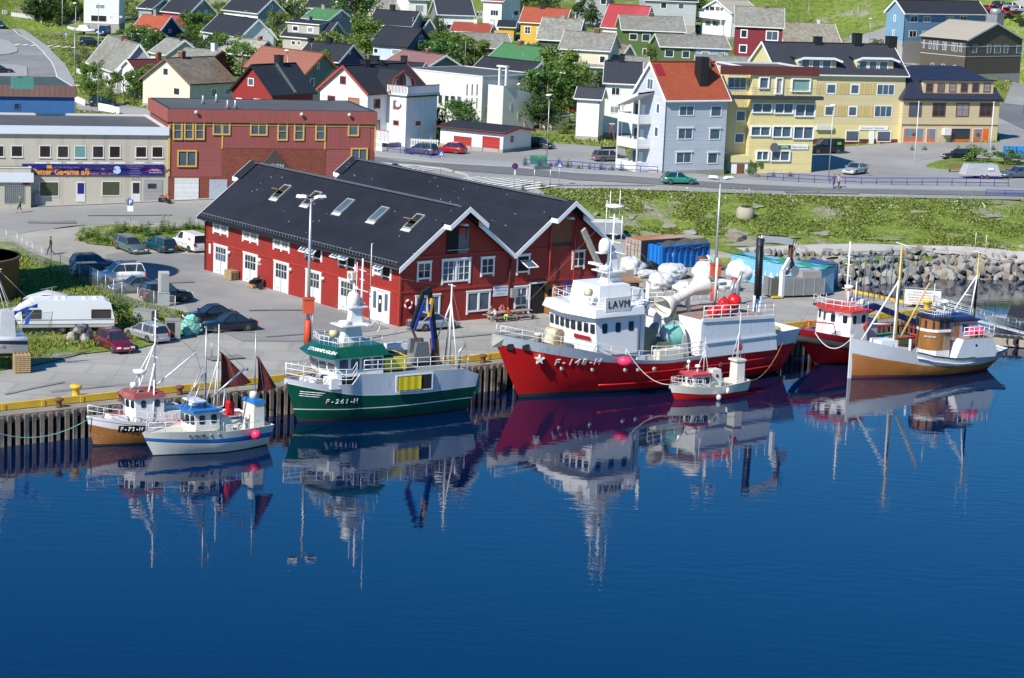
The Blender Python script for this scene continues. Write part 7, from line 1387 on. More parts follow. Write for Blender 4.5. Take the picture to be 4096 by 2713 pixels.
for k in(.35,.7,1.05):
 b.tube([(-1.5,2.05,3.15+k),(-4.8,2.05,3.15+k),(-4.9,0,3.15+k),(-4.8,-2.05,3.15+k),(-1.5,-2.05,3.15+k)],.035,bw,5)
for i in range(7):b.tube([(-1.5-i*.55,2.05,3.15),(-1.5-i*.55,2.05,4.2)],.03,bw,4);b.tube([(-1.5-i*.55,-2.05,3.15),(-1.5-i*.55,-2.05,4.2)],.03,bw,4)
b.lathe([(.12,0),(.1,.04),(0,.03)],black,(-2.9,2.12,2.6),axis='y',n=10);b.build('railing',o)
b=MB()
for i in range(8):b.tube([(1.2-.0-i*.25,1.2,5.05),(1.2-i*.25,1.2,5.6)],.02,bw,4)
for k in(.28,.55):b.tube([(-.8,1.2,5.05+k),(1.2,1.2,5.05+k),(1.5,0,5.05+k),(1.2,-1.2,5.05+k),(-.8,-1.2,5.05+k)],.025,bw,5)
b.build('bridge_railing',w3)
yw=mat('mast_yellow',(.58,.40,.10),.5,noise=(2,.1))
lattice_mast(wb,4.3,0,1.6,11.3,.15,yw,arms=(),name='foremast');b=MB();b.bar((4.3,-.8,11.4),(4.3,.9,11.3),.08,.06,bw);b.tube([(7.9,0,3.2),(4.35,0,8.2)],.08,bw,6);b.tube([(5.2,.9,2.2),(4.4,0,8.2)],.08,bw,6);b.tube([(5.5,.6,4.6),(6.9,0,4.6)],.05,bw,5);b.build('mast_stay',wb.o)
b=MB();b.tube([(3.9,.2,3.3),(1.5,.6,8.0)],.1,yw,6,.07);b.build('boom',wb.o)
lattice_mast(wb,-4.2,0,3.1,10.4,.10,yw,name='mizzen_mast');b=MB();b.tube([(-4.2,0,5.4),(-4.2,0,8.0)],.11,black,6);b.bar((-4.2,-.7,10.4),(-4.2,.9,10.35),.06,.05,bw);b.tube([(-4.2,-.6,10.4),(-4.2,-.6,12.0)],.025,bw,4);b.tube([(-4.2,.8,10.4),(-4.2,.8,12.0)],.025,bw,4);b.tube([(-1.8,0,5.2),(-4.15,0,8.3)],.07,bw,6);b.tube([(-3.4,.4,5.0),(-4.1,.1,8.3)],.07,bw,6);b.tube([(-2.9,.2,6.7),(-3.8,.2,6.6)],.05,bw,5);b.build('mast_stay',wb.o)
lattice_mast(wb,.4,0,5.0,7.8,.05,bw,arms=((5.9,.3),),extra=(((-.6,.3,5.0),(-.6,.3,6.1),.09),));b=MB();b.lathe([(.36,0),(.42,.08),(.42,.24),(0,.3)],bw,(-.6,.3,6.1),n=12);b.build('radar',wb.o)
b=MB();b.box(4.6,6.4,-.9,.9,1.8,3.2,bw,None,.05,.05);b.build('fore_cabin',wb.o);b=MB();b.box(1.8,3.4,-.7,.9,1.3,1.75,mat('deck_royal_blue',(.02,.04,.17)));b.tube([(3.6,1.2,1.3),(3.6,1.2,3.3)],.12,bw);b.build('deck_hatch',wb.o)
for x,y,lb in((-3.0,1.3,'pink buoy left one inside the aft rail of the varnished boat'),(-3.9,1.3,'pink buoy right one inside the aft rail of the varnished boat')):fender(loc_of(wb,x,y,3.62),.42,pinkb,lb,grp='pink buoys on the varnished boat',name='buoy',cat='buoy')
tg=Boat('red_tug','red hulled workboat with white wheelhouse and black bow fender, between red ship and varnished boat',K('c',330,1270),217.6,13)
tg.hull(-8.0,6.4,6.0,[(.1,antif),([(-8,.7),(0,.8),(4,1.5),(9,2.2)],b_red),([(-8,.75),(0,.85),(3.9,1.55),(9,2.25)],b_red),([(-8,1.0),(0,1.3),(4,2.15),(9,3.0)],gl_paint('tug_red',(.50,.025,.04))),([(-8,1.2),(0,1.6),(4,2.6),(9,3.4)],gl_paint('tug_red',(.50,.025,.04)))],over=(.2,3.0),bs=.9,deckz=[(-8,.8),(0,1.1),(4,1.9),(9,2.7)],deckm=mat('deck_green',(.05,.16,.08),.8,noise=(2,.3)),tm=.5,bow_p=3.0)
b=MB();pts=[tg.edge(x)for x in np.linspace(9.3,4.2,9)]
for s_ in(1,-1):b.tube([(p[0]-.1,p[1]*s_*.99,p[2]-.85)for p in pts],.30,rubber,8)
b.build('bow_fender',tg.hull_o)
w4=cabin(tg,2.4,4.6,2.1,1.9,4.75,bw,tx=.05,rk=-.2,bulge=.9,ww=.42,wh=.72,wz=3.75,side_n=2,front_n=2,roofm=mat('roof_signal_red',(.60,.03,.01),.5),brim=.35,roofh=.18)
text('VESTVERN',.32,whited,w4,(5.0,1.55,4.6),(R(90),0,R(180-67)),depth=.02)
b=MB();b.box(4.6,5.8,.1,1.4,2.2,3.1,bw,None,.1,.1);b.build('fore_hatch',tg.o)
b=MB();P=[(2.6,2.2,4.95),(4.9,2.2,4.95),(5.6,0,4.95),(4.9,-2.2,4.95),(2.6,-2.2,4.95)]
for k in(.4,.8):b.tube([(x,y,z+k)for x,y,z in P],.03,bw,5)
for p,q in zip(P,P[1:]):
 for i in range(3):v=Vector(p).lerp(Vector(q),i/3);b.tube([v,v+Vector((0,0,.8))],.025,bw,4)
b.build('bridge_railing',w4)
lattice_mast(tg,2.9,-.2,4.95,10.6,.12,bw,arms=((7.6,.4),(6.4,.6),(8.6,.35),(9.3,.25)),extra=(((2.9,.9,5),(2.9,.9,7.2),.05),((3.5,.6,5),(3.5,.6,6.6),.1),((2.2,-.5,5),(2.2,-.5,7.2),.05)));b=MB();b.lathe([(.35,0),(.4,.1),(.4,.3),(0,.35)],bw,(3.5,.6,6.6),n=12);b.build('radar',tg.o)
for dz in(0,.0):pass
b=MB();b.lathe([(0,-.9),(.3,-.85),(.32,0),(.3,.85),(0,.9)],bw,(1.9,0,5.3),axis='y',n=12);b.build('liferaft_canister',tg.o)
b=MB();dkb=mat('crane_navy',(.008,.01,.09),.35);b.tube([(.6,0,1.1),(.6,0,4.2)],.3,black,8);b.bar((.9,0,4.3),(-.4,0,4.6),.5,.6,dkb);b.bar((-.4,0,4.7),(-5.6,.2,2.9),.42,.5,dkb);b.bar((-5.6,.2,2.9),(-6.6,.2,2.3),.3,.4,mat('crane_tip',(.05,.03,.03)));b.build('deck_crane',tg.o)
b=MB();rr=mat('rail_red',(.45,.02,.02),.5)
for s_ in(1,-1):b.tube([(2.2,s_*2.7,2.3),(-5.5,s_*2.75,2.1),(-7.0,s_*2.2,2.0)],.09,rr,6);[b.tube([(x,s_*2.72,1.3),(x,s_*2.72,2.2)],.06,rr,5)for x in(1,-1,-3,-5)]
b.tube([(-7.0,2.2,2.0),(-7.0,-2.2,2.0)],.09,rr,6);b.tube([(8.6,.4,3.3),(8.4,.6,4.1),(6.4,1.9,3.9),(6.2,2.0,3.1)],.06,rr,5);b.build('guard_rail',tg.o)
b=MB();b.box(-5.0,-1.0,-1.8,1.0,1.1,1.7,mat('deck_green',(.05,.16,.08)));b.build('deck_cargo',tg.o);b=MB();b.box(1.0,2.3,-1.9,1.9,1.5,4.0,mat('casing_grey',(.45,.45,.5),.5));b.build('engine_casing',tg.o)
o=ring_mesh(.36,.08,mat('buoy_orange',(.6,.07,.02)),mat('buoy_orange',(.6,.07,.02))).build('lifebuoy',None,loc_of(tg,2.6,2.2,3.4),R(217.6));tag(o,'orange lifebuoy on the side of the tug wheelhouse','lifebuoy')
line('mooring_line',sag(loc_of(fa,5.2,.2,2.1),at(-60,1715,-.3),1.0),.03,rope_g,'long pale green mooring line from maroon roofed boat to left edge')
line('mooring_line',sag(loc_of(rs,5.0,3.6,3.9),loc_of(sb_,4.3,.1,1.3),.8),.035,rope_w,'pale rope from the big red ship down to the little boat bow')
line('mooring_line',sag(loc_of(rs,15.4,-.2,4.9),Q(40,-.6,.4),.5),.03,rope_w,'thin rope from the big red ship bow toward the quay left of it')
line('mooring_line',sag(loc_of(tg,8.2,1.5,3.2),loc_of(wb,8.9,.1,3.6),1.2),.05,rope_w,'white rope hanging between tug bow and varnished boat bow')
line('mooring_line',sag(loc_of(gt,8.0,0,3.2),Q(16,-.6,.3),.4),.03,rope_g,'green rope from green trawler bow to the quay')
line('mooring_line',sag(loc_of(rs,-12.2,3.7,3.1),loc_of(sb_,-2.8,1.0,1.3),.9),.03,mat('rope_orange',(.5,.18,.05)),'orange rope from red ship side to the little boat stern')
def rig(bt,segs,name='rigging',r=.014):
 b=MB()
 for p,q in segs:b.tube([p,q],r,mat('rigging_wire',(.22,.22,.22),.5),3)
 return b.build(name,bt.o)
rig(rs,[((3.9,0,14.5),(14.8,0,5.6)),((3.9,0,13.5),(-3.3,2.6,5.8)),((3.9,0,13.5),(-3.3,-2.6,5.8)),((-13.5,-1.2,11),(-6.5,-1,7.6)),((3.9,0,12),(3.4,3.1,7.2))])
rig(gt,[((1.7,-.3,11.5),(7.6,0,3.6)),((-6,.2,9.4),(1.7,-.3,10.8)),((-6,.2,9.4),(-6.9,1.8,3.2)),((-6,.2,9.4),(-6.9,-1.8,3.2))])
rig(fa,[((.35,0,9.2),(5.2,0,2.3)),((.35,0,9.2),(-4.6,0,7.8)),((-4.6,0,7.8),(-6.4,.6,1.5)),((.35,0,8),(0,1.5,1.7)),((-2.7,.2,6.1),(.35,0,8.8))])
rig(fb,[((1.95,0,8.5),(6.5,0,1.8)),((1.95,0,8.5),(-2,0,8)),((-2,0,8),(-2.9,.4,1.6)),((1.95,0,7),(1.5,1.4,1.8)),((-1,.3,5.6),(1.95,0,8.2))])
rig(sb_,[((1.1,0,4.8),(4.2,0,1.4)),((-2.3,0,6.7),(1.1,0,4.8)),((-2.3,0,6.7),(-3,.3,1.3))],r=.01)
rig(wb,[((4.3,0,11.2),(9,0,3.8)),((4.3,0,11.2),(-4.2,0,10.2)),((4.3,0,9),(4,2.2,2.3)),((4.3,0,9),(4,-2.2,2.3)),((-4.2,0,10.2),(-7.8,0,2.1)),((1.5,.6,8),(4.3,0,10.5))])
rig(tg,[((2.9,-.2,10.4),(8.8,0,3.5)),((2.9,-.2,9),(-6,2,2.2))])
def cpaint(n,c,metal=.35):return mat('car_'+n,c,.28,metal,noise=(.6,.04),coat=.6)
cglass=mat('car_glass',(.02,.03,.04),.05,spec=.9);tyre_m=rubber;rim_m=mat('car_rim',(.5,.5,.5),.35,.6);lamp_w=mat('car_headlight',(.75,.77,.78),.15);lamp_r=mat('car_taillight',(.55,.02,.01),.2);plate_m=mat('car_plate',(.7,.7,.68),.5);trim_b=mat('car_trim',(.03,.03,.03),.6)
_wm={}
def wheel(parent,x,y,r):
 k=round(r,2)
 if k not in _wm:
  a=MB();a.lathe([(r*.6,-.1),(r,-.08),(r,.08),(r*.6,.1)],tyre_m,axis='y',n=16)
  b=MB();b.lathe([(r*.6,.085),(r*.5,.06),(.08,.09),(0,.1)],rim_m,axis='y',n=12);b.lathe([(0,-.1),(.08,-.09),(r*.5,-.06),(r*.6,-.085)],rim_m,axis='y',n=12)
  for i in range(5):t=i*2*math.pi/5;[b.bar((0,s_*.09,0),(r*.58*math.cos(t),s_*.09,r*.58*math.sin(t)),.07,.02,rim_m)for s_ in(1,-1)]
  _wm[k]=(a.mesh('tyre'),b.mesh('rim'))
 o=bpy.data.objects.new('wheel',_wm[k][0]);link(o,parent);o.location=(x,y,r);inst('rim',_wm[k][1],o);return o
def car(label,px,yaw,kind,col,L=4.4,W=1.72,H=1.45,rack=False,name=None,z=None,group='parked and driving cars',zoff=.07):
 p=ground(*px)if z is None else at(px[0],px[1],z);o=thing(name or{'suv':'parked_suv','van':'parked_van'}.get(kind,'parked_car'),label,'van' if kind=='van' else 'car',(p.x,p.y,p.z+zoff),R(yaw),group)
 hv=Vector((math.cos(R(yaw)),math.sin(R(yaw))));dz=(tz1(p.x+hv.x*1.4,p.y+hv.y*1.4)-tz1(p.x-hv.x*1.4,p.y-hv.y*1.4))/2.8
 if abs(dz)<.2:o.rotation_euler=(0,-math.atan(dz),R(yaw))
 h=L/2;w=W/2;r=.31 if kind not in('suv',)else .37;g0=.2+(.08 if kind=='suv' else 0);belt=H*(.60 if kind!='suv' else .62)
 nose={'van':.72,'suv':.80}.get(kind,.66)*belt/.87*1.0;hood=belt*.93
 top=[(-h,.40),(-h+.04,belt*.80),(-h+.1,belt*.97),(-h*.62,belt)]+[(h*.36,belt),(h*.42,hood+.03),(h*.8,hood*.90),(h-.12,nose*.82),(h,.42)]
 if kind=='sedan':top=[(-h,.42),(-h+.03,belt*.93),(-h+.12,belt*.99),(-h*.5,belt*1.02)]+top[4:]
 b=MB();rows=[]
 for x,zt in top:
  e=abs(x)/h;k=w*(1-.12*max(0,(e-.75)/.25)**1.5);ze=max(zt,g0+.1)
  rows.append([(x,-k*.94,g0),(x,-k,g0+.14),(x,-k,min(ze,belt*.72)),(x,-k*.97,max(ze-.06,g0+.12)),(x,-k*.86,ze),(x,k*.86,ze),(x,k*.97,max(ze-.06,g0+.12)),(x,k,min(ze,belt*.72)),(x,k,g0+.14),(x,k*.94,g0)])
 b.grid(rows[::-1],col,True,True,True,True);b.build('body',o)
 x_ws=h*(.38 if kind!='van' else .55);x_r0={'sedan':h*.02,'van':h*.22}.get(kind,h*.08);x_r1,x_b={'sedan':(-h*.36,-h*.72),'hatch':(-h*.58,-h*.93),'wagon':(-h*.84,-h*.965),'suv':(-h*.84,-h*.97),'van':(-h*.93,-h*.985)}[kind]
 wb,wt=w*.90,w*.70 if kind not in('van','suv')else w*.80
 g=MB();zb=belt-.02;zt=H-.05
 P=lambda x,y,z:(x,y,z)
 B_=[(x_b,-wb,zb),(x_ws,-wb,zb),(x_ws,wb,zb),(x_b,wb,zb)];T_=[(x_r1,-wt,zt),(x_r0,-wt,zt),(x_r0,wt,zt),(x_r1,wt,zt)]
 g.grid([B_,T_],cglass,False,True);g.build('window',o)
 b=MB();b.grid([[(x_r1-.03,-wt-.015,zt-.02),(x_r0+.03,-wt-.015,zt-.02),(x_r0+.03,wt+.015,zt-.02),(x_r1-.03,wt+.015,zt-.02)],[(x_r1+.05,-wt+.06,H),(x_r0-.08,-wt+.06,H),(x_r0-.08,wt-.06,H),(x_r1+.05,wt-.06,H)]],col,False,True,False,True)
 for i in range(4):b.bar(B_[i],T_[i],.08,.06,col)
 xm=(x_ws+x_b)/2
 for s_ in(-1,1):
  for q in((.42,.35),(-.1,-.05),(-.5,-.55))[:(2 if kind in('sedan','hatch')else 3)]:
   if kind=='van' and q[0]<0:continue
   xb_,xt=h*q[0]-.25,h*q[1]-.25
   if q[0]>.3:continue
   b.bar((xb_,s_*(wb+.004),zb),(max(xt,x_r1),s_*(wt+.006),zt),.06,.03,col if kind!='x' else trim_b)
  if kind=='van':b.poly([(x_b,s_*(wb+.01),zb),(h*.02,s_*(wb+.01),zb),(h*.02,s_*(wt+.01),zt),(x_r1,s_*(wt+.01),zt)][::s_*-1 or 1],col)
 b.build('roof',o)
 for xw in(h*.63,-h*.60):
  for s_ in(-1,1):wheel(o,xw,s_*(w-.1),r)
 for xw in(h*.63,-h*.60):q=MB();q.lathe([(r*1.14,-w-.004),(r*1.14,w+.004)],trim_b,(xw,0,r),axis='y',n=16);q.build('wheel_arch',o)
 q=MB();q.box(h-.06,h+.03,-w*.82,w*.82,g0+.02,g0+.22,col if kind!='suv' else trim_b);q.box(h-.03,h+.035,-w*.3,w*.3,g0+.28,g0+.42,trim_b);q.build('bumper',o)
 q=MB();q.box(-h-.03,-h+.06,-w*.82,w*.82,g0+.04,g0+.26,col if kind!='suv' else trim_b);q.build('bumper',o)
 for s_ in(-1,1):
  q=MB();q.box(h-.14,h-.005,-.17,.17,-.07,.07,lamp_w,None,.03,.02);q.build('headlight',o,(0,s_*w*.66,nose*.82-.06))
  q=MB();q.box(-h-.012,-h+.1,-.13,.13,-.14 if kind!='suv' else-.3,.12,lamp_r);q.build('taillight',o,(0,s_*w*.78,belt*.78))
  q=MB();q.box(h*.30,h*.36,s_*(w+.0)-(.02 if s_>0 else .16),s_*w+(.16 if s_>0 else .02),belt+.02,belt+.15,col);q.build('mirror',o)
  q=MB();q.box(-h*.45,h*.3,s_*(w+.004)-.004,s_*(w+.004)+.004,belt*.62,belt*.65,trim_b);[q.box(x-.006,x+.006,s_*(w+.004)-.003,s_*(w+.004)+.003,g0+.15,belt*.95,trim_b)for x in(h*.34,-h*.06,-h*.42)];q.build('door_line',o)
 for s_ in(-1,1):q=MB();q.box(s_*(h+.035)-.006,s_*(h+.035)+.006,-.25,.25,.40,.51,plate_m);q.build('number_plate',o)
 if rack:
  q=MB()
  for s_ in(-1,1):q.bar((x_r1+.1,s_*wt*.85,H+.05),(x_r0-.1,s_*wt*.85,H+.05),.05,.04,trim_b)
  for x in(x_r0-.5,x_r1+.6):q.bar((x,-wt*.9,H+.1),(x,wt*.9,H+.1),.06,.03,trim_b)
  q.build('roof_rack',o)
 return o
cp=cpaint
maroon=cp('maroon',(.19,.008,.025));silver=cp('silver',(.42,.43,.43));dkblue=cp('night_blue',(.012,.02,.035));white_c=cp('white',(.72,.73,.74),0.0);gry=cp('grey',(.14,.15,.16));sage=cp('sage',(.12,.17,.145));teal=cp('teal',(.005,.10,.12));greenc=cp('mint',(.02,.25,.17),.1);bronze=cp('bronze',(.13,.11,.115));redc=cp('red',(.45,.008,.015),.1);blackc=cp('black',(.012,.014,.018));lilac=cp('lilac_grey',(.13,.14,.22));royal=cp('royal',(.02,.05,.22))
car('maroon estate car parked on the grass beside the white caravan',K('d',1535,1500),-56,'wagon',maroon,4.3,rack=True)
car('silver estate car seen from behind, right of the maroon one',K('d',1960,1370),132,'wagon',silver,4.5)
car('dark blue sedan parked nearest the quay beside the green nets',K('6',1910,470),209,'sedan',dkblue,4.65)
car('dark sedan behind the nearest blue sedan',K('6',1760,395),209,'sedan',blackc,4.6)
car('dark blue off-road car with roof rear light, behind the pale electric cabinet',K('6',1390,225),27,'suv',dkblue,4.5,1.78,1.68)
car('dark grey car with silver bonnet behind the mesh fence',K('d',1800,735),208,'sedan',gry,4.6)
car('big white off-road car in the shade with bull bar',K('d',1580,610),204,'suv',white_c,4.75,1.88,1.85,rack=True)
car('black estate seen from behind between the lilac car and the white off-roader',K('d',1270,545),27,'wagon',blackc,4.4)
car('lilac grey estate farthest back in the shaded row, roof rails',K('d',1260,425),27,'wagon',lilac,4.5,rack=True)
car('sage green estate with spotlights beside the flower verge',K('5',1235,1200),-52,'wagon',sage,4.5)
car('teal estate seen from behind beside the white van',K('5',1510,1190),130,'wagon',teal,4.3)
v_=car('white panel van with red round emblem at the warehouse corner',K('5',1790,1180),130,'van',white_c,4.4,1.78,1.82)
q=MB();q.lathe([(.0,.02),(.12,.0)],mat('emblem_red',(.5,.03,.03)),axis='y',n=12);q.build('emblem',v_,(-1.35,.93,1.35),R(180));text('G4S',.22,mat('emblem_ink',(.05,.05,.06)),v_,(-1.35,.90,1.35),(R(82),0,R(180)),depth=.004)
car('silver sedan parked against the warehouse gable',K('9',1640,375),37,'sedan',silver,4.5)
car('mint green hatchback driving on the main road',K('e',1385,125),10,'hatch',greenc,4.1)
car('bronze grey estate by the blue railing in front of the white house',K('2',1620,1465),150,'wagon',bronze,4.5)
car('red hatchback in front of the red garage doors',K('2',1905,1455),153,'hatch',redc,3.9)
car('black car parked behind the white garage',K('3',370,1408),-30,'hatch',blackc,4.2)
o_=car('dark grey estate with roof box on the gravel lot',K('3',1040,1530),22,'wagon',gry,4.5)
q=MB();q.box(-.95,.95,-.4,.4,0,.32,blackc,None,.18,.1);q.build('roof_box',o_,(-.3,0,1.56))
o_=car('black van parked between the two yellow buildings',K('4',650,1328),200,'van',blackc,5.0,1.9,2.0,zoff=.1)
q=MB();q.box(-.3,.3,-.01,.01,0,.35,mat('decal_green',(.1,.5,.03)));q.build('decal',o_,(-1.6,.945,1.2))
car('silver sedan on the forecourt facing the camera',K('4',905,1508),238,'sedan',silver,4.5)
car('black estate parked behind the flower bed',K('4',1800,1380),188,'wagon',blackc,4.5)
car('steel blue car cut by the right frame edge near the bench',K('4',2310,1540),196,'wagon',cp('steel_blue',(.10,.14,.2)),4.4)
car('blue van facing the camera on the hillside drive',K('1',982,335),262,'suv',royal,4.6,1.8,1.9)
car('black van beside the parked motor boat at upper left',K('1',862,440),12,'suv',blackc,4.4,1.8,1.85)
car('teal car entering at the left edge of the hill road',K('1',-8,262),285,'sedan',teal,4.4)
car('dark car on the traffic island at the left edge',K('1',5,700),15,'sedan',dkblue,4.4)
car('dark green car half hidden behind the hedge and fence',K('1',975,1010),20,'wagon',cp('dark_green',(.01,.04,.025)),4.2)
car('bright red car behind the small shed near the swings',K('3',775,1078),15,'hatch',redc,4.1)
for i,(x,y,a,kd,c,lb)in enumerate(((1870,155,15,'hatch',redc,'small red car leftmost in the far car park'),(2050,178,10,'sedan',redc,'long red car in the middle of the far car park'),(2030,105,12,'wagon',dkblue,'dark blue car in the back row of the far car park'),(2280,165,12,'sedan',silver,'silver car at the right end of the far car park'),(1935,245,14,'sedan',dkblue,'navy car nearest the ventilator in the far car park'),(2075,235,195,'wagon',cp('steel_blue',(.10,.14,.2)),'grey blue car between navy and maroon cars in the far car park'),(2215,205,12,'sedan',maroon,'dark red car in the front row of the far car park'),(2180,120,14,'wagon',silver,'silver car in the back row of the far car park'))):car(lb,K('g',x,y),a,kd,c,4.3)
ca=at(*K('d',870,1290),.1);cv=thing('caravan','long white caravan with awning parked on grass behind the mesh fence','caravan',(ca.x,ca.y,.1),R(16))
prof=[(-3.7,.55),(-3.95,1.3),(-3.55,2.1),(-2.5,2.75),(3.2,2.75),(3.65,2.5),(3.95,1.2),(3.9,.55)]
b=MB();cvm=mat('caravan_white',(.68,.69,.70),.4,noise=(1,.04));b.grid([[(x,y,z)for x,z in prof]for y in(0,2.25)],bw,False,True);b.poly([(x,0,z)for x,z in prof][::-1]if False else[(x,0,z)for x,z in prof[::-1]],cvm);b.poly([(x,2.25,z)for x,z in prof],cvm);b.build('body',cv)
b=MB();[b.box(-3.85,3.9,-.02,-.004,z,z+.04,black)for z in(1.15,.8)];b.box(-3.8,3.85,-.015,-.003,.56,.78,mat('skirt_grey',(.4,.39,.36)));b.build('side_stripe',cv)
for x in(-2.7,2.85):window(cv,(x,0,1.3),0,1.55,.72,trim_b,mat('glass_smoke',(.06,.05,.04),.1),trim=.06)
for x,y in((-.6,1.0),(.0,1.3),(1.6,1.1),(2.5,1.2)):b=MB();b.lathe([(.22,0),(.18,.12),(0,.14)],bw,n=10);b.build('roof_vent',cv,(x,y,2.75))
b=MB();b.tube([(-1.0,1.0,2.7),(-1.0,1.0,3.6)],.025,yellowp);b.bar((-1.9,1.0,3.5),(-.6,1.0,3.75),.03,.03,steel);[b.bar((-1.4+i*.2,.8,3.6),(-1.4+i*.2,1.2,3.6),.02,.02,steel)for i in range(4)];b.build('aerial',cv)
for x in(-.2,.7):wheel(cv,x,.15,.33)
b=MB();b.grid([[(-4.3,-.1,.2),(-4.4,1,1.6),(-4.2,2.2,1.7)],[(-3.3,2.2,2.5),(-2.8,2.6,2.75),(-3,3.2,2.3)],[(-1.5,2.4,2.8),(-1.2,3.0,3.15),(-1.2,3.8,2.2)],[(0,2.3,2.7),(.6,2.8,2.75),(.8,3.6,2.0)]],mat('awning_grey',(.5,.5,.52),.8),True);b.build('awning',cv)
wl=at(*K('6',165,812),0);wz=thing('landed_boat','white motor boat on land with dark stripe, stay wires and blue sheet, left edge','boat',(wl.x,wl.y,0),R(22))
sg_=lambda x:0
b=MB();rows=[]
for x,w,zk,zt in((-8.5,.2,1.8,3.2),(-6,1.3,1.2,2.9),(-3,1.6,.95,2.7),(.6,1.6,.9,2.55)):rows.append([(x,0+1.6,zk),(x,1.6-w*.9,zk+.5),(x,1.6-w,zk+1.0),(x,1.6-w,zt-.5),(x,1.6-w,zt-.22),(x,1.6-w*1.0,zt),(x,1.6+w,zt),(x,1.6+w,zk+1.0)])
strm=mat('stripe_umber',(.06,.045,.04));b.grid(rows,lambda i,j:strm if j==3 else(mat('keel_brown',(.05,.035,.03))if j in(0,7)else bw),True,True,True,True);b.build('hull',wz)
b=MB();b.box(-1.4,-.2,.5,2.0,2.5,4.5,mat('console_grey',(.45,.46,.47),.5),None,.12,.1);b.box(-6,-1.6,.6,2.6,2.5,3.1,bw,None,.2,.2);b.build('cabin',wz)
text('WESTBAS 33',.32,black,wz,(-1.9,-.02,1.92),(R(90),0,R(-2)),'hull_lettering',depth=.01)
b=MB();b.tube([(-1.6,1.5,2.6),(-2.0,1.5,8.8)],.07,whited,7)
for x,y in((-3.3,.6),(-.6,.7),(-.1,.9),(-2.4,2.0),(.2,1.2),(1.9,2.5)):b.tube([(x,y,3.0 if x<1.5 else 4.2),(-1.9,1.5,8.4-abs(x)*.15)],.03 if x<1.5 else .012,whited,5)
b.bar((-1.95,1.5,7.5),(-1.1,1.5,7.55),.08,.05,bw);b.build('mast',wz)
b=MB();blu=mat('sheet_blue',(.01,.08,.42),.5,noise=(2,.2));b.grid([[(-.5+i*.28,.7+.1*math.sin(i*2),4.4+i*.09-j*(.12+.06*math.sin(i*2.1)))for j in range(3)]for i in range(8)],blu,True);b.grid([[(.5+.08*math.sin(j)+i*.16,.68,4.4-j*.24)for j in range(5)]for i in range(3)],blu,True);b.bar((-.5,.7,4.5),(2.5,.8,5.4),.04,.04,whited);b.bar((.1,.7,3.4),(1.2,.7,4.6),.05,.05,steel);b.build('blue_sheet',wz)
def pallets(px,k,n,label,yaw,z0=0.0,cat='pallet stack',z=0.0):
 p=at(*K(k,*px),z);o=thing('pallet_stack',label,cat,(p.x,p.y,z+.07),R(yaw),'pallet stacks')
 for i in range(n):
  b=MB();zz=i*.15
  for y in(-.4,0,.4):b.box(-.6,.6,y-.05,y+.05,zz+.02,zz+.10,wood_raw)
  for x in(-.55,-.28,0,.28,.55):b.box(x-.07,x+.07,-.42,.42,zz+.103,zz+.125,wood_raw)
  b.build('pallet',o)
 return o
pallets((180,815),'6',9,'tall pallet stack holding up the landed boat stern',20)
pallets((505,1165),'7',6,'pallet stack between the first two warehouse doors',-50)
pp=pallets((700,1235),'7',2,'low pallets under the black baskets by the second door',-50)
for i,(dx,dy,dz)in enumerate(((-.5,0,.35),(.0,.05,.38),(.45,0,.35),(-.2,.3,.38),(.9,-.1,.25),(.3,.1,.7))):
 b=MB();b.lathe([(.2,0),(.3,.5),(.32,.52)],black,n=10);b.lathe([(0,.3),(.29,.3)],trim_b,n=10);o=b.build('black_basket',None,pp.matrix_basis@Vector((dx,dy,dz)),(R(random.choice((80,90,12))),0,wrand(0,3)));tag(o,'one of the black baskets heaped on pallets at the warehouse wall','basket','black baskets heaped at the warehouse')
def container(label,k,pC,yaw,L,W,H,m,roofm,name='shipping_container',corr=.28,z=.05,doorm=None,cat='container'):
 p=at(*K(k,*pC),z);o=thing(name,label,cat,(p.x,p.y,z),R(yaw));b=MB()
 n=int(L/corr);pts=[(-L*i/n,(.0 if i%2 else .05))for i in range(n+1)]
 b.grid([[(x,y,zz)for x,y in pts]for zz in(.15,H-.12)][::-1],m,False);b.box(-L,0,.06,W,0,H,m);b.box(-L-.01,.01,-.01,.07,0,.15,m);b.box(-L-.01,.01,-.01,.07,H-.13,H,m);b.box(-.01,.12,-.01,.12,.15,H-.13,m);b.box(-L-.01,-L+.12,-.01,.12,.15,H-.13,m);b.build('body',o)
 b=MB();b.box(-L,0,0,W,H+.003,H+.03,roofm);b.build('top',o);return o
u2d=37.6
def P2(k,x,y,z=0):return at(*K(k,x,y),z)
gcm=mat('container_grey',(.36,.33,.29),.7,noise=(1.5,.3),col2=(.30,.22,.16));dnv=mat('container_navy',(.03,.035,.06),.7,noise=(1,.2))
pc=P2('e',868,1222);o=thing('shipping_container','grey container with rusty orange roof and locking bars','container',(pc.x,pc.y,.05),R(-52));b=MB();b.box(-2.4,0,0,6.0,0,2.6,dnv);b.build('body',o);b=MB();b.box(-2.42,.02,-.05,-.003,0,2.6,gcm);[b.tube([(x,-.09,.1),(x,-.09,2.5)],.03,rust,5)for x in(-2.0,-1.5,-.9,-.4)];[b.box(-2.35,-.05,-.07,-.05,z,z+.03,rust)for z in(.8,1.5,2.1)];b.build('door',o);b=MB();b.box(-2.42,.02,-.05,6.02,2.603,2.66,mat('rust_roof',(.36,.14,.06),.85,noise=(1.5,.35),col2=(.40,.25,.16)));b.build('top',o);b=MB();b.box(-2.3,-1.5,-.115,-.105,1.85,2.1,mat('label_pink',(.6,.3,.35)));b.build('label',o)
pc=P2('e',1135,1262);bc_=mat('skip_blue',(.01,.17,.52),.45,noise=(1,.15),col2=(.01,.12,.4),streak=.15)
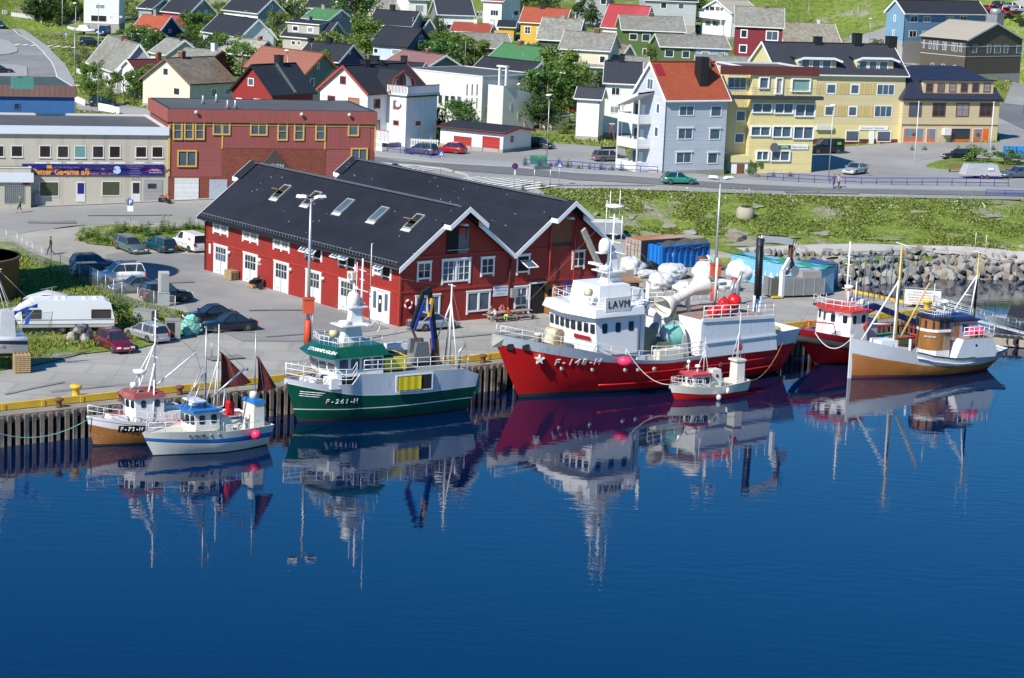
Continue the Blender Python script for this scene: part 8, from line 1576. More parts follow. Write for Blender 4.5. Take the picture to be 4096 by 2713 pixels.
o=thing('waste_skip','big bright blue ribbed waste skip covered with a dark tarpaulin','skip',(pc.x,pc.y,.05),R(-52));b=MB();W_=6.6
b.box(-1.9,0,0,W_,.1,2.35,bc_);b.build('body',o);b=MB();[b.box(.003,.16,y-.08,y+.08,.0,2.3,bc_,None,0,0)for y in np.linspace(.1,W_-.1,9)];b.box(.003,.18,0,W_,2.2,2.36,bc_);b.box(.003,.1,0,W_,.05,.2,bc_);[b.box(x-.05,x+.05,-.12,-.003,.1,2.3,bc_)for x in(-1.85,-1.2,-.6,-.05)];b.build('rib',o)
b=MB();b.grid([[(x,y,2.38+.22*math.sin(x*2+y)*math.sin(y*1.7)+(.15 if-1.6<x<-.2 else-.05)-(.25 if x>0 else 0))for x in(-2.0,-1.5,-1,-.5,-.1,.22)]for y in np.linspace(.2,W_+.05,16)][::-1],mat('tarp_dark',(.07,.07,.06),.8,noise=(2,.4)),True);b.build('tarpaulin',o)
for i,ch in enumerate('SBR'):text(ch,.55,whited,o,(.02,2.55+i*.85,1.3),(R(90),0,R(90)),depth=.01,bold=.015)
b=MB();b.prism([(-.28,.3),(-.2,-.1),(0,-.3),(.2,-.1),(.28,.3),(0,.15)][::-1],-.01,.01,whited,Matrix(((0,0,1,0),(1,0,0,0),(0,1,0,0),(0,0,0,1))));b.build('emblem',o,(.02,1.75,1.3))
lb_=mat('container_sky',(.16,.42,.60),.6,noise=(1,.15),col2=(.2,.4,.5),streak=.1)
pc=P2('b',938,375);pr_=at(*K('c',545,560),.05);dd=pr_-pc;yw_=math.degrees(math.atan2(dd.y,dd.x))
o=container('long sky blue container with green tarpaulin top and white lettering','b',(938,330),0,1,1,1,lb_,lb_);bpy.data.objects.remove(o.children[0]);bpy.data.objects.remove(o.children[0]);bpy.data.objects.remove(o)
o=thing('shipping_container','long sky blue container with green tarpaulin top and white lettering','container',(pc.x,pc.y,.05),R(-44));L3=11.0
b=MB();pts=[(L3*i/44,(-.05 if i%2 else .0))for i in range(45)];b.box(0,L3,.01,2.4,0,2.5,lb_);b.grid([[(x,y,zz)for x,y in pts]for zz in(.15,2.4)],lb_,False);b.box(-.02,L3,-.08,.0,0,.15,lb_);b.box(-.02,L3,-.08,.0,2.4,2.5,lb_);b.build('body',o)
b=MB();b.grid([[(x,y,2.52+.16*math.sin(x*1.3)*math.sin(y*2+x))for y in(-.15,.5,1.2,1.8,2.5)]for x in np.linspace(-.1,L3+.1,18)][::-1],mat('tarp_green',(.03,.25,.15),.6,noise=(1.5,.25)),True);b.build('tarpaulin',o)
text('C U A L',1.0,whited,o,(4.6,-.06,1.0),(R(90),0,0),depth=.01,bold=.02)
pc=P2('c',376,655);o=thing('shipping_container','short dark blue container with round white ring emblem','container',(pc.x,pc.y,.05),R(38));b=MB();dbl=mat('container_cobalt',(.03,.10,.25),.6,noise=(1,.15));b.box(0,2.4,0,3,0,2.5,dbl);[b.tube([(x,-.05,.1),(x,-.05,2.4)],.03,dbl)for x in(1.3,1.6,2.0,2.3)];b.build('body',o);b=MB();b.tube([(.55+.3*math.cos(t),-.03,1.6+.3*math.sin(t))for t in[k*math.pi/8 for k in range(17)]],.05,whited,5);b.build('emblem',o)
pc=P2('b',1410,545);o=thing('steel_hopper','long open steel hopper with yellow foot in front of the sky blue container','hopper',(pc.x,pc.y,.07),R(24));b=MB();stn=mat('stainless_dull',(.30,.30,.29),.45,.5,noise=(1.5,.25));b.box(0,4.6,0,1.7,.15,1.75,stn);[b.box(x,x+.06,-.05,0,.1,1.8,steel)for x in(0,1.15,2.3,3.45,4.54)];b.build('body',o);b=MB();b.poly([(-1.2,.2,.15),(0,-.01,.15),(0,-.01,1.75),(-1.2,.2,1.9)],mat('stainless_dark',(.12,.11,.10),.5,.4));b.poly([(-1.2,.2,.15),(-1.2,.2,1.9),(-1.2,1.7,1.9),(-1.2,1.7,.15)],stn);b.build('chute',o);b=MB();b.box(-1.2,-.1,-.3,.1,.02,.16,yellowp);b.build('foot',o);b=MB();b.box(2.2,4.3,.2,1.5,1.76,2.4,mat('tub_grey',(.30,.28,.26),.8));b.build('tub',o)
bagm=mat('bag_white',(.58,.58,.57),.8,noise=(2.5,.2),col2=(.46,.48,.5),streak=.15,bump=.03);random.seed(21)
def bag(px,k,s,label,m=bagm,sc=(1,1,.6),grp='white net bags in the yard',cat='bag'):
 s*=.9;p=at(*K(k,*px),0);bm=bmesh.new();bmesh.ops.create_icosphere(bm,subdivisions=4,radius=1.0);off=Vector((wrand(0,99),wrand(0,99),wrand(0,99)))
 for v in bm.verts:
  d=.98+.30*mnoise.noise(v.co*1.2+off)+.10*mnoise.noise(v.co*2.6+off)-.13*max(0,.22-abs(mnoise.noise(v.co*2.2+off*2)))/.22-.05*abs(mnoise.noise(v.co*8+off));v.co=Vector((v.co.x*d,v.co.y*d,max(v.co.z*d,-.55)))
 me=bpy.data.meshes.new('net_bag');bm.to_mesh(me);bm.free();me.materials.append(m);me.polygons.foreach_set('use_smooth',[True]*len(me.polygons));me.uv_layers.new(name='UV')
 o=inst('net_bag',me,None,(p.x,p.y,s*sc[2]*.5+.05),wrand(0,3),(s*sc[0],s*sc[1],s*sc[2]));tag(o,label,cat,grp)
 return o
for px,k,s,lb,sc in(((745,1320),'e',1.75,'white bag with blue cord left of the black heap',(1.1,.9,.75)),((1290,1370),'e',1.8,'broad smooth white bag in front of the blue skip',(1.25,.9,.62)),((1150,1510),'e',1.55,'white bag behind the standing person',(1.2,.9,.75)),((960,1370),'e',1.2,'small white bag behind the truck bed',(1.3,.8,.5)),((1740,1400),'e',1.6,'white bag leaning by the rear floodlight mast',(1.1,1,.85)),((1460,1560),'e',1.5,'creased white bag lying behind the funnel',(1.25,.8,.5)),((1050,385),'b',1.9,'largest white bag in front of the sky blue container',(1.25,.9,.85)),((895,470),'b',1.3,'low white bag right of the rear floodlight mast',(1.2,.8,.6)),((1180,400),'b',1.1,'white bag nearest the tall black crane',(1,.9,.7))):bag(px,k,s,lb,sc=sc)
bag((990,1300),'e',1.0,'heap of black rope and bags beside the blue skip',mat('heap_black',(.02,.02,.022),.6,noise=(6,.5)),(1.2,.9,.8),None,'heap')
bag((400,620),'c',1.1,'grey sack with teal net on a rack near the cobalt container',mat('sack_grey',(.35,.37,.38),.7,noise=(4,.3)),(1.1,.8,.7),None,'sack')
bag((690,545),'6',.9,'black and white bundled tarpaulins at the caravan',mat('bundle_mixed',(.03,.03,.035),.6,noise=(3,.2),col2=(.5,.5,.48)),(1.2,.9,1.1),None,'bundle')
bag((820,470),'6',.95,'black plastic bundle with green strap behind the maroon estate',mat('bundle_black',(.035,.035,.05),.5),(1.3,1,.9),None,'bundle')
bag((605,555),'6',.55,'dirty cream sack on the grass by the caravan wheels',mat('sack_cream',(.36,.32,.24),.8),(1,.8,1),None,'sack')
nb=bag((1590,500),'6',.95,'heap of pale green netting beside the blue sedan',net_g,(1,.9,1.25),None,'net heap');b=MB()
for i in range(60):
 t0=wrand(0,6.28);z0=wrand(-.4,.8);r0=.9*math.sqrt(max(.05,1-z0*z0*.8));b.tube([(r0*math.cos(t0+j*.35)*wrand(.95,1.15),r0*math.sin(t0+j*.35)*wrand(.95,1.15),z0+wrand(-.12,.12))for j in range(5)],.022,rope_g if i%3 else rope_w,3)
b.build('loose_rope',nb)
def crate(px,k,w,d,h,m,yaw,name,label,cat,z=0.05):
 p=at(*K(k,*px),z);o=thing(name,label,cat,(p.x,p.y,z+.03),R(yaw));b=MB();b.box(-w/2,w/2,0,d,0,h,m);b.build('body',o);b=MB();b.box(-w/2-.04,w/2+.04,-.04,d+.04,h+.003,h+.07,m);b.build('lid',o);return o
cabm=mat('cabinet_cream',(.50,.49,.44),.6,noise=(2,.1))
o=crate((1372,262),'6',.95,.6,1.1,mat('cabinet_grey2',(.34,.36,.37),.6),18,'electric_cabinet','tall pale electric cabinet standing on a grey base by the fence end','cabinet');b=MB();b.box(-.46,.42,-.05,.55,1.18,3.0,cabm);b.build('upper_case',o);b=MB();b.box(-.3,.4,-.08,-.052,1.3,2.85,mat('grille_grey',(.30,.31,.30)));b.build('grille',o)
o=crate((1445,540),'6',1.2,1.0,1.5,mat('box_galv',(.33,.33,.31),.55,.3,noise=(2,.2)),12,'steel_box','open galvanised steel box right of the silver estate','box');b=MB();b.box(-.5,.15,-.02,-.003,.15,1.35,dark_void);b.build('opening',o)
crate((1190,395),'6',1.9,.9,.95,mat('box_galv',(.33,.33,.31)),-28,'storage_cage','low grey storage cage on the grass behind the cars','cage')
p=at(*K('b',770,290),.05);o=drumo=thing('cable_reel','winch frame with net reel and rusty drum beside the blue skip','reel',(p.x,p.y,.1),R(20));b=MB();b.lathe([(.55,-.4),(.55,.4)],net_g,(0,0,.75),axis='x',n=14);b.lathe([(0,-.45),(.75,-.45),(.75,-.4)],whited,(0,0,.75),axis='x',n=14);b.lathe([(.75,.4),(.75,.45),(0,.45)],whited,(0,0,.75),axis='x',n=14);b.build('reel',o);b=MB();[b.bar((x,-.6,0),(x,-.6,1.1),.1,.1,whited)for x in(-1.5,-1.0,-.6)];b.bar((-1.6,-.6,1.1),(-.5,-.6,1.1),.1,.1,whited);b.lathe([(.3,-1.5),(.3,-.6)],rust,(0,0,1.1),axis='x',n=10);b.build('frame',o)
p=at(*K('b',980,470),0);b=MB();b.lathe([(.42,.05),(.42,1.05),(.38,1.1)],mat('barrel_red',(.45,.02,.015),.5),n=14);b.lathe([(.0,1.05),(.38,1.08)],rust,n=14);o=b.build('barrel',None,(p.x,p.y,.05));tag(o,'red barrel with rusty top among the white bags','barrel')
p=at(*K('e',760,1560),0);o=thing('flatbed_truck','old truck bed with ribbed aluminium sides behind the red ship bridge','truck',(p.x,p.y,.05),R(20));alm=mat('alu_ribbed',(.34,.32,.27),.5,.3,pat=('hboard',.12,.3));b=MB();b.box(-4.2,.6,-1.1,1.2,1.0,1.15,mat('bed_rust',(.33,.17,.07),.9));b.build('bed',o);b=MB();b.box(-4.2,-1.7,-1.14,-1.1,1.15,1.75,alm);b.box(-2.2,.6,1.2,1.24,1.15,1.85,alm);b.box(-4.24,-4.2,-1.1,1.2,1.15,1.75,alm);b.build('side_board',o);b=MB();b.box(-4.0,.5,-.5,.5,.55,1.0,black);b.build('chassis',o)
for x in(-.2,-3.4):[wheel(o,x,y,.48)for y in(-.95,.95)]
p=at(*K('e',440,905),0);o=thing('lorry_box','pale grey lorry body standing behind the warehouse gable','trailer',(p.x,p.y,0),R(8));b=MB();b.box(-4.2,1.6,0,2.4,.9,2.2,mat('lorry_grey',(.30,.31,.33),.5));b.build('body',o);b=MB();b.box(-4.2,1.6,-.02,2.42,2.2,2.26,whited);b.build('top',o);[wheel(o,x,.2,.45)for x in(-2.5,-1.3,.6)]
b=MB();b.lathe([(.0,0),(1.0,0),(1.05,.1),(1.0,1.0),(.72,1.25),(.7,1.3)],mat('concrete_ring',(.38,.33,.26),.9,noise=(2,.15)),n=18);b.lathe([(.7,1.3),(.65,.9),(0,.85)],dark_void,n=18);g_=ground(*K('e',2268,560));o=b.build('concrete_well_ring',None,(g_.x,g_.y,g_.z-.1),(R(6),0,0));tag(o,'concrete well ring standing on the grassy bank','well ring')
o=thing('loading_crane','cream swinging crane arm at the right end of the warehouse gable','crane',wh_M@Vector((.5,22.0,0)),UA);b=MB();crm=mat('crane_cream',(.55,.5,.4),.5);b.bar((.3,0,0),(.3,0,3.2),.3,.3,crm);b.bar((.3,0,3.0),(.8,-3.2,7.6),.3,.5,crm);b.build('arm',o);b=MB();b.tube([(.8,-3.2,7.5),(.6,-4.5,2.5)],.02,black,4);b.tube([(.8,-3.2,7.5),(.5,-1.5,3.5)],.02,black,4);b.build('cable',o)
PTL=P2('8',930,1540);pt_=thing('picnic_table','grey timber picnic table with benches at the warehouse wall','table',(PTL.x,PTL.y,0),R(37.6));wg=mat('picnic_timber',(.27,.25,.22),.85,noise=(4,.25))
for nm,a in(('table_top',(-1.1,1.1,.35,1.1,.70,.76)),('bench',(-1.1,1.1,-.25,.05,.42,.47)),('bench',(-1.1,1.1,1.4,1.7,.42,.47))):b=MB();b.box(*a,wg);b.build(nm,pt_)
for x in(-.8,.8):b=MB();b.bar((x,-.25,.36),(x,1.7,.36),.06,.1,wg);b.bar((x,.1,0),(x,.55,.7),.07,.1,wg);b.bar((x,1.35,0),(x,.9,.7),.07,.1,wg);b.build('leg',pt_)
pt2=copy_tree(pt_,None,PTL+QU*2.35+Vector((0,0,0)),R(37.6),'empty grey picnic table right of the occupied one')
pt_['group']=pt2['group']='picnic tables at the warehouse';pt_['label']='grey timber picnic table with people seated at it'
tk=at(-138,1190,0);b=MB();b.lathe([(4.6,0),(4.6,3.6),(4.75,3.62),(4.75,3.8),(4.5,3.8)],mat('tank_umber',(.13,.09,.05),.8,noise=(.6,.2),streak=.15),n=40);b.lathe([(4.5,3.8),(4.45,3.5),(0,3.4)],mat('tank_cover',(.012,.015,.03),.6),n=40);o=b.build('storage_tank',None,(tk.x,tk.y,0));tag(o,'large dark round tank cut off by the left frame edge','tank')
sl_=MB();sl_.lathe([(5.6,0),(5.6,21.5),(5.0,22.3),(0,22.6)],mat('silo_grey',(.4,.4,.38),.7),n=32);o=sl_.build('shadow_silo',None,(-52.5,196.5,0));tag(o,'tall grey silo added unseen outside the left frame edge to cast the shadow on the parked cars','silo')  # unseen, form guessed: added to cast the rounded shadow over the parked cars
meshm=bpy.data.materials.new('wire_mesh');meshm.use_nodes=True;nt=meshm.node_tree;bs=nt.nodes['Principled BSDF'];bs.inputs['Base Color'].default_value=(.33,.35,.36,1);bs.inputs['Alpha'].default_value=.16
def mesh_fence(pts,h,label,step=2.2,post=steel,gate=None):
 o=thing('mesh_fence',label,'fence',(pts[0].x,pts[0].y,pts[0].z));o0=pts[0]
 for a,c in zip(pts,pts[1:]):
  n=max(1,round((c-a).length/step))
  for i in range(n+(c is pts[-1])):q=a.lerp(c,i/n)-o0;b=MB();b.tube([q-Vector((0,0,.2)),q+Vector((0,0,h))],.035,post,5);b.build('post',o)
  b=MB();p,q=a-o0,c-o0;u=Vector((0,0,h-.05));b.poly([p,q,q+u,p+u],meshm);b.tube([p+u,q+u],.012,steel,4);b.build('wire_mesh',o)
 return o
mesh_fence([at(*K('d',x,y),0)for x,y in((-60,100),(230,200),(430,330),(560,395),(930,560),(1200,665),(1625,900),(2050,1010),(2335,1080))],1.95,'long galvanised mesh fence between the grass lot and the parked cars')
mesh_fence([at(*K('d',x,y),0)for x,y in((290,1360),(765,1300),(1120,1260),(1490,1190))],2.0,'mesh fence with dark posts in front of the white caravan',2.6)
def rails(pts,label,h=.95,m=None,step=2.0,two=True):
 m=m or mat('railing_blue',(.02,.03,.35),.5);pts=[ground(*K('m',x,y))for x,y in pts];o=thing('road_railing',label,'railing',pts[0]);o0=pts[0];tot=[]
 for a,c in zip(pts,pts[1:]):n=max(1,round((c-a).length/step));tot+=[a.lerp(c,i/n)for i in range(n)]
 tot.append(pts[-1]);b=MB()
 for hh in((h,h*.5)if two else(h,)):b.tube([q-o0+Vector((0,0,hh))for q in tot],.045,m,5)
 b.build('rail',o)
 for q in tot:b=MB();b.tube([q-o0,q-o0+Vector((0,0,h))],.045,m,5);b.build('post',o)
rails(((1774,418),(1990,430),(2200,430),(2330,432)),'long blue railing along the pavement in front of the yellow buildings')
rails(((1212,387),(1320,391),(1400,398),(1520,404)),'blue railing along the weedy verge before the grey apartment house')
rails(((895,352),(925,355),(950,362),(1018,372)),'short blue railing beside the bronze estate')
rails(((2278,452),(2367,455),(2400,456)),'short blue railing at the right frame edge',.7)
def picket(pts,label,h=1.0,n=None,m=white,k='1',solid=False):
 pts=[ground(*K(k,x,y))for x,y in pts];o=thing('picket_fence',label,'fence',pts[0]);b=MB();b2=MB()
 for a,c in zip(pts,pts[1:]):
  a,c=a-pts[0],c-pts[0];nn=max(2,int((c-a).length/(.22 if not solid else .5)))
  for i in range(nn):q=a.lerp(c,i/nn);b.box(q.x-.05,q.x+.05,q.y-.02,q.y+.02,q.z,q.z+h,m)
  for z in(.25,h-.2):b2.bar(a+Vector((0,0,z)),c+Vector((0,0,z)),.04,.08,m)
  if solid:b2.poly([a,c,c+Vector((0,0,h)),a+Vector((0,0,h))],m)
 b.build('pickets',o);b2.build('rail',o)
picket(((712,965),(805,1005)),'low white board fence at the side street end',.95,solid=True);picket(((935,1045),(1040,1065),(1130,1090)),'white board fence behind the brick building corner',1.1,solid=True)
picket(((728,700),(838,710)),'short white fence left of the slate cottage',.9);picket(((25,135),(70,140)),'white fence panel at the top left',1.0,solid=True);picket(((108,155),(325,185)),'white fence under the trees at the top left',.9,solid=True)
picket(((1155,1425),(1255,1440)),'white picket fence next to the brick building',1.5,k='2');picket(((1495,1395),(1790,1410)),'white picket fence behind the bronze and red cars',1.2,k='2')
def pole(px,k,h,label,head='lamp',m=steel,r=.07,cat='street lamp',arm=(0,0),grp='street lamps'):
 g_=ground(*K(k,*px));o=thing({'lamp':'street_lamp','flag':'flagpole'}.get(head,'pole'),label,cat,g_,0,grp);b=MB();b.tube([(0,0,-.2),(0,0,h)],r,m,7,r*.6);
 if head=='lamp':b.bar((0,0,h),(arm[0],arm[1]-.3,h+.15),.06,.06,m)
 b.build('column',o)
 if head=='lamp':b=MB();b.ball((arm[0]-.1,arm[1]-.45,h+.15),.3,white,10,1.3,1,.5);b.build('lamp_head',o)
 elif head=='flag':b=MB();b.ball((0,0,h),.12,whited,8);b.build('finial',o)
for a in(((440,1560),'3',8.6,'street lamp beside the green bin, left of the grey apartment'),((678,1556),'4',9.0,'street lamp in front of the tall yellow house'),((345,1035),'2',8.8,'lamp post rising behind the brick workshop'),((1145,1395),'3',5.6,'bent lamp post in front of the white rendered house'),((1028,398),'4',6.0,'lamp post on the upper right road'),((705,810),'1',9.0,'lamp post at the end of the hill pavement'),((715,490),'1',9.0,'lamp post behind the blue pedestrian sign'),((2360,990),'4',7.0,'lamp post at the right frame edge by the hill street'),((1630,590),'4',6.4,'lamp post in front of the brown hall')):pole(*a)
for a in(((588,402),'1',10.5,'tall bare pole on the grass left of the motor boat'),((925,1045),'1',16,'tallest grey pole in front of the slate cottages'),((925,235),'4',5.5,'thin pole on the green slope'),((500,190),'4',4.5,'thin pole above the lichen slate roof'),((357,490),'2',3.6,'white pole beside the dormer house'),((2035,650),'2',5.0,'white flagpole among the shrubs')):pole(*a,head='bare',cat='pole',grp='bare poles')
for a in(((1422,1398),'4',8.0,'white flagpole left one in front of the shop'),((2068,1398),'4',8.0,'white flagpole right one in front of the shop')):pole(*a,head='flag',m=white,cat='flagpole',grp='flagpoles')
sblue=mat('sign_blue',(.02,.12,.5),.5)
def sign(px,k,h,label,kind='walk',w=.62,yaw=8):
 g_=ground(*K(k,*px));o=thing('road_sign',label,'sign',g_,R(yaw),'road signs');b=MB();b.tube([(0,0,0),(0,0,h+.1)],.035,steel,6);b.build('post',o);b=MB()
 if kind=='round':b.lathe([(.38,-.06),(0,-.06)],mat('sign_red',(.6,.02,.03)),(0,0,h),axis='y',n=20);b.lathe([(.3,-.065),(0,-.065)],sblue,(0,0,h),axis='y',n=20);b.box(-.1,.1,-.06,-.04,h-1.0,h-.5,whited)
 else:b.box(-w/2,w/2,-.06,-.04,h-w/2,h+w/2,sblue)
 pl=b.build('sign_plate',o)
 if kind=='walk':b=MB();b.poly([(-.24,-.065,h-.22),(.24,-.065,h-.22),(0,-.065,h+.24)],white);b.bar((0,-.07,h+.08),(0,-.07,h-.05),.07,.01,black);b.bar((0,-.07,h-.05),(-.09,-.07,h-.18),.04,.01,black);b.bar((0,-.07,h-.05),(.09,-.07,h-.18),.04,.01,black);b.build('pictogram',pl)
 elif kind=='P':text('P',.6,white,pl,(0,-.065,h),depth=.004,bold=.02);b=MB();b.box(-w/2,w/2,-.06,-.04,h-.95,h-.35,white);b.build('lower_plate',o)
sign((1232,975),'5',2.7,'blue parking sign on the verge near the warehouse','P');sign((363,225),'8',2.6,'blue pedestrian crossing sign behind the warehouse roof');sign((1422,335),'8',2.6,'blue pedestrian crossing sign at the bank top');sign((1022,355),'8',2.7,'round red and blue no parking sign','round');sign((624,430),'1',2.3,'pedestrian sign on the grass left of the black van');sign((1706,1500),'2',2.9,'blue sign behind the bronze estate','plain',.4);sign((862,395),'4',2.2,'pedestrian sign above the tall yellow house roof');sign((390,270),'1',2.2,'warning sign at the edge of the hill road','round')
g_=ground(*K('8',1200,345));o=thing('direction_board','low grey information board on two posts by the road','sign',g_,R(15));b=MB();b.box(-.1,2.0,-.04,.04,2.2,2.6,mat('board_dark',(.08,.10,.10)));b.build('panel',o);[MB().tube([(x,0,0),(x,0,2.6)],.05,steel).build('post',o)for x in(.0,1.9)]
g_=ground(*K('8',1238,138));o=thing('wheeled_bin','green rubbish container by the blue railing','bin',g_,R(5));b=MB();gb=mat('bin_green',(.03,.17,.08),.5);b.box(-.95,.95,-.5,.5,.1,1.0,gb,None,-.1,-.08);b.build('body',o);b=MB();b.box(-1.08,1.08,-.6,.6,1.0,1.2,gb,None,.05,.2);b.build('lid',o)
g_=P2('f',900,890);o=thing('notice_board','white notice board in a grey frame at the quay corner','sign',(g_.x,g_.y,0),R(-8));b=MB();b.box(-1.7,1.7,-.05,.05,.35,1.75,mat('board_white',(.62,.62,.58)));b.build('panel',o);b=MB();b.tube([(-1.75,0,0),(-1.75,0,1.9),(1.75,0,1.9),(1.75,0,0)],.05,steel);b.build('frame',o)
for i in range(5):text('ADGANG FORBUDT' if i==0 else('for uvedkommende fartøy ved kai','fortøyning kun etter avtale med','Hammerfest havn - kontakt vakt','opphold på eget ansvar')[i-1],.2,mat('board_ink',(.25,.08,.05)),o,(0,-.056,1.5-i*.25),depth=.003)
gw0,gw1=P2('f',1060,900,.2),P2('f',2250,1215,-1.9);o=thing('gangway','long grey aluminium gangway sloping from the quay corner to the floating dock','gangway',gw0);b=MB();v_=gw1-gw0;b.bar((0,0,0),v_,1.3,.12,whited);b.build('deck',o);sd=Vector((-v_.y,v_.x,0)).normalized()*.65
for s_ in(1,-1):
 b=MB();[b.tube([sd*s_+Vector((0,0,h)),v_+sd*s_+Vector((0,0,h))],.035,steel,5)for h in(.4,.75,1.1)];[b.tube([v_*t+sd*s_,v_*t+sd*s_+Vector((0,0,1.1))],.03,steel,4)for t in np.linspace(0,1,9)];b.build('railing',o)
d0,d1=P2('f',1700,1260,-2.1),P2('f',2400,1330,-2.1);o=thing('floating_dock','low concrete floating dock at the right edge','dock',d0);v_=d1-d0;b=MB();b.bar((-3*v_.x/v_.length,0,.1),v_,2.2,.7,mat('dock_concrete',(.33,.28,.22),.85,noise=(2,.3)));b.build('deck',o)
tm_=MB();tm_.lathe([(.27,-.13),(.5,-.14),(.56,0),(.5,.14),(.27,.13),(.25,0),(.27,-.13)],rubber,axis='y',n=16);tme=tm_.mesh('dock_tyre')
for i in range(4):
 q=P2('f',1830+i*88,1275+i*8,-2.0);t=inst('dock_tyre',tme,None,q+Vector((0,-.7,.05)),R(-5));tag(t,('leftmost','second','third','rightmost')[i]+' black tyre fender on the floating dock','tyre','tyre fenders on the dock')
q=P2('f',2150,1120,-2.5);kb=Boat('black_canopy_boat','small grey boat with black canopy at the floating dock',proj(q+Vector((-3,0,0))),185,6,cat='boat');kb.hull(-3,3,2.2,[(.9,mat('boat_grey',(.35,.38,.42),.4))],over=(.2,.6),deckz=.5,draft=.4);b=MB();b.box(-2.2,1.2,-.9,.9,.8,1.9,mat('canopy_black',(.02,.02,.025),.7),None,.35,.15);b.build('canopy',kb.o)
p=P2('c',640,740);o=thing('cage_frame','dark open steel cage frame at the back edge of the quay','frame',(p.x,p.y,0),R(10));b=MB();cf=mat('frame_teal',(.05,.12,.15),.6);[b.tube([(x,y,0),(x,y,4.2)],.045,cf,5)for x in(0,1.1,2.2,3.3,4.4,5.4)for y in(0,1.6)];[b.tube([(0,y,z),(5.4,y,z)],.04,cf,5)for y in(0,1.6)for z in(4.2,)];[b.tube([(x,0,4.2),(x,1.6,4.2)],.04,cf,5)for x in(0,2.2,5.4)];b.build('bars',o)
p=ground(*K('1',780,330));o=thing('motor_boat','white motor boat on a trailer on the grass at upper left','boat',p,R(170));b=MB();b.grid([[(x,-w,.5+h),(x,-w,1.0+h),(x,w,1.0+h),(x,w,.5+h),(x,0,.35+h)]for x,w,h in((-3,.9,.3),(-1,1.1,.25),(1.5,.95,.3),(3.2,.1,.6))][::-1],bw,True,True,True,True);b.build('hull',o);b=MB();b.box(-1.6,.9,-.7,.7,1.25,2.0,bw,None,.5,.15);b.build('canopy',o);[wheel(o,.0,y,.3)for y in(-.9,.9)]
p=ground(*K('4',1990,1545));o=thing('covered_trailer','grey covered trailer with pink stripes at the road','trailer',p,R(15));b=MB();tg_=mat('trailer_grey',(.36,.38,.40),.5);b.box(-2.6,2.4,-1,1,.5,1.9,tg_,None,.5,.25);b.build('body',o);b=MB();b.box(-2.62,2.42,-1.02,1.02,.45,.52,mat('stripe_pink',(.5,.1,.2)));b.box(.6,1.3,-1.01,-.9,1.2,1.5,white);b.build('stripe',o);[wheel(o,x,y,.3)for x in(-.3,.4)for y in(-.95,.95)]
for(x,y),lb in(((1775,1490),'wooden bench left one below the flower bed'),((2260,1490),'wooden bench right one near the blue box')):
 p=ground(*K('4',x,y));o=thing('park_bench',lb,'bench',p,R(10),'park benches');wbn=mat('bench_wood',(.22,.13,.07),.7);b=MB();b.box(-.95,.95,-.25,.2,.42,.47,wbn);b.build('seat',o);b=MB();b.box(-.95,.95,.22,.27,.55,.9,wbn);b.build('backrest',o);[MB().box(x_-.04,x_+.04,-.2,.2,0,.42,black).build('leg',o)for x_ in(-.8,.8)]
p=ground(*K('4',2295,1375));o=thing('blue_box','bright blue panel box at the right edge of the forecourt','box',p,R(8));b=MB();b.box(-1.6,1.6,0,.8,0,1.7,mat('box_blue',(.01,.22,.60),.5));b.box(-.04,.04,-.03,0,0,1.7,black);b.build('body',o)
fb_=[(x,y)for x,y in gp((2165,378),(2200,372),(2300,372),(2367,380),(2367,398),(2280,400),(2215,395),(2140,388))];drape('planting_bed',fb_,MEADOW,.35,thick=.3)
p=ground(*K('3',905,1320));o=thing('swing_frame','red and grey timber swing frame on the playground grass','swing',p,R(5));b=MB();rd=mat('swing_red',(.35,.07,.04),.7);[b.bar((x+d,0,0),(x,.0,2.2),.12,.12,rd)for x in(-2.2,2.2)for d in(-.6,.5)];b.build('leg_frame',o);b=MB();b.bar((-2.6,0,2.25),(2.6,0,2.25),.14,.14,whited);b.build('beam',o);[MB().box(x-.2,x+.2,-.1,.1,.5,.54,black).build('seat',o)for x in(-.9,.9)]
p=ground(*K('3',980,1250));o=thing('trampoline','trampoline with dark safety net behind the swings','trampoline',p);b=MB();b.lathe([(2.0,.8),(0,.78)],black,n=20);b.build('mat',o);nm=bpy.data.materials.new('safety_net');nm.use_nodes=True;nm.node_tree.nodes['Principled BSDF'].inputs['Base Color'].default_value=(.02,.02,.02,1);nm.node_tree.nodes['Principled BSDF'].inputs['Alpha'].default_value=.55;b=MB();b.lathe([(2.0,.8),(2.0,2.6)],nm,n=20);b.build('safety_net',o)
h_=house('garden_shed','small cream shed with white edged lean roof near the swings','3',(562,1108),(690,1090),735,1062,hw=1.9,wall=w_cream,roof=D_,wmin=2.5,wmax=3.5,found_h=.1,cat='shed')
p=ground(*K('5',1560,745));o=thing('motorcycle','orange motorcycle leaning at the garage door','motorcycle',p,R(-38));om=mat('moto_orange',(.6,.07,.01),.4)
for x in(-.7,.7):b=MB();b.lathe([(.22,-.05),(.32,-.05),(.32,.05),(.22,.05),(.22,-.05)],rubber,(0,0,.32),axis='y',n=16);[b.bar((0,0,.32),(.25*math.cos(t),0,.32+.25*math.sin(t)),.03,.02,steel)for t in(0,1.26,2.5,3.77,5.0)];b.build('wheel',o,(x,0,0))
b=MB();b.box(-.25,.3,-.14,.14,.3,.65,trim_b);b.bar((-.7,0,.32),(.1,0,.5),.08,.08,steel);b.build('engine',o);b=MB();b.ball((.15,0,.85),.24,om,10,1.3,.7,.7);b.box(-.9,-.5,-.08,.08,.75,.85,om);b.build('fuel_tank',o);b=MB();b.box(-.6,.0,-.12,.12,.78,.86,black);b.build('seat',o);b=MB();b.bar((.7,0,.32),(.42,0,1.05),.06,.1,steel);b.tube([(.4,-.35,1.1),(.42,0,1.05),(.4,.35,1.1)],.02,black);b.build('fork',o)
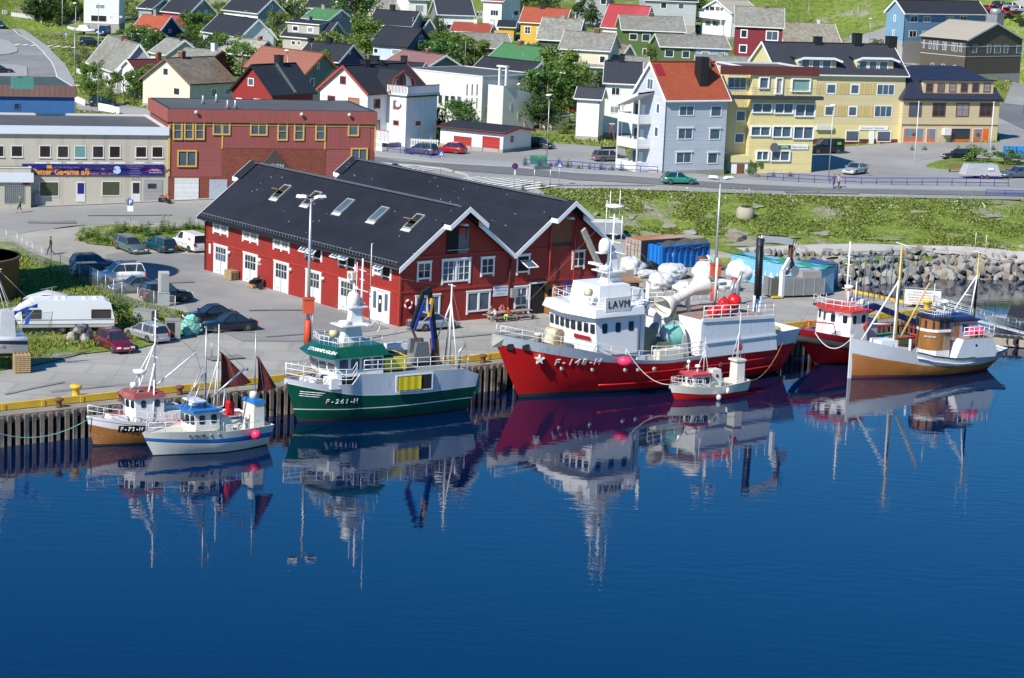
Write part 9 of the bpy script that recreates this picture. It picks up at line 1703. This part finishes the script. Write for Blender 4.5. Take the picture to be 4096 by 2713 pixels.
skin=mat('skin',(.50,.27,.19),.6)
def person(label,loc,yaw,shirt,legs,J=None,sit=False,hair=black,shoes=black,bare=(),scale=1.0,group='people'):
 """one skinned body; J overrides joint positions (x right, y forward is -y, z up)"""
 S=dict(pel=(0,0,.95),ch=(0,-.02,1.32),nk=(0,0,1.48),hd=(0,-.02,1.60),hd2=(0,-.02,1.70),sl=(-.19,0,1.42),sr=(.19,0,1.42),el=(-.25,.02,1.14),er=(.25,.02,1.14),wl=(-.24,-.10,.90),wr=(.24,-.10,.90),hl=(-.23,-.13,.80),hr=(.23,-.13,.80),ul=(-.10,0,.90),ur=(.10,0,.90),kl=(-.11,-.02,.50),kr=(.11,-.02,.50),al=(-.11,.03,.09),ar=(.11,.03,.09),tl=(-.12,-.14,.04),tr=(.12,-.14,.04))
 S.update(J or{});rad=dict(pel=.135,ch=.14,nk=.06,hd=.085,hd2=.088,sl=.07,sr=.07,el=.045,er=.045,wl=.032,wr=.032,hl=.03,hr=.03,ul=.095,ur=.095,kl=.065,kr=.065,al=.042,ar=.042,tl=.035,tr=.035)
 names=list(S);E_=[('pel','ch'),('ch','nk'),('nk','hd'),('hd','hd2'),('ch','sl'),('sl','el'),('el','wl'),('wl','hl'),('ch','sr'),('sr','er'),('er','wr'),('wr','hr'),('pel','ul'),('ul','kl'),('kl','al'),('al','tl'),('pel','ur'),('ur','kr'),('kr','ar'),('ar','tr')]
 me=bpy.data.meshes.new('sk');me.from_pydata([S[n]for n in names],[(names.index(a),names.index(c))for a,c in E_],[]);o=bpy.data.objects.new('sk',me);COL.objects.link(o)
 md=o.modifiers.new('s','SKIN');sv=me.skin_vertices[0].data
 for i,n in enumerate(names):sv[i].radius=(rad[n],rad[n]*(.75 if n in('ch','pel')else 1));sv[i].use_root=n=='pel'
 o.modifiers.new('u','SUBSURF').levels=1;dg=bpy.context.evaluated_depsgraph_get();bm_=bpy.data.meshes.new_from_object(o.evaluated_get(dg));bpy.data.objects.remove(o)
 ms={'shirt':shirt,'legs':legs,'skin':skin,'shoe':shoes};seg={('pel','ch'):'shirt',('ch','nk'):'shirt',('ch','sl'):'shirt',('ch','sr'):'shirt',('sl','el'):'shirt',('sr','er'):'shirt',('el','wl'):'fore',('er','wr'):'fore',('pel','ul'):'legs',('pel','ur'):'legs',('ul','kl'):'legs',('ur','kr'):'legs',('kl','al'):'shin',('kr','ar'):'shin',('al','tl'):'shoe',('ar','tr'):'shoe'}
 keys=['shirt','legs','skin','shoe'];bm_.materials.clear();[bm_.materials.append(ms[k])for k in keys]
 for p in bm_.polygons:
  c=p.center;best=None
  for a,q in E_:
   A,B=Vector(S[a]),Vector(S[q]);t=max(0,min(1,(c-A).dot(B-A)/max(1e-6,(B-A).length_squared)));d=(c-A.lerp(B,t)).length-.5*rad[a]
   if best is None or d<best[0]:best=(d,(a,q))
  s_=seg.get(best[1],'skin');s_=('skin' if 'arm' in bare else 'shirt')if s_=='fore' else(('skin' if 'shin' in bare else 'legs')if s_=='shin' else s_)
  p.material_index=keys.index(s_);p.use_smooth=True
 b=MB()
 for s_,h,w in(('l',S['hl'],S['wl']),('r',S['hr'],S['wr'])):
  d=(Vector(h)-Vector(w)).normalized();sx=d.cross(Vector((0,1,.2))).normalized()
  for i,l in enumerate((.065,.075,.07,.055)):q=Vector(h)+sx*(i-1.5)*.018;b.tube([q,q+d*l*.6,q+d*l+Vector((0,-.012,0))],.009,skin,4)
  q=Vector(h)-d*.03;b.tube([q,q-sx*.045+d*.03],.01,skin,4)
 hx,hy,hz=S['hd2'];b.ball((hx,hy-.095,hz-.05),.016,skin,6,.8,1.2,1.4)
 for sx in(-1,1):b.ball((hx+sx*.03,hy-.085,hz-.015),.009,black,5);b.ball((hx+sx*.09,hy,hz-.03),.02,skin,5,.5,1,1.3)
 me2=b.mesh('x');o1=bpy.data.objects.new('person',bm_);COL.objects.link(o1);bmm=bmesh.new();bmm.from_mesh(bm_);i0=len(bmm.faces);bmm.from_mesh(me2);bmm.faces.ensure_lookup_table()
 for f in bmm.faces[i0:]:f.material_index=2
 bmm.to_mesh(bm_);bmm.free();o1.location=loc;o1.rotation_euler=(0,0,R(yaw));o1.scale=(scale,)*3;tag(o1,label,'person',group)
 b=MB();b.ball((hx,hy+.012,hz+.018),.103,hair,10,.95,1,.95 if 'long' not in bare else 1.0)
 if 'long' in bare:b.ball((hx,hy+.08,hz-.12),.06,hair,8,1,.8,2)
 b.build('hair',o1);return o1
walkJ=dict(kl=(-.10,-.24,.52),al=(-.10,-.30,.10),tl=(-.10,-.46,.06),kr=(.10,.02,.50),ar=(.10,.34,.16),tr=(.10,.24,.05),el=(-.26,.14,1.16),wl=(-.26,.16,.94),hl=(-.26,.15,.85),er=(.26,-.12,1.15),wr=(.25,-.33,1.06),hr=(.25,-.41,1.05))
cl=lambda n,c:mat('cloth_'+n,c,.85,noise=(6,.12))
person('blonde woman in green top and black trousers walking left past the sign building',ground(*K('5',190,838)),-62,cl('green',(.02,.16,.06)),cl('black',(.015,.015,.02)),walkJ,hair=mat('hair_blonde',(.5,.33,.12)),bare=('arm','shin','long'),scale=1.02)
person('dark clad man walking on the gravel by the car park shade',ground(*K('5',480,1235)),-60,cl('charcoal',(.02,.02,.03)),cl('dark_blue',(.03,.04,.07)),dict(walkJ,el=(-.25,.05,1.15),wl=(-.24,0,.92),hl=(-.24,-.02,.82),er=(.25,.03,1.15),wr=(.24,-.05,.92),hr=(.24,-.08,.83)),scale=1.04)
fold=dict(el=(-.27,-.05,1.16),wl=(.02,-.24,1.18),hl=(.12,-.24,1.2),er=(.27,-.05,1.16),wr=(-.02,-.26,1.14),hr=(-.12,-.25,1.16))
person('person with crossed bare arms standing on the quay behind the red ship',P2('e',1180,1835-190+20)if False else P2('b',330,640),10,cl('grey_flower',(.35,.3,.32)),cl('brown',(.09,.07,.06)),fold,bare=('arm',))
person('pedestrian in patterned blue clothes on the road, left of the pair',ground(*K('4',722,1556+78)),200,cl('plum',(.10,.06,.10)),cl('jeans',(.05,.09,.2)),walkJ,bare=('arm',),hair=mat('hair_brown',(.12,.06,.03)))
person('pedestrian in grey carrying a white bag, right of the pair',ground(*K('4',762,1556+80)),20,cl('light_grey',(.42,.42,.42)),cl('dark_grey',(.08,.08,.09)),walkJ,bare=('arm',),hair=mat('hair_brown',(.12,.06,.03)))
sitJ=dict(pel=(0,.05,.52),ch=(0,-.02,.88),nk=(0,-.06,1.04),hd=(0,-.10,1.15),hd2=(0,-.12,1.25),sl=(-.19,-.03,.98),sr=(.19,-.03,.98),el=(-.27,-.2,.78),er=(.27,-.2,.78),wl=(-.15,-.42,.82),wr=(.15,-.42,.82),hl=(-.08,-.5,.83),hr=(.08,-.5,.83),ul=(-.10,-.02,.53),ur=(.10,-.02,.53),kl=(-.13,-.42,.52),kr=(.13,-.42,.52),al=(-.13,-.38,.10),ar=(.13,-.38,.10),tl=(-.13,-.54,.05),tr=(.13,-.54,.05))
MT=pt_.matrix_basis
person('man in light shirt and blue shorts sitting at the left end of the picnic table',MT@Vector((-1.0,-.05,0)),37.6+180,cl('pale_grey',(.55,.54,.52)),cl('denim',(.06,.12,.25)),sitJ,bare=('arm','shin'),group='people at the picnic table')
person('person in red top and bright yellow green trousers on the near bench',MT@Vector((.45,-.05,0)),37.6+180,cl('red',(.5,.02,.03)),cl('neon',(.45,.8,.05)),sitJ,bare=('arm',),group='people at the picnic table')
person('sunburnt person behind the table beside the wall, leaning on it',MT@Vector((-.4,1.5,0)),37.6,cl('skin_red',(.45,.2,.15)),cl('grey',(.15,.15,.15)),sitJ,bare=('arm',),group='people at the picnic table')
person('person in pink top behind the table, nearest the drainpipe',MT@Vector((.75,1.5,0)),37.6,cl('pink',(.6,.12,.2)),cl('grey',(.15,.15,.15)),dict(sitJ,hr=(.08,-.2,1.2),wr=(.12,-.22,1.1),er=(.25,-.25,.85)),bare=('arm',),group='people at the picnic table')
random.seed(11)
def leafm(n,c,v=.35,tr=.25):
 m=bpy.data.materials.new('leaf_'+n);m.use_nodes=True;nt=m.node_tree;b=nt.nodes['Principled BSDF'];b.inputs['Roughness'].default_value=.6;b.inputs['Specular IOR Level'].default_value=.3
 g=nd(nt,'ShaderNodeNewGeometry');oi=nd(nt,'ShaderNodeObjectInfo');hs=nd(nt,'ShaderNodeHueSaturation');hs.inputs['Color'].default_value=(*c,1)
 a=nd(nt,'ShaderNodeMapRange');a.inputs[3].default_value=1-v;a.inputs[4].default_value=1+v*1.3;nt.links.new(g.outputs['Random Per Island'],a.inputs[0]);nt.links.new(a.outputs[0],hs.inputs['Value'])
 h=nd(nt,'ShaderNodeMapRange');h.inputs[3].default_value=.475;h.inputs[4].default_value=.52;nt.links.new(oi.outputs['Random'],h.inputs[0]);nt.links.new(h.outputs[0],hs.inputs['Hue'])
 nt.links.new(hs.outputs[0],b.inputs['Base Color']);t=nd(nt,'ShaderNodeBsdfTranslucent');nt.links.new(hs.outputs[0],t.inputs['Color']);mx=nd(nt,'ShaderNodeMixShader');mx.inputs[0].default_value=tr
 nt.links.new(b.outputs[0],mx.inputs[1]);nt.links.new(t.outputs[0],mx.inputs[2]);nt.links.new(mx.outputs[0],nt.nodes['Material Output'].inputs[0]);return m
lfA=leafm('birch',(.115,.19,.03));lfB=leafm('rowan',(.075,.15,.027));lfC=leafm('willow',(.16,.20,.075));lfD=leafm('dark',(.045,.095,.022));lfW=leafm('blossom',(.55,.58,.42),.2)
bark=mat('bark',(.20,.17,.13),.9,noise=(8,.3))
rngv=np.random.RandomState(5)
def leaves(n,cen,rad,size,shell=.55):
 """n leaf quads in clumps: arrays of verts"""
 k=rngv.randint(0,len(cen),n);d=rngv.normal(size=(n,3));d/=np.linalg.norm(d,axis=1)[:,None];r=rngv.uniform(shell,1.08,n)**.8
 c=cen[k]+d*(rad[k]*r)[:,None];nn=d+rngv.normal(size=(n,3))*.55+np.array([0,0,.35]);nn/=np.linalg.norm(nn,axis=1)[:,None]
 t=np.cross(nn,rngv.normal(size=(n,3)));t/=np.linalg.norm(t,axis=1)[:,None];b=np.cross(nn,t);s=size*rngv.uniform(.6,1.35,n)[:,None]
 return np.stack([c-t*s,c-b*s*.6,c+t*s,c+b*s*.6],1).reshape(-1,3)
def qmesh(name,V,mats_,mi=None):
 n=len(V)//4;me=bpy.data.meshes.new(name);me.from_pydata(V.tolist(),[],np.arange(n*4).reshape(n,4).tolist())
 for m in mats_:me.materials.append(m)
 if mi is not None:me.polygons.foreach_set('material_index',mi)
 return me
def crown(lf,n,size,lobes,low=.25,blossom=0):
 cen,rad=[],[]
 for i in range(lobes):
  t=rngv.uniform(0,1);z=low+(1-low)*rngv.uniform(.08,.93);w=.40*math.sqrt(max(.05,1-((z-(low+1)/2)/((1-low)/2*1.12))**2));a=rngv.uniform(0,6.28);r=w*math.sqrt(rngv.uniform(.1,1))
  cen.append((r*math.cos(a),r*math.sin(a),z));rad.append(rngv.uniform(.09,.19)*(1.15 if z<.7 else .85))
 V=leaves(n,np.array(cen),np.array(rad),size);mi=np.zeros(n,int)
 if blossom:mi=(rngv.uniform(size=n)<blossom).astype(int)
 return qmesh('crown',V,[lf,lfW],mi),cen
def trunkm(cen,low):
 b=MB();b.tube([(0,0,-.05),(.01,0,low*.6),(0,.01,low+.25),(.01,0,.8)],.028,bark,6,.008)
 for c in cen[::3]:z0=max(.1,c[2]-.22);b.tube([(0,0,z0*.8),(c[0]*.6,c[1]*.6,(z0+c[2])/2),c],.012,bark,4,.004)
 return b.mesh('trunk')
TV={}
for nm,lf,n,sz,lb_,lo,bl in(('b',lfA,2989,0.0286,26,.22,0),('b2',lfA,2645,0.0286,20,.12,.04),('r',lfB,3219,0.0273,30,.16,.03),('w',lfC,1724,0.0260,18,.25,0),('d',lfD,2989,0.0286,28,.15,0),('s',lfA,1700,.03,14,.0,.06),('sd',lfB,1700,.03,14,.0,0)):
 cm,cen=crown(lf,n,sz,lb_,lo,bl);TV[nm]=(cm,trunkm(cen,lo))
def tree(k,x,y,w,h,v,label,name=None):
 g_=ground(*K(k,x,y));bush=v[0]=='s';o=thing(name or('garden_shrub' if bush else 'leafy_tree'),label,'shrub' if bush else 'tree',g_,wrand(0,6),'garden shrubs' if bush else 'trees among the houses')
 w*=1.5;h*=1.16;inst('crown',TV[v][0],o,(0,0,-.02*h),0,(w,w,h));inst('trunk',TV[v][1],o,(0,0,0),0,(w,w,h));return o
TR=[('1',845,925,2.9,4.6,'b','tree by the white fence in front of the slate cottage'),('1',1030,1005,2.2,4.0,'b2','slim bright tree right of the tallest grey pole'),('1',1165,935,3.6,3.6,'sd','round shrub below the maroon roofed house'),('1',1440,938,5.2,4.6,'r','wide tree in front of the cream house gable'),('1',1285,935,2.6,3.8,'b','narrow tree between round shrub and wide tree by the cream house'),('1',955,800,3.0,3.6,'w','pale willow like tree below the slate cottage eave'),('1',1350,520,6.0,4.8,'b2','broad tree below the orange roof'),('1',1445,540,3.2,4.2,'r','tree between slate cottage and slate shed'),('1',1790,305,3.6,3.8,'r','round tree right of the orange roof gable'),('1',1600,350,3.6,2.4,'sd','shrub at the navy gable under the orange roof'),('1',1720,470,5.0,3.2,'d','dark tree left of the white chimney'),('1',1850,440,3.4,3.6,'b','tree right of the navy gable'),('1',2150,650,4.8,5.4,'b','left tree of the pair right of the rusty slate house'),('1',2290,725,4.8,5.0,'b2','right tree of the pair right of the rusty slate house'),('1',750,650,3.4,3.6,'w','olive tree at the white fence on the hill road'),('1',1930,300,4.0,3.4,'b','tree behind the white house with wide black roof'),('1',380,185,6.0,5.6,'d','dark tree left one in the row at the top left'),('1',505,200,4.6,6.4,'d','dark tree with pale trunk in the row at the top left'),('1',645,190,4.0,5.2,'b','lighter tree in the row at the top left'),('1',755,215,2.6,4.6,'d','slim dark tree right end of the row at the top left'),('1',1085,240,4.6,7.4,'w','pale birch in front of the white garage house'),('1',1250,215,3.6,4.8,'w','thin pale tree right of the garage birch'),('1',290,120,3.0,2.6,'sd','shrub below the red balcony at the top left'),('2',360,250,6.2,5.2,'b2','broad light tree right of the ash blue house'),('2',260,360,4.2,4.6,'b','tree left of the dormer house'),('2',340,485,6.0,2.8,'s','blossoming shrub below the dormer house'),('2',180,470,3.4,2.6,'s','small shrub beside the little beige gable'),('2',985,310,7.4,8.2,'r','tallest tree in the middle of the hill'),('2',1095,555,5.6,6.2,'b','loose tree between navy gable and pale fronted house'),('2',765,700,5.2,6.4,'b2','tree right of the salmon roofed house'),('2',650,900,3.6,6.2,'b','tree squeezed between barn red house and white house'),('2',1715,180,4.0,5.6,'w','pale tree left of the black tile roofed house at the top'),('2',1785,400,2.8,5.0,'d','dark slim tree left of the brick red house'),('2',1860,715,6.2,5.4,'r','dense tree left part of the clump above the flat white building'),('2',1800,560,4.6,4.6,'b','tree behind the rose roof chimney'),('2',1960,610,5.4,5.0,'b2','middle tree of the clump below the slate roof'),('2',2120,640,5.0,4.6,'b','right tree of the clump below the slate roof'),('2',2085,1195,6.2,3.4,'r','round tree behind the double garage'),('2',2210,1200,3.6,3.2,'b2','shrubby tree at the right end of the garage roof'),('2',1825,1140,3.6,5.0,'d','dark tree between white terrace house and flat building'),('2',1775,1310,1.8,4.0,'d','dark narrow tree at the terrace house corner'),('2',1480,235,2.0,2.0,'sd','shrub by the porch wing'),('2',1630,500,2.6,2.0,'s','shrub right of the blue gable'),('3',285,130,6.4,5.0,'b','tree behind the sunflower yellow house'),('3',480,110,5.0,4.8,'r','tree at the right end of the yellow house roof'),('3',805,250,5.0,5.6,'d','dark tree left of the crimson roof'),('3',950,200,4.4,7.0,'w','thin grey green tree left of the crimson roof'),('3',1290,530,4.6,4.8,'r','tree in front of the big green house'),('3',1130,340,2.0,4.2,'b','slim tree at the crimson roof lower corner'),('3',1790,200,4.8,5.4,'r','tree left of the white balcony house'),('3',1870,100,3.4,4.0,'b','small tree at the top edge by the balcony house'),('3',1860,320,1.8,1.8,'sd','tiny shrub left end of the balcony house hedge'),('3',1990,328,3.6,2.2,'sd','hedge shrub in the middle before the balcony house'),('3',2130,338,4.0,2.2,'sd','hedge shrub right end before the balcony house'),('3',545,860,6.4,6.4,'b','tall tree right of the long green roofed house'),('3',440,1200,6.6,8.0,'r','largest tree right of the flat white building'),('3',600,1190,5.4,8.6,'b','tall tree left of the garden shed'),('3',385,1230,4.4,5.0,'d','dark tree at the annexe corner'),('3',785,980,3.8,5.2,'w','sparse tree left of the white side wing'),('3',905,850,3.8,3.0,'r','tree above the white side wing'),('3',1165,1250,2.8,2.4,'s','shrub beside the trampoline'),('3',1470,590,2.6,2.8,'b2','small tree above the grey apartment roof ridge'),('3',1645,610,4.4,1.8,'sd','low shrub in front of the moss green house'),('3',300,440,3.0,1.8,'s','shrub below the sunflower yellow house'),('3',640,1260,3.0,1.4,'s','low shrub before the garden shed'),('4',20,505,2.4,2.4,'r','shrub left of the tall yellow house gable'),('4',1095,398,3.6,1.4,'s','low shrub above the tall yellow house chimney'),('4',1950,1412,4.0,2.0,'s','round light shrub in the flower bed'),('4',2200,1448,3.6,1.7,'sd','shrub left one beside the blue box'),('4',2320,1430,3.6,2.0,'s','shrub right one at the blue box'),('4',2330,190,5.0,1.8,'s','pale shrub below the far car park'),('4',45,1530,1.6,1.6,'sd','shrub at the yellow block porch'),('d',1580,1190,2.6,1.9,'sd','dark shrub right of the caravan'),('1',560,240,2.6,3.0,'b','small tree behind the hill road grass near the bare pole'),('1',1180,420,3.0,2.6,'sd','shrub in front of the slate cottage ridge chimney'),('1',2060,210,3.4,3.8,'b2','light tree left of the ash blue house front'),('1',2010,520,4.4,3.8,'d','dark tree left of the beige slate roof'),('1',900,930,3.0,2.4,'s','white flowering shrub by the side street fence'),('1',1545,925,3.0,3.4,'b2','bright shrubby tree right end of the hedge below the cream house'),('2',460,200,3.6,4.2,'b','tree between black house and green roof'),('2',1050,420,4.2,5.4,'b2','bright tree low on the right side of the tallest hill tree'),('2',1690,330,3.0,3.4,'b','tree right of the porch wing'),('2',1730,640,4.6,4.6,'r','tree right of the rose roof gable'),('2',2230,560,4.0,3.6,'b2','tree left of the long green roof'),('2',950,640,3.6,3.4,'sd','dark shrub right of the navy gable'),('3',100,60,4.6,4.4,'b','tree at the top edge left of the sunflower yellow house'),('3',640,330,3.2,3.0,'sd','shrub behind the dark green house'),('3',700,1020,4.0,5.6,'b2','bright tree right of the tall shed tree'),('3',1440,640,2.4,3.6,'b','tree directly left of the grey apartment gable top'),('3',330,640,3.4,4.0,'r','tree below the green roof gable'),('3',490,960,5.0,6.0,'b2','bright tree in front of the dark gable house')]
for t in TR:tree(*t)
def weedm(nm,n,h,lf,fl,seed):
 rg=np.random.RandomState(seed);b=[];mi=[]
 for i in range(n):
  a,r=rg.uniform(0,6.28),abs(rg.normal())*.35;bx,by=r*math.cos(a),r*math.sin(a);hh=h*rg.uniform(.55,1.0)
  for j in range(7):
   t=(j+.5)/7;z=hh*t;aa=rg.uniform(0,6.28);l=.20*(1.1-t);ex,ey=math.cos(aa)*l,math.sin(aa)*l
   b+=[(bx,by,z),(bx+ex*.5-ey*.25,by+ey*.5+ex*.25,z+.06),(bx+ex,by+ey,z+.05),(bx+ex*.5+ey*.25,by+ey*.5-ex*.25,z+.02)];mi.append(0)
  if fl and rg.uniform()<.5:
   q=.10;b+=[(bx-q,by,hh),(bx,by-q,hh+.02),(bx+q,by,hh),(bx,by+q,hh+.03)];mi.append(1)
 return qmesh('weeds',np.array(b),[lf,lfW],mi)
WM=[weedm('a',60,1.3,lfA,False,1),weedm('b',60,1.1,lfB,True,2),weedm('c',50,.8,lfA,True,3)]
def weeds(k,pts,label,sc=1.0,grp='weed clumps'):
 for i,(x,y)in enumerate(pts):
  g_=ground(*K(k,x,y));s_=sc*wrand(.75,1.25);o=inst('weed_clump',WM[i%3],None,(g_.x,g_.y,g_.z),wrand(0,6),(s_,s_,s_*wrand(.8,1.3)));tag(o,label,'weeds',grp)
weeds('5',[(790,1040),(830,1080),(880,1060),(930,1110),(1000,1130),(1050,1060),(1110,1030),(1180,1010),(1270,1030),(1340,1010),(1400,1060),(1480,1050),(1600,1040),(1650,1010),(1760,1000),(1800,990),(1880,1000),(760,1100),(1090,1100),(1540,1020)],'leafy tall weeds on the verge behind the parked sage and teal cars',1.15,'weeds on the car park verge')
weeds('5',[(1080,735),(1200,735),(880,738),(985,735),(460,738)],'weed clump growing at the foot of the sign building wall',.8,'weeds at the sign building')
weeds('8',[(1120,150),(1250,155),(1350,160),(1420,165),(1500,170),(1600,180),(1700,185),(1800,190),(1900,195),(1980,200),(1270,340),(960,380),(1100,375)],'weeds along the blue railing before the grey apartment house',.9,'weeds along the railing')
weeds('4',[(1800,1290),(1400,1300),(1510,1300),(1990,1300),(2100,1300),(350,1530),(200,1530)],'weed tuft at the foot of the shop buildings',.7,'weeds at the shops')
def inpoly(P,poly):
 c=np.zeros(len(P),bool);x,y=P[:,0],P[:,1]
 for i in range(len(poly)):
  a,b=poly[i],poly[i-1];c^=((a[1]>y)!=(b[1]>y))&(x<(b[0]-a[0])*(y-a[1])/((b[1]-a[1])or 1e-9)+a[0])
 return c
def tufts(name,label,area,n,h,w,mats_,pw=(.8,.2),cluster=.25,seed=1,lift=0.0):
 rg=np.random.RandomState(seed);P=area(rg,n*4)
 for nm,pl in DRAPED:
  if nm[:5]not in('grass','plant'):P=P[~inpoly(P,pl)]
 z=tz(P[:,0],P[:,1]);q=np.array([mnoise.noise(Vector((x*cluster,y*cluster,seed)))for x,y in P]);keep=(q+rg.uniform(-.25,.25,len(q))>-.02)&(z>.1);P,z,q=P[keep][:n],z[keep][:n],q[keep][:n];m=len(P)
 a=rg.uniform(0,3.14,m);hh=h*rg.uniform(.4,1.2,m)*(1+q*.8);ww=w*rg.uniform(.6,1.3,m);lx,ly=rg.normal(size=m)*.1,rg.normal(size=m)*.1;c,s=np.cos(a)*ww,np.sin(a)*ww
 zl=z-.02+hh*lift;A=np.stack([P[:,0]-c,P[:,1]-s,zl],1);B=np.stack([P[:,0]+c,P[:,1]+s,zl],1);C_=np.stack([P[:,0]+c*.8+lx,P[:,1]+s*.8+ly,z+hh*.8],1);D=np.stack([P[:,0]-c*.5+lx,P[:,1]-s*.5+ly,z+hh],1)
 V=np.stack([A,B,C_,D],1).reshape(-1,3);me=qmesh(name,V,mats_,rg.choice(len(mats_),m,p=pw));o=inst(name,me);o['label']=label;o['kind']='stuff';return o
gA=leafm('grass_a',(.22,.28,.05),.4,.35);gB=leafm('grass_b',(.27,.26,.085),.4,.35);gC=leafm('grass_c',(.13,.21,.035),.4,.3)
tufts('bank_grass','uneven yellow green grass and weeds covering the bank below the road',lambda r,n:np.stack([(x:=r.uniform(-2,85,n)),252.2+x*.035+r.uniform(0,1,n)*(15+.06*x)],1),42000,.16,.12,[gA,gB,gC],(.5,.35,.15),.22,1)
tufts('bank_flowers','white cow parsley speckling the grass bank',lambda r,n:np.stack([(x:=r.uniform(-2,85,n)),r.uniform(.2,1,n)*11+256+np.clip(x,0,90)*.12],1),1100,.5,.07,[lfW,gA],(.8,.2),.22,9,.72)
tufts('lot_grass','rough grass and weeds on the lot around the caravan',lambda r,n:(lambda a:a[(a[:,1]-218)<-(a[:,0]+46)*1.0+6])(np.stack([r.uniform(-56,-30,n),r.uniform(182,232,n)],1)),1,.3,.1,[gA,gB],(.6,.4),.3,3)if False else None
tufts('hill_grass','grass and weeds between the houses on the hill',lambda r,n:np.stack([r.uniform(-120,120,n),r.uniform(285,470,n)],1),60000,.26,.20,[gA,gB,gC],(.45,.35,.2),.12,4)
lotP=[Vector((*p,0))for p in gp((0,575),(55,592),(150,625),(215,652),(300,700),(420,728),(455,750),(400,775),(300,795),(180,812),(90,838),(0,850))]
def in_poly(x,y,P):
 c=False
 for i in range(len(P)):
  a,b=P[i],P[i-1]
  if(a[1]>y)!=(b[1]>y)and x<(b[0]-a[0])*(y-a[1])/(b[1]-a[1])+a[0]:c=not c
 return c
def lot_mesh(name,label,poly,n,h,seed,z0=.1):
 rg=np.random.RandomState(seed);xs=[p[0]for p in poly];ys=[p[1]for p in poly];V=[];mi=[]
 while len(mi)<n:
  x,y=rg.uniform(min(xs),max(xs)),rg.uniform(min(ys),max(ys))
  if not in_poly(x,y,poly):continue
  q=mnoise.noise(Vector((x*.3,y*.3,seed)))
  if q<rg.uniform(-.35,.05):continue
  a=rg.uniform(0,3.1);w=rg.uniform(.05,.12);hh=h*rg.uniform(.4,1.2)*(1+q);c,s=math.cos(a)*w,math.sin(a)*w;l=rg.normal()*.08
  V+=[(x-c,y-s,z0),(x+c,y+s,z0),(x+c*.7+l,y+s*.7,z0+hh*.8),(x-c*.4+l,y-s*.4,z0+hh)];mi.append(rg.choice(3,p=(.5,.3,.2)))
 o=inst(name,qmesh(name,np.array(V),[gA,gB,gC],mi));o['label']=label;o['kind']='stuff'
lot_mesh('lot_grass','rough grass on the lot around the caravan',lotP,11000,.24,5)
lot_mesh('verge_grass','grass on the verge behind the sage estate',[Vector((*p,0))for p in gp((176,545),(200,530),(330,530),(470,525),(476,576),(400,580),(270,570),(200,563))],6000,.3,6,.3)
random.seed(5);rk=[]
stm=[mat('boulder_'+n,c,.9,noise=(1.2,.3),col2=c2,bump=.05)for n,c,c2 in(('pale',(.31,.295,.265),(.22,.20,.17)),('grey',(.235,.23,.22),(.16,.155,.145)),('brown',(.22,.18,.14),(.28,.25,.21)))]
for v in range(9):
 bm=bmesh.new();pts=[bm.verts.new(Vector((wrand(-1,1),wrand(-1,1),wrand(-1,1))).normalized()*wrand(.75,1.0))for _ in range(13)];bmesh.ops.convex_hull(bm,input=bm.verts[:]);
 for q in[q for q in bm.verts if not q.link_faces]:bm.verts.remove(q)
 bmesh.ops.bevel(bm,geom=bm.edges[:],offset=.03,segments=1,affect='EDGES');me=bpy.data.meshes.new('boulder');bm.to_mesh(me);bm.free();me.materials.append(stm[v%3]);me.uv_layers.new(name='UV');rk.append(me)
nb_=0
for row in range(6):
 x=24.5+wrand(0,.6)
 while x<61:
  s_=wrand(.42,1.05)*(1.1 if row<3 else .8);y=shore_y(x)-.9+row*.78+wrand(-.35,.35);z=-2.85+row*.62+wrand(-.1,.15)
  if not(x<36 and y<243):
   o=inst('boulder',rk[nb_%9],None,(x,y,min(z,.6)),(wrand(0,6),wrand(0,6),wrand(0,6)),(s_*wrand(.8,1.3),s_*wrand(.8,1.1),s_*wrand(.6,.9)));tag(o,'one of the rough pale grey boulders of the shore bank','boulder','boulders of the shore bank');nb_+=1
  x+=s_*1.05
for(k,x,y,s_),lb in zip((('e',1530,780,1.0),('e',2035,720,.7),('e',2150,850,1.5),('e',265,520,.6),('e',175,660,.6),('e',690,450,.5),('b',1180,20,1.0),('b',1330,40,1.6),('b',1560,80,1.5),('b',1010,10,1.1),('e',960,440,.8),('c',430,335,1.0)),('large','small pointed','broad flat','white','small white','half buried','left','long','rounded','low','weathered','slab like')):
 g_=ground(*K(k,x,y));o=inst('boulder',rk[int(x)%9],None,g_,(0,0,x),(s_*1.3,s_,s_*.6));tag(o,f'{lb} boulder lying alone on the grass bank behind the yard','boulder','loose boulders on the bank')
